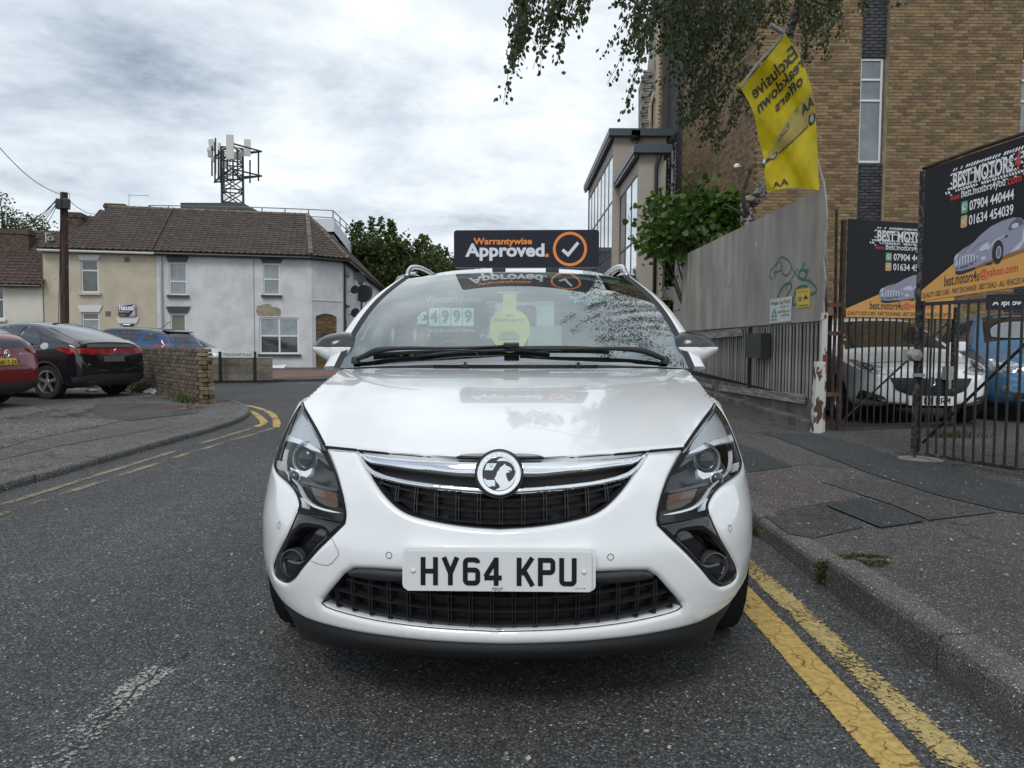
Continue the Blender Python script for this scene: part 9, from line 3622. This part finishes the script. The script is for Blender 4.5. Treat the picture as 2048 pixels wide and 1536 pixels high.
def dish(label, x, y, r_px, d_or_plane, face, grp='satellite dishes on the white side terrace', flat=.8, mat=None, par=None):
 if isinstance(d_or_plane, Plane):
  u, z = d_or_plane.hit(x, y)
  p = d_or_plane.P(u, z, .32)
  wallp = d_or_plane.P(u + .25, z - .1, 0)
  d = p.y
 else:
  d = d_or_plane
  p = at(x, y, d)
  wallp = p + Vector((.2, .3, -.2))
 r = r_px / FPX * d
 t = thing('satellite_dish', label, 'satellite dish', tuple(p), 0, grp)
 rot = Vector(face).normalized().to_track_quat('Y', 'Z').to_matrix()
 m = MB()
 m.lathe([(0.01, -.10 * r / .35), (r * .5, -.075 * r / .35), (r * .85, -.025), (r, 0), (r * .97, .004), (r * .5, -.06 * r / .35), (0.01, -.085 * r / .35)], p, 'y', 24, rot)
 m.build('reflector', mat or M('dish_grey', (0.055, 0.06, 0.065), .5), t, world=True, smooth=True)
 m = MB()
 tip = p + rot @ Vector((0, r * .95, -r * .15))
 m.tube([p + rot @ Vector((0, 0, -r * .95)), tip], .014, 6)
 m.box(tip, (.07, .12, .07), rot)
 m.build('feed_arm', GUTTER, t, world=True)
 m = MB()
 m.tube([p + rot @ Vector((0, -.10, 0)), wallp], .02, 6)
 m.build('bracket', GUTTER, t, world=True)
fc = (0.15, -1, .25)
dish('oval dark satellite dish highest on the white side terrace, turned edge-on', 708, 553, 14, FL, (.85, -.6, .2))
dish('small grey satellite dish left of the largest one', 696, 579, 9, FL, (-.3, -1, .3))
dish('largest grey satellite dish, in the middle of the cluster', 715.5, 587, 18, FL, (-.1, -1, .2))
dish('lower grey satellite dish below the small upper one', 697, 625, 9.5, FL, (-.3, -1, .3))
dish('brownish satellite dish just right of the lower one', 724.5, 616, 7.5, FL, (-.4, -1, .3), mat=M('dish_brown', (.13, .10, .085), .6))
dish('lowest satellite dish, tucked against the white car pillar', 718, 640, 7, FL, (-.4, -1, .3))
dish('pale satellite dish at the low roof edge left of the cream house', 101, 477, 6, 31.3, (.6, -1, .3), grp=None, mat=M('dish_pale', (.25, .26, .27), .5))
# ================================================================== letting board
lbp = FA.rect(238, 607, 271.5, 633)
lb = thing('letting_board', 'pink and black hausi letting board above the brown front door', 'sign', tuple(FA.P(lbp[0], lbp[1], .1)))
m = MB()
m.box(FA.P((lbp[0] + lbp[2]) / 2, (lbp[1] + lbp[3]) / 2, .09), (lbp[2] - lbp[0], .03, lbp[3] - lbp[1]), frame_T(FA, 0, 0).to_3x3())
m.build('board', M('board_pink', (0.58, 0.42, 0.60), .5), lb, world=True)
bw_, bh_ = lbp[2] - lbp[0], lbp[3] - lbp[1]
fb = lambda w: (lambda p: np.array([tuple(FA.P(lbp[0] + float(a) * bw_, lbp[1] + float(b) * bh_, w)) for a, b in p]))
shape('black_field', [[(0.0, 0), (.62, 0), (.98, .52), (.92, .95), (.0, .75)]], fb(.108), SBK, lb, True)
text('lettering', 'hausi', fb(.112), (.04, .46, .93, .90), BANW, lb, .05, True)
text('lettering', 'ROOMS TO LET', fb(.112), (.05, .30, .66, .40), BANW, lb, .02, True)
text('lettering', 'hausi.co.uk', fb(.112), (.06, .08, .40, .16), BANW, lb, 0, True)
text('lettering', 'hausi', fb(.112), (.74, .06, .94, .15), SBK, lb, 0, True)
# ================================================================== low stock-brick wall beside the car park
e0_, e1_ = ground(396, 806, ZL), ground(262, 777, ZL)
WPl = Plane((e0_.x, e0_.y), (e1_.x, e1_.y))
WL = WPl.len + 1.6
bw = thing('low_brick_wall', 'low weathered brick wall with broken stepped end beside the black hatchback', 'wall', tuple(WPl.P(0, ZL)))
WH = at(400, 700, e0_.y).z - .02
cen_ = Vector((0, 0, 0))
m = MB()
m.box(WPl.P(WL / 2 + .03, (ZL + WH) / 2, -.11), (WL - .06, .195, WH - ZL - .03), frame_T(WPl, 0, 0).to_3x3())
m.build('mortar_core', M('mortar_grey', (0.095, 0.085, 0.068), .95, var=.3, vs=10), bw, world=True)
T = []
nr = int((WH - ZL) / .075)
for r_ in range(nr + 1):
 z = ZL + (r_ + .5) * .075
 if z > WH + .02:
  break
 off = .1125 * (r_ % 2)
 u = off - .02 + max(0, (nr - r_) * -.012) + rnd.uniform(-.03, .03)
 while u < WL:
  T.append(frame_T(WPl, u + .1075, z, -.052 + rnd.uniform(-.004, .004), (rnd.uniform(-.012, .012), rnd.uniform(-.012, .012), rnd.uniform(-.010, .010))))
  u += .225
pieces('brick', bw, boxproto(.213, .10, .063, .006), T, BRICKO, 300)
# the exposed end: alternate headers, ragged
END = Plane(tuple(WPl.P(0, 0, 0))[:2], tuple(WPl.P(0, 0, -.22))[:2])
for r_ in range(nr + 1):
 z = ZL + (r_ + .5) * .075
 if z > WH + .02:
  break
 lean = (nr - r_) * .012
 for k in (0, 1):
  p = WPl.P(-.03 - lean + rnd.uniform(-.05, .03), z, -.055 - .11 * k)
  m = MB()
  m.box(p, (.19, .102, .064), frame_T(WPl, 0, 0).to_3x3() @ Euler((rnd.uniform(-.08, .08), rnd.uniform(-.05, .05), rnd.uniform(-.09, .09))).to_matrix())
  o = m.build('end_brick', M('brick_end', (0.13, 0.085, 0.05), .9, col2=(0.25, 0.20, 0.13), vs=5, bump=1, bs=40, rand=.3), bw, world=True)
  bevel(o, .008)
# foot of the wall: weeds and litter
gz = lambda x, y: tuple(ground(x, y, ZL + .005))
tuft('weeds', 'tall green weeds at the foot of the low brick wall', [gz(288 + rnd.gauss(0, 8), 782 + rnd.gauss(0, 2)) for _ in range(22)], 16, .26, GRASS, 'weeds', .09, kind='stuff')
tuft('weeds', 'low weeds by the broken wall end', [gz(372 + rnd.gauss(0, 8), 803 + rnd.gauss(0, 2.5)) for _ in range(16)], 16, .13, GRASS, 'weeds', .07, kind='stuff')
cl = [gz(285 + rnd.gauss(0, 9), 780 + rnd.gauss(0, 2)) for _ in range(130)]
o = leaves('weed_leaves', np.array([(x, y, z + abs(rnd.gauss(0, .16))) for x, y, z in cl]), .09, GRASS, None, RG)
tag(o, 'broad weed leaves against the low brick wall', 'weeds', kind='stuff')
# litter
for i, (x, y, s_, lab, col) in enumerate(((303, 787, .16, 'crumpled white and blue bag at the foot of the brick wall', (.55, .57, .60)), (183, 783, .12, 'scrap of white litter behind the wheel of the black car', (.6, .6, .6)), (274, 778, .10, 'white litter between black car and weeds', (.55, .55, .52)), (245, 783, .09, 'white litter under the black car bumper', (.55, .55, .52)))):
 p = Vector(gz(x, y))
 m = MB()
 rgl = random.Random(i)
 m.lathe([(s_ * .2, .0), (s_, .01), (s_ * .9, s_ * .35), (s_ * .4, s_ * .6), (.001, s_ * .55)], p, 'z', 9)
 m.v = [(v[0] + rgl.uniform(-.3, .3) * s_, v[1] + rgl.uniform(-.3, .3) * s_, max(v[2] + rgl.uniform(-.15, .15) * s_, ZL)) for v in m.v]
 o = m.build('litter', M('litter_%d' % i, col, .6))
 tag(o, lab, 'litter')
m = MB()
p = Vector(gz(393, 818))
for k in range(9):
 m.box(p + Vector((rnd.uniform(-.6, .05), rnd.uniform(-.25, .4), .01)), (rnd.uniform(.06, .18), rnd.uniform(.05, .1), .03), (0, 0, rnd.uniform(0, 3)))
o = m.build('brick_rubble', M('rubble', (0.20, 0.115, 0.09), .95, var=.3, vs=20))
tag(o, 'broken brick pieces sunk in the pavement by the wall end', 'rubble', kind='stuff')
# ================================================================== concrete block wall and street name sign
BWp = Plane(tuple(ground(545, 761, .07))[:2], tuple(ground(380, 762, .07))[:2])
bwl = thing('block_wall', 'low concrete block wall behind the street name sign across the road', 'wall', tuple(BWp.P(0, .07)))
hB = BWp.hit(470, 716)[1]
Lw = BWp.len + 2.2
m = MB()
m.box(BWp.P(Lw / 2, (.07 + hB) / 2, -.06), (Lw, .10, hB - .07), frame_T(BWp, 0, 0).to_3x3())
m.build('mortar_core', M('block_mortar', (0.42, 0.38, 0.31), .95), bwl, world=True)
T = []
r_ = 0
bh_ = (hB - .07) / 3.0
for r_ in range(3):
 u = -.22 * (r_ % 2)
 while u < Lw:
  c0 = max(u, 0)
  if u >= 0:
   T.append(frame_T(BWp, u + .22, .07 + bh_ * (r_ + .5), -.035))
  u += .45
pieces('block', bwl, boxproto(.435, .09, bh_ - .015), T, M('block_concrete', (0.20, 0.18, 0.145), .95, var=.15, vs=12, rand=.16), 300)
m = MB()
for r_ in (1,):
 m.box(BWp.P(.105, .07 + bh_ * 1.5, -.035), (.20, .09, bh_ - .015), frame_T(BWp, 0, 0).to_3x3())
m.build('block', M('block_concrete', (0, 0, 0)), bwl, world=True)
m = MB()
m.box(BWp.P(Lw / 2, hB + .012, -.05), (Lw + .04, .14, .03), frame_T(BWp, 0, 0).to_3x3())
m.build('coping', M('coping_pale', (0.38, 0.35, 0.30), .9), bwl, world=True)
sn = thing('street_name_sign', 'Theodore Place street name sign on two black posts before the block wall', 'sign', tuple(at(475, 762, BWp.P(1, 0, .25).y)))
dS = BWp.P(1.0, 0).y - .28
for x in (441, 510):
 p0_, p1_ = at(x, 762, dS), at(x, 703, dS)
 m = MB()
 m.box((p0_.x, dS, (p1_.z + .05) / 2), (.078, .078, p1_.z - .05))
 bevel(m.build('post', GUTTER, sn, world=True), .01)
a, b = at(443.5, 714.5, dS - .05), at(507.5, 704.5, dS - .05)
m = MB()
m.box(((a.x + b.x) / 2, dS - .05, (a.z + b.z) / 2), (b.x - a.x, .02, b.z - a.z))
m.build('name_plate', M('plate_sign_white', (0.60, 0.61, 0.62), .5), sn, world=True)
text('lettering', 'THEODORE PLACE', lambda p: np.stack([p[:, 0], np.full(len(p), dS - .062), p[:, 1]], 1), (a.x + .04, a.z + .035, b.x - .04, b.z - .035), SBK, sn, .01, True)
# board leaning under the corner window
lp_ = thing('white_board', 'loose white board lying against the grey house under the big window', 'board', tuple(FA.P(FA.len - 3.0, .1, .3)))
q = [at(545, 731, 32.6), at(546, 738, 32.4), at(566, 738, 32.3), at(574, 729, 32.7)]
m = MB()
m.add(q + [p + Vector((0, 0, -.05)) for p in q], [(0, 1, 2, 3), (4, 5, 6, 7), (0, 1, 5, 4), (1, 2, 6, 5), (2, 3, 7, 6), (3, 0, 4, 7)])
m.build('panel', BANW, lp_, world=True)
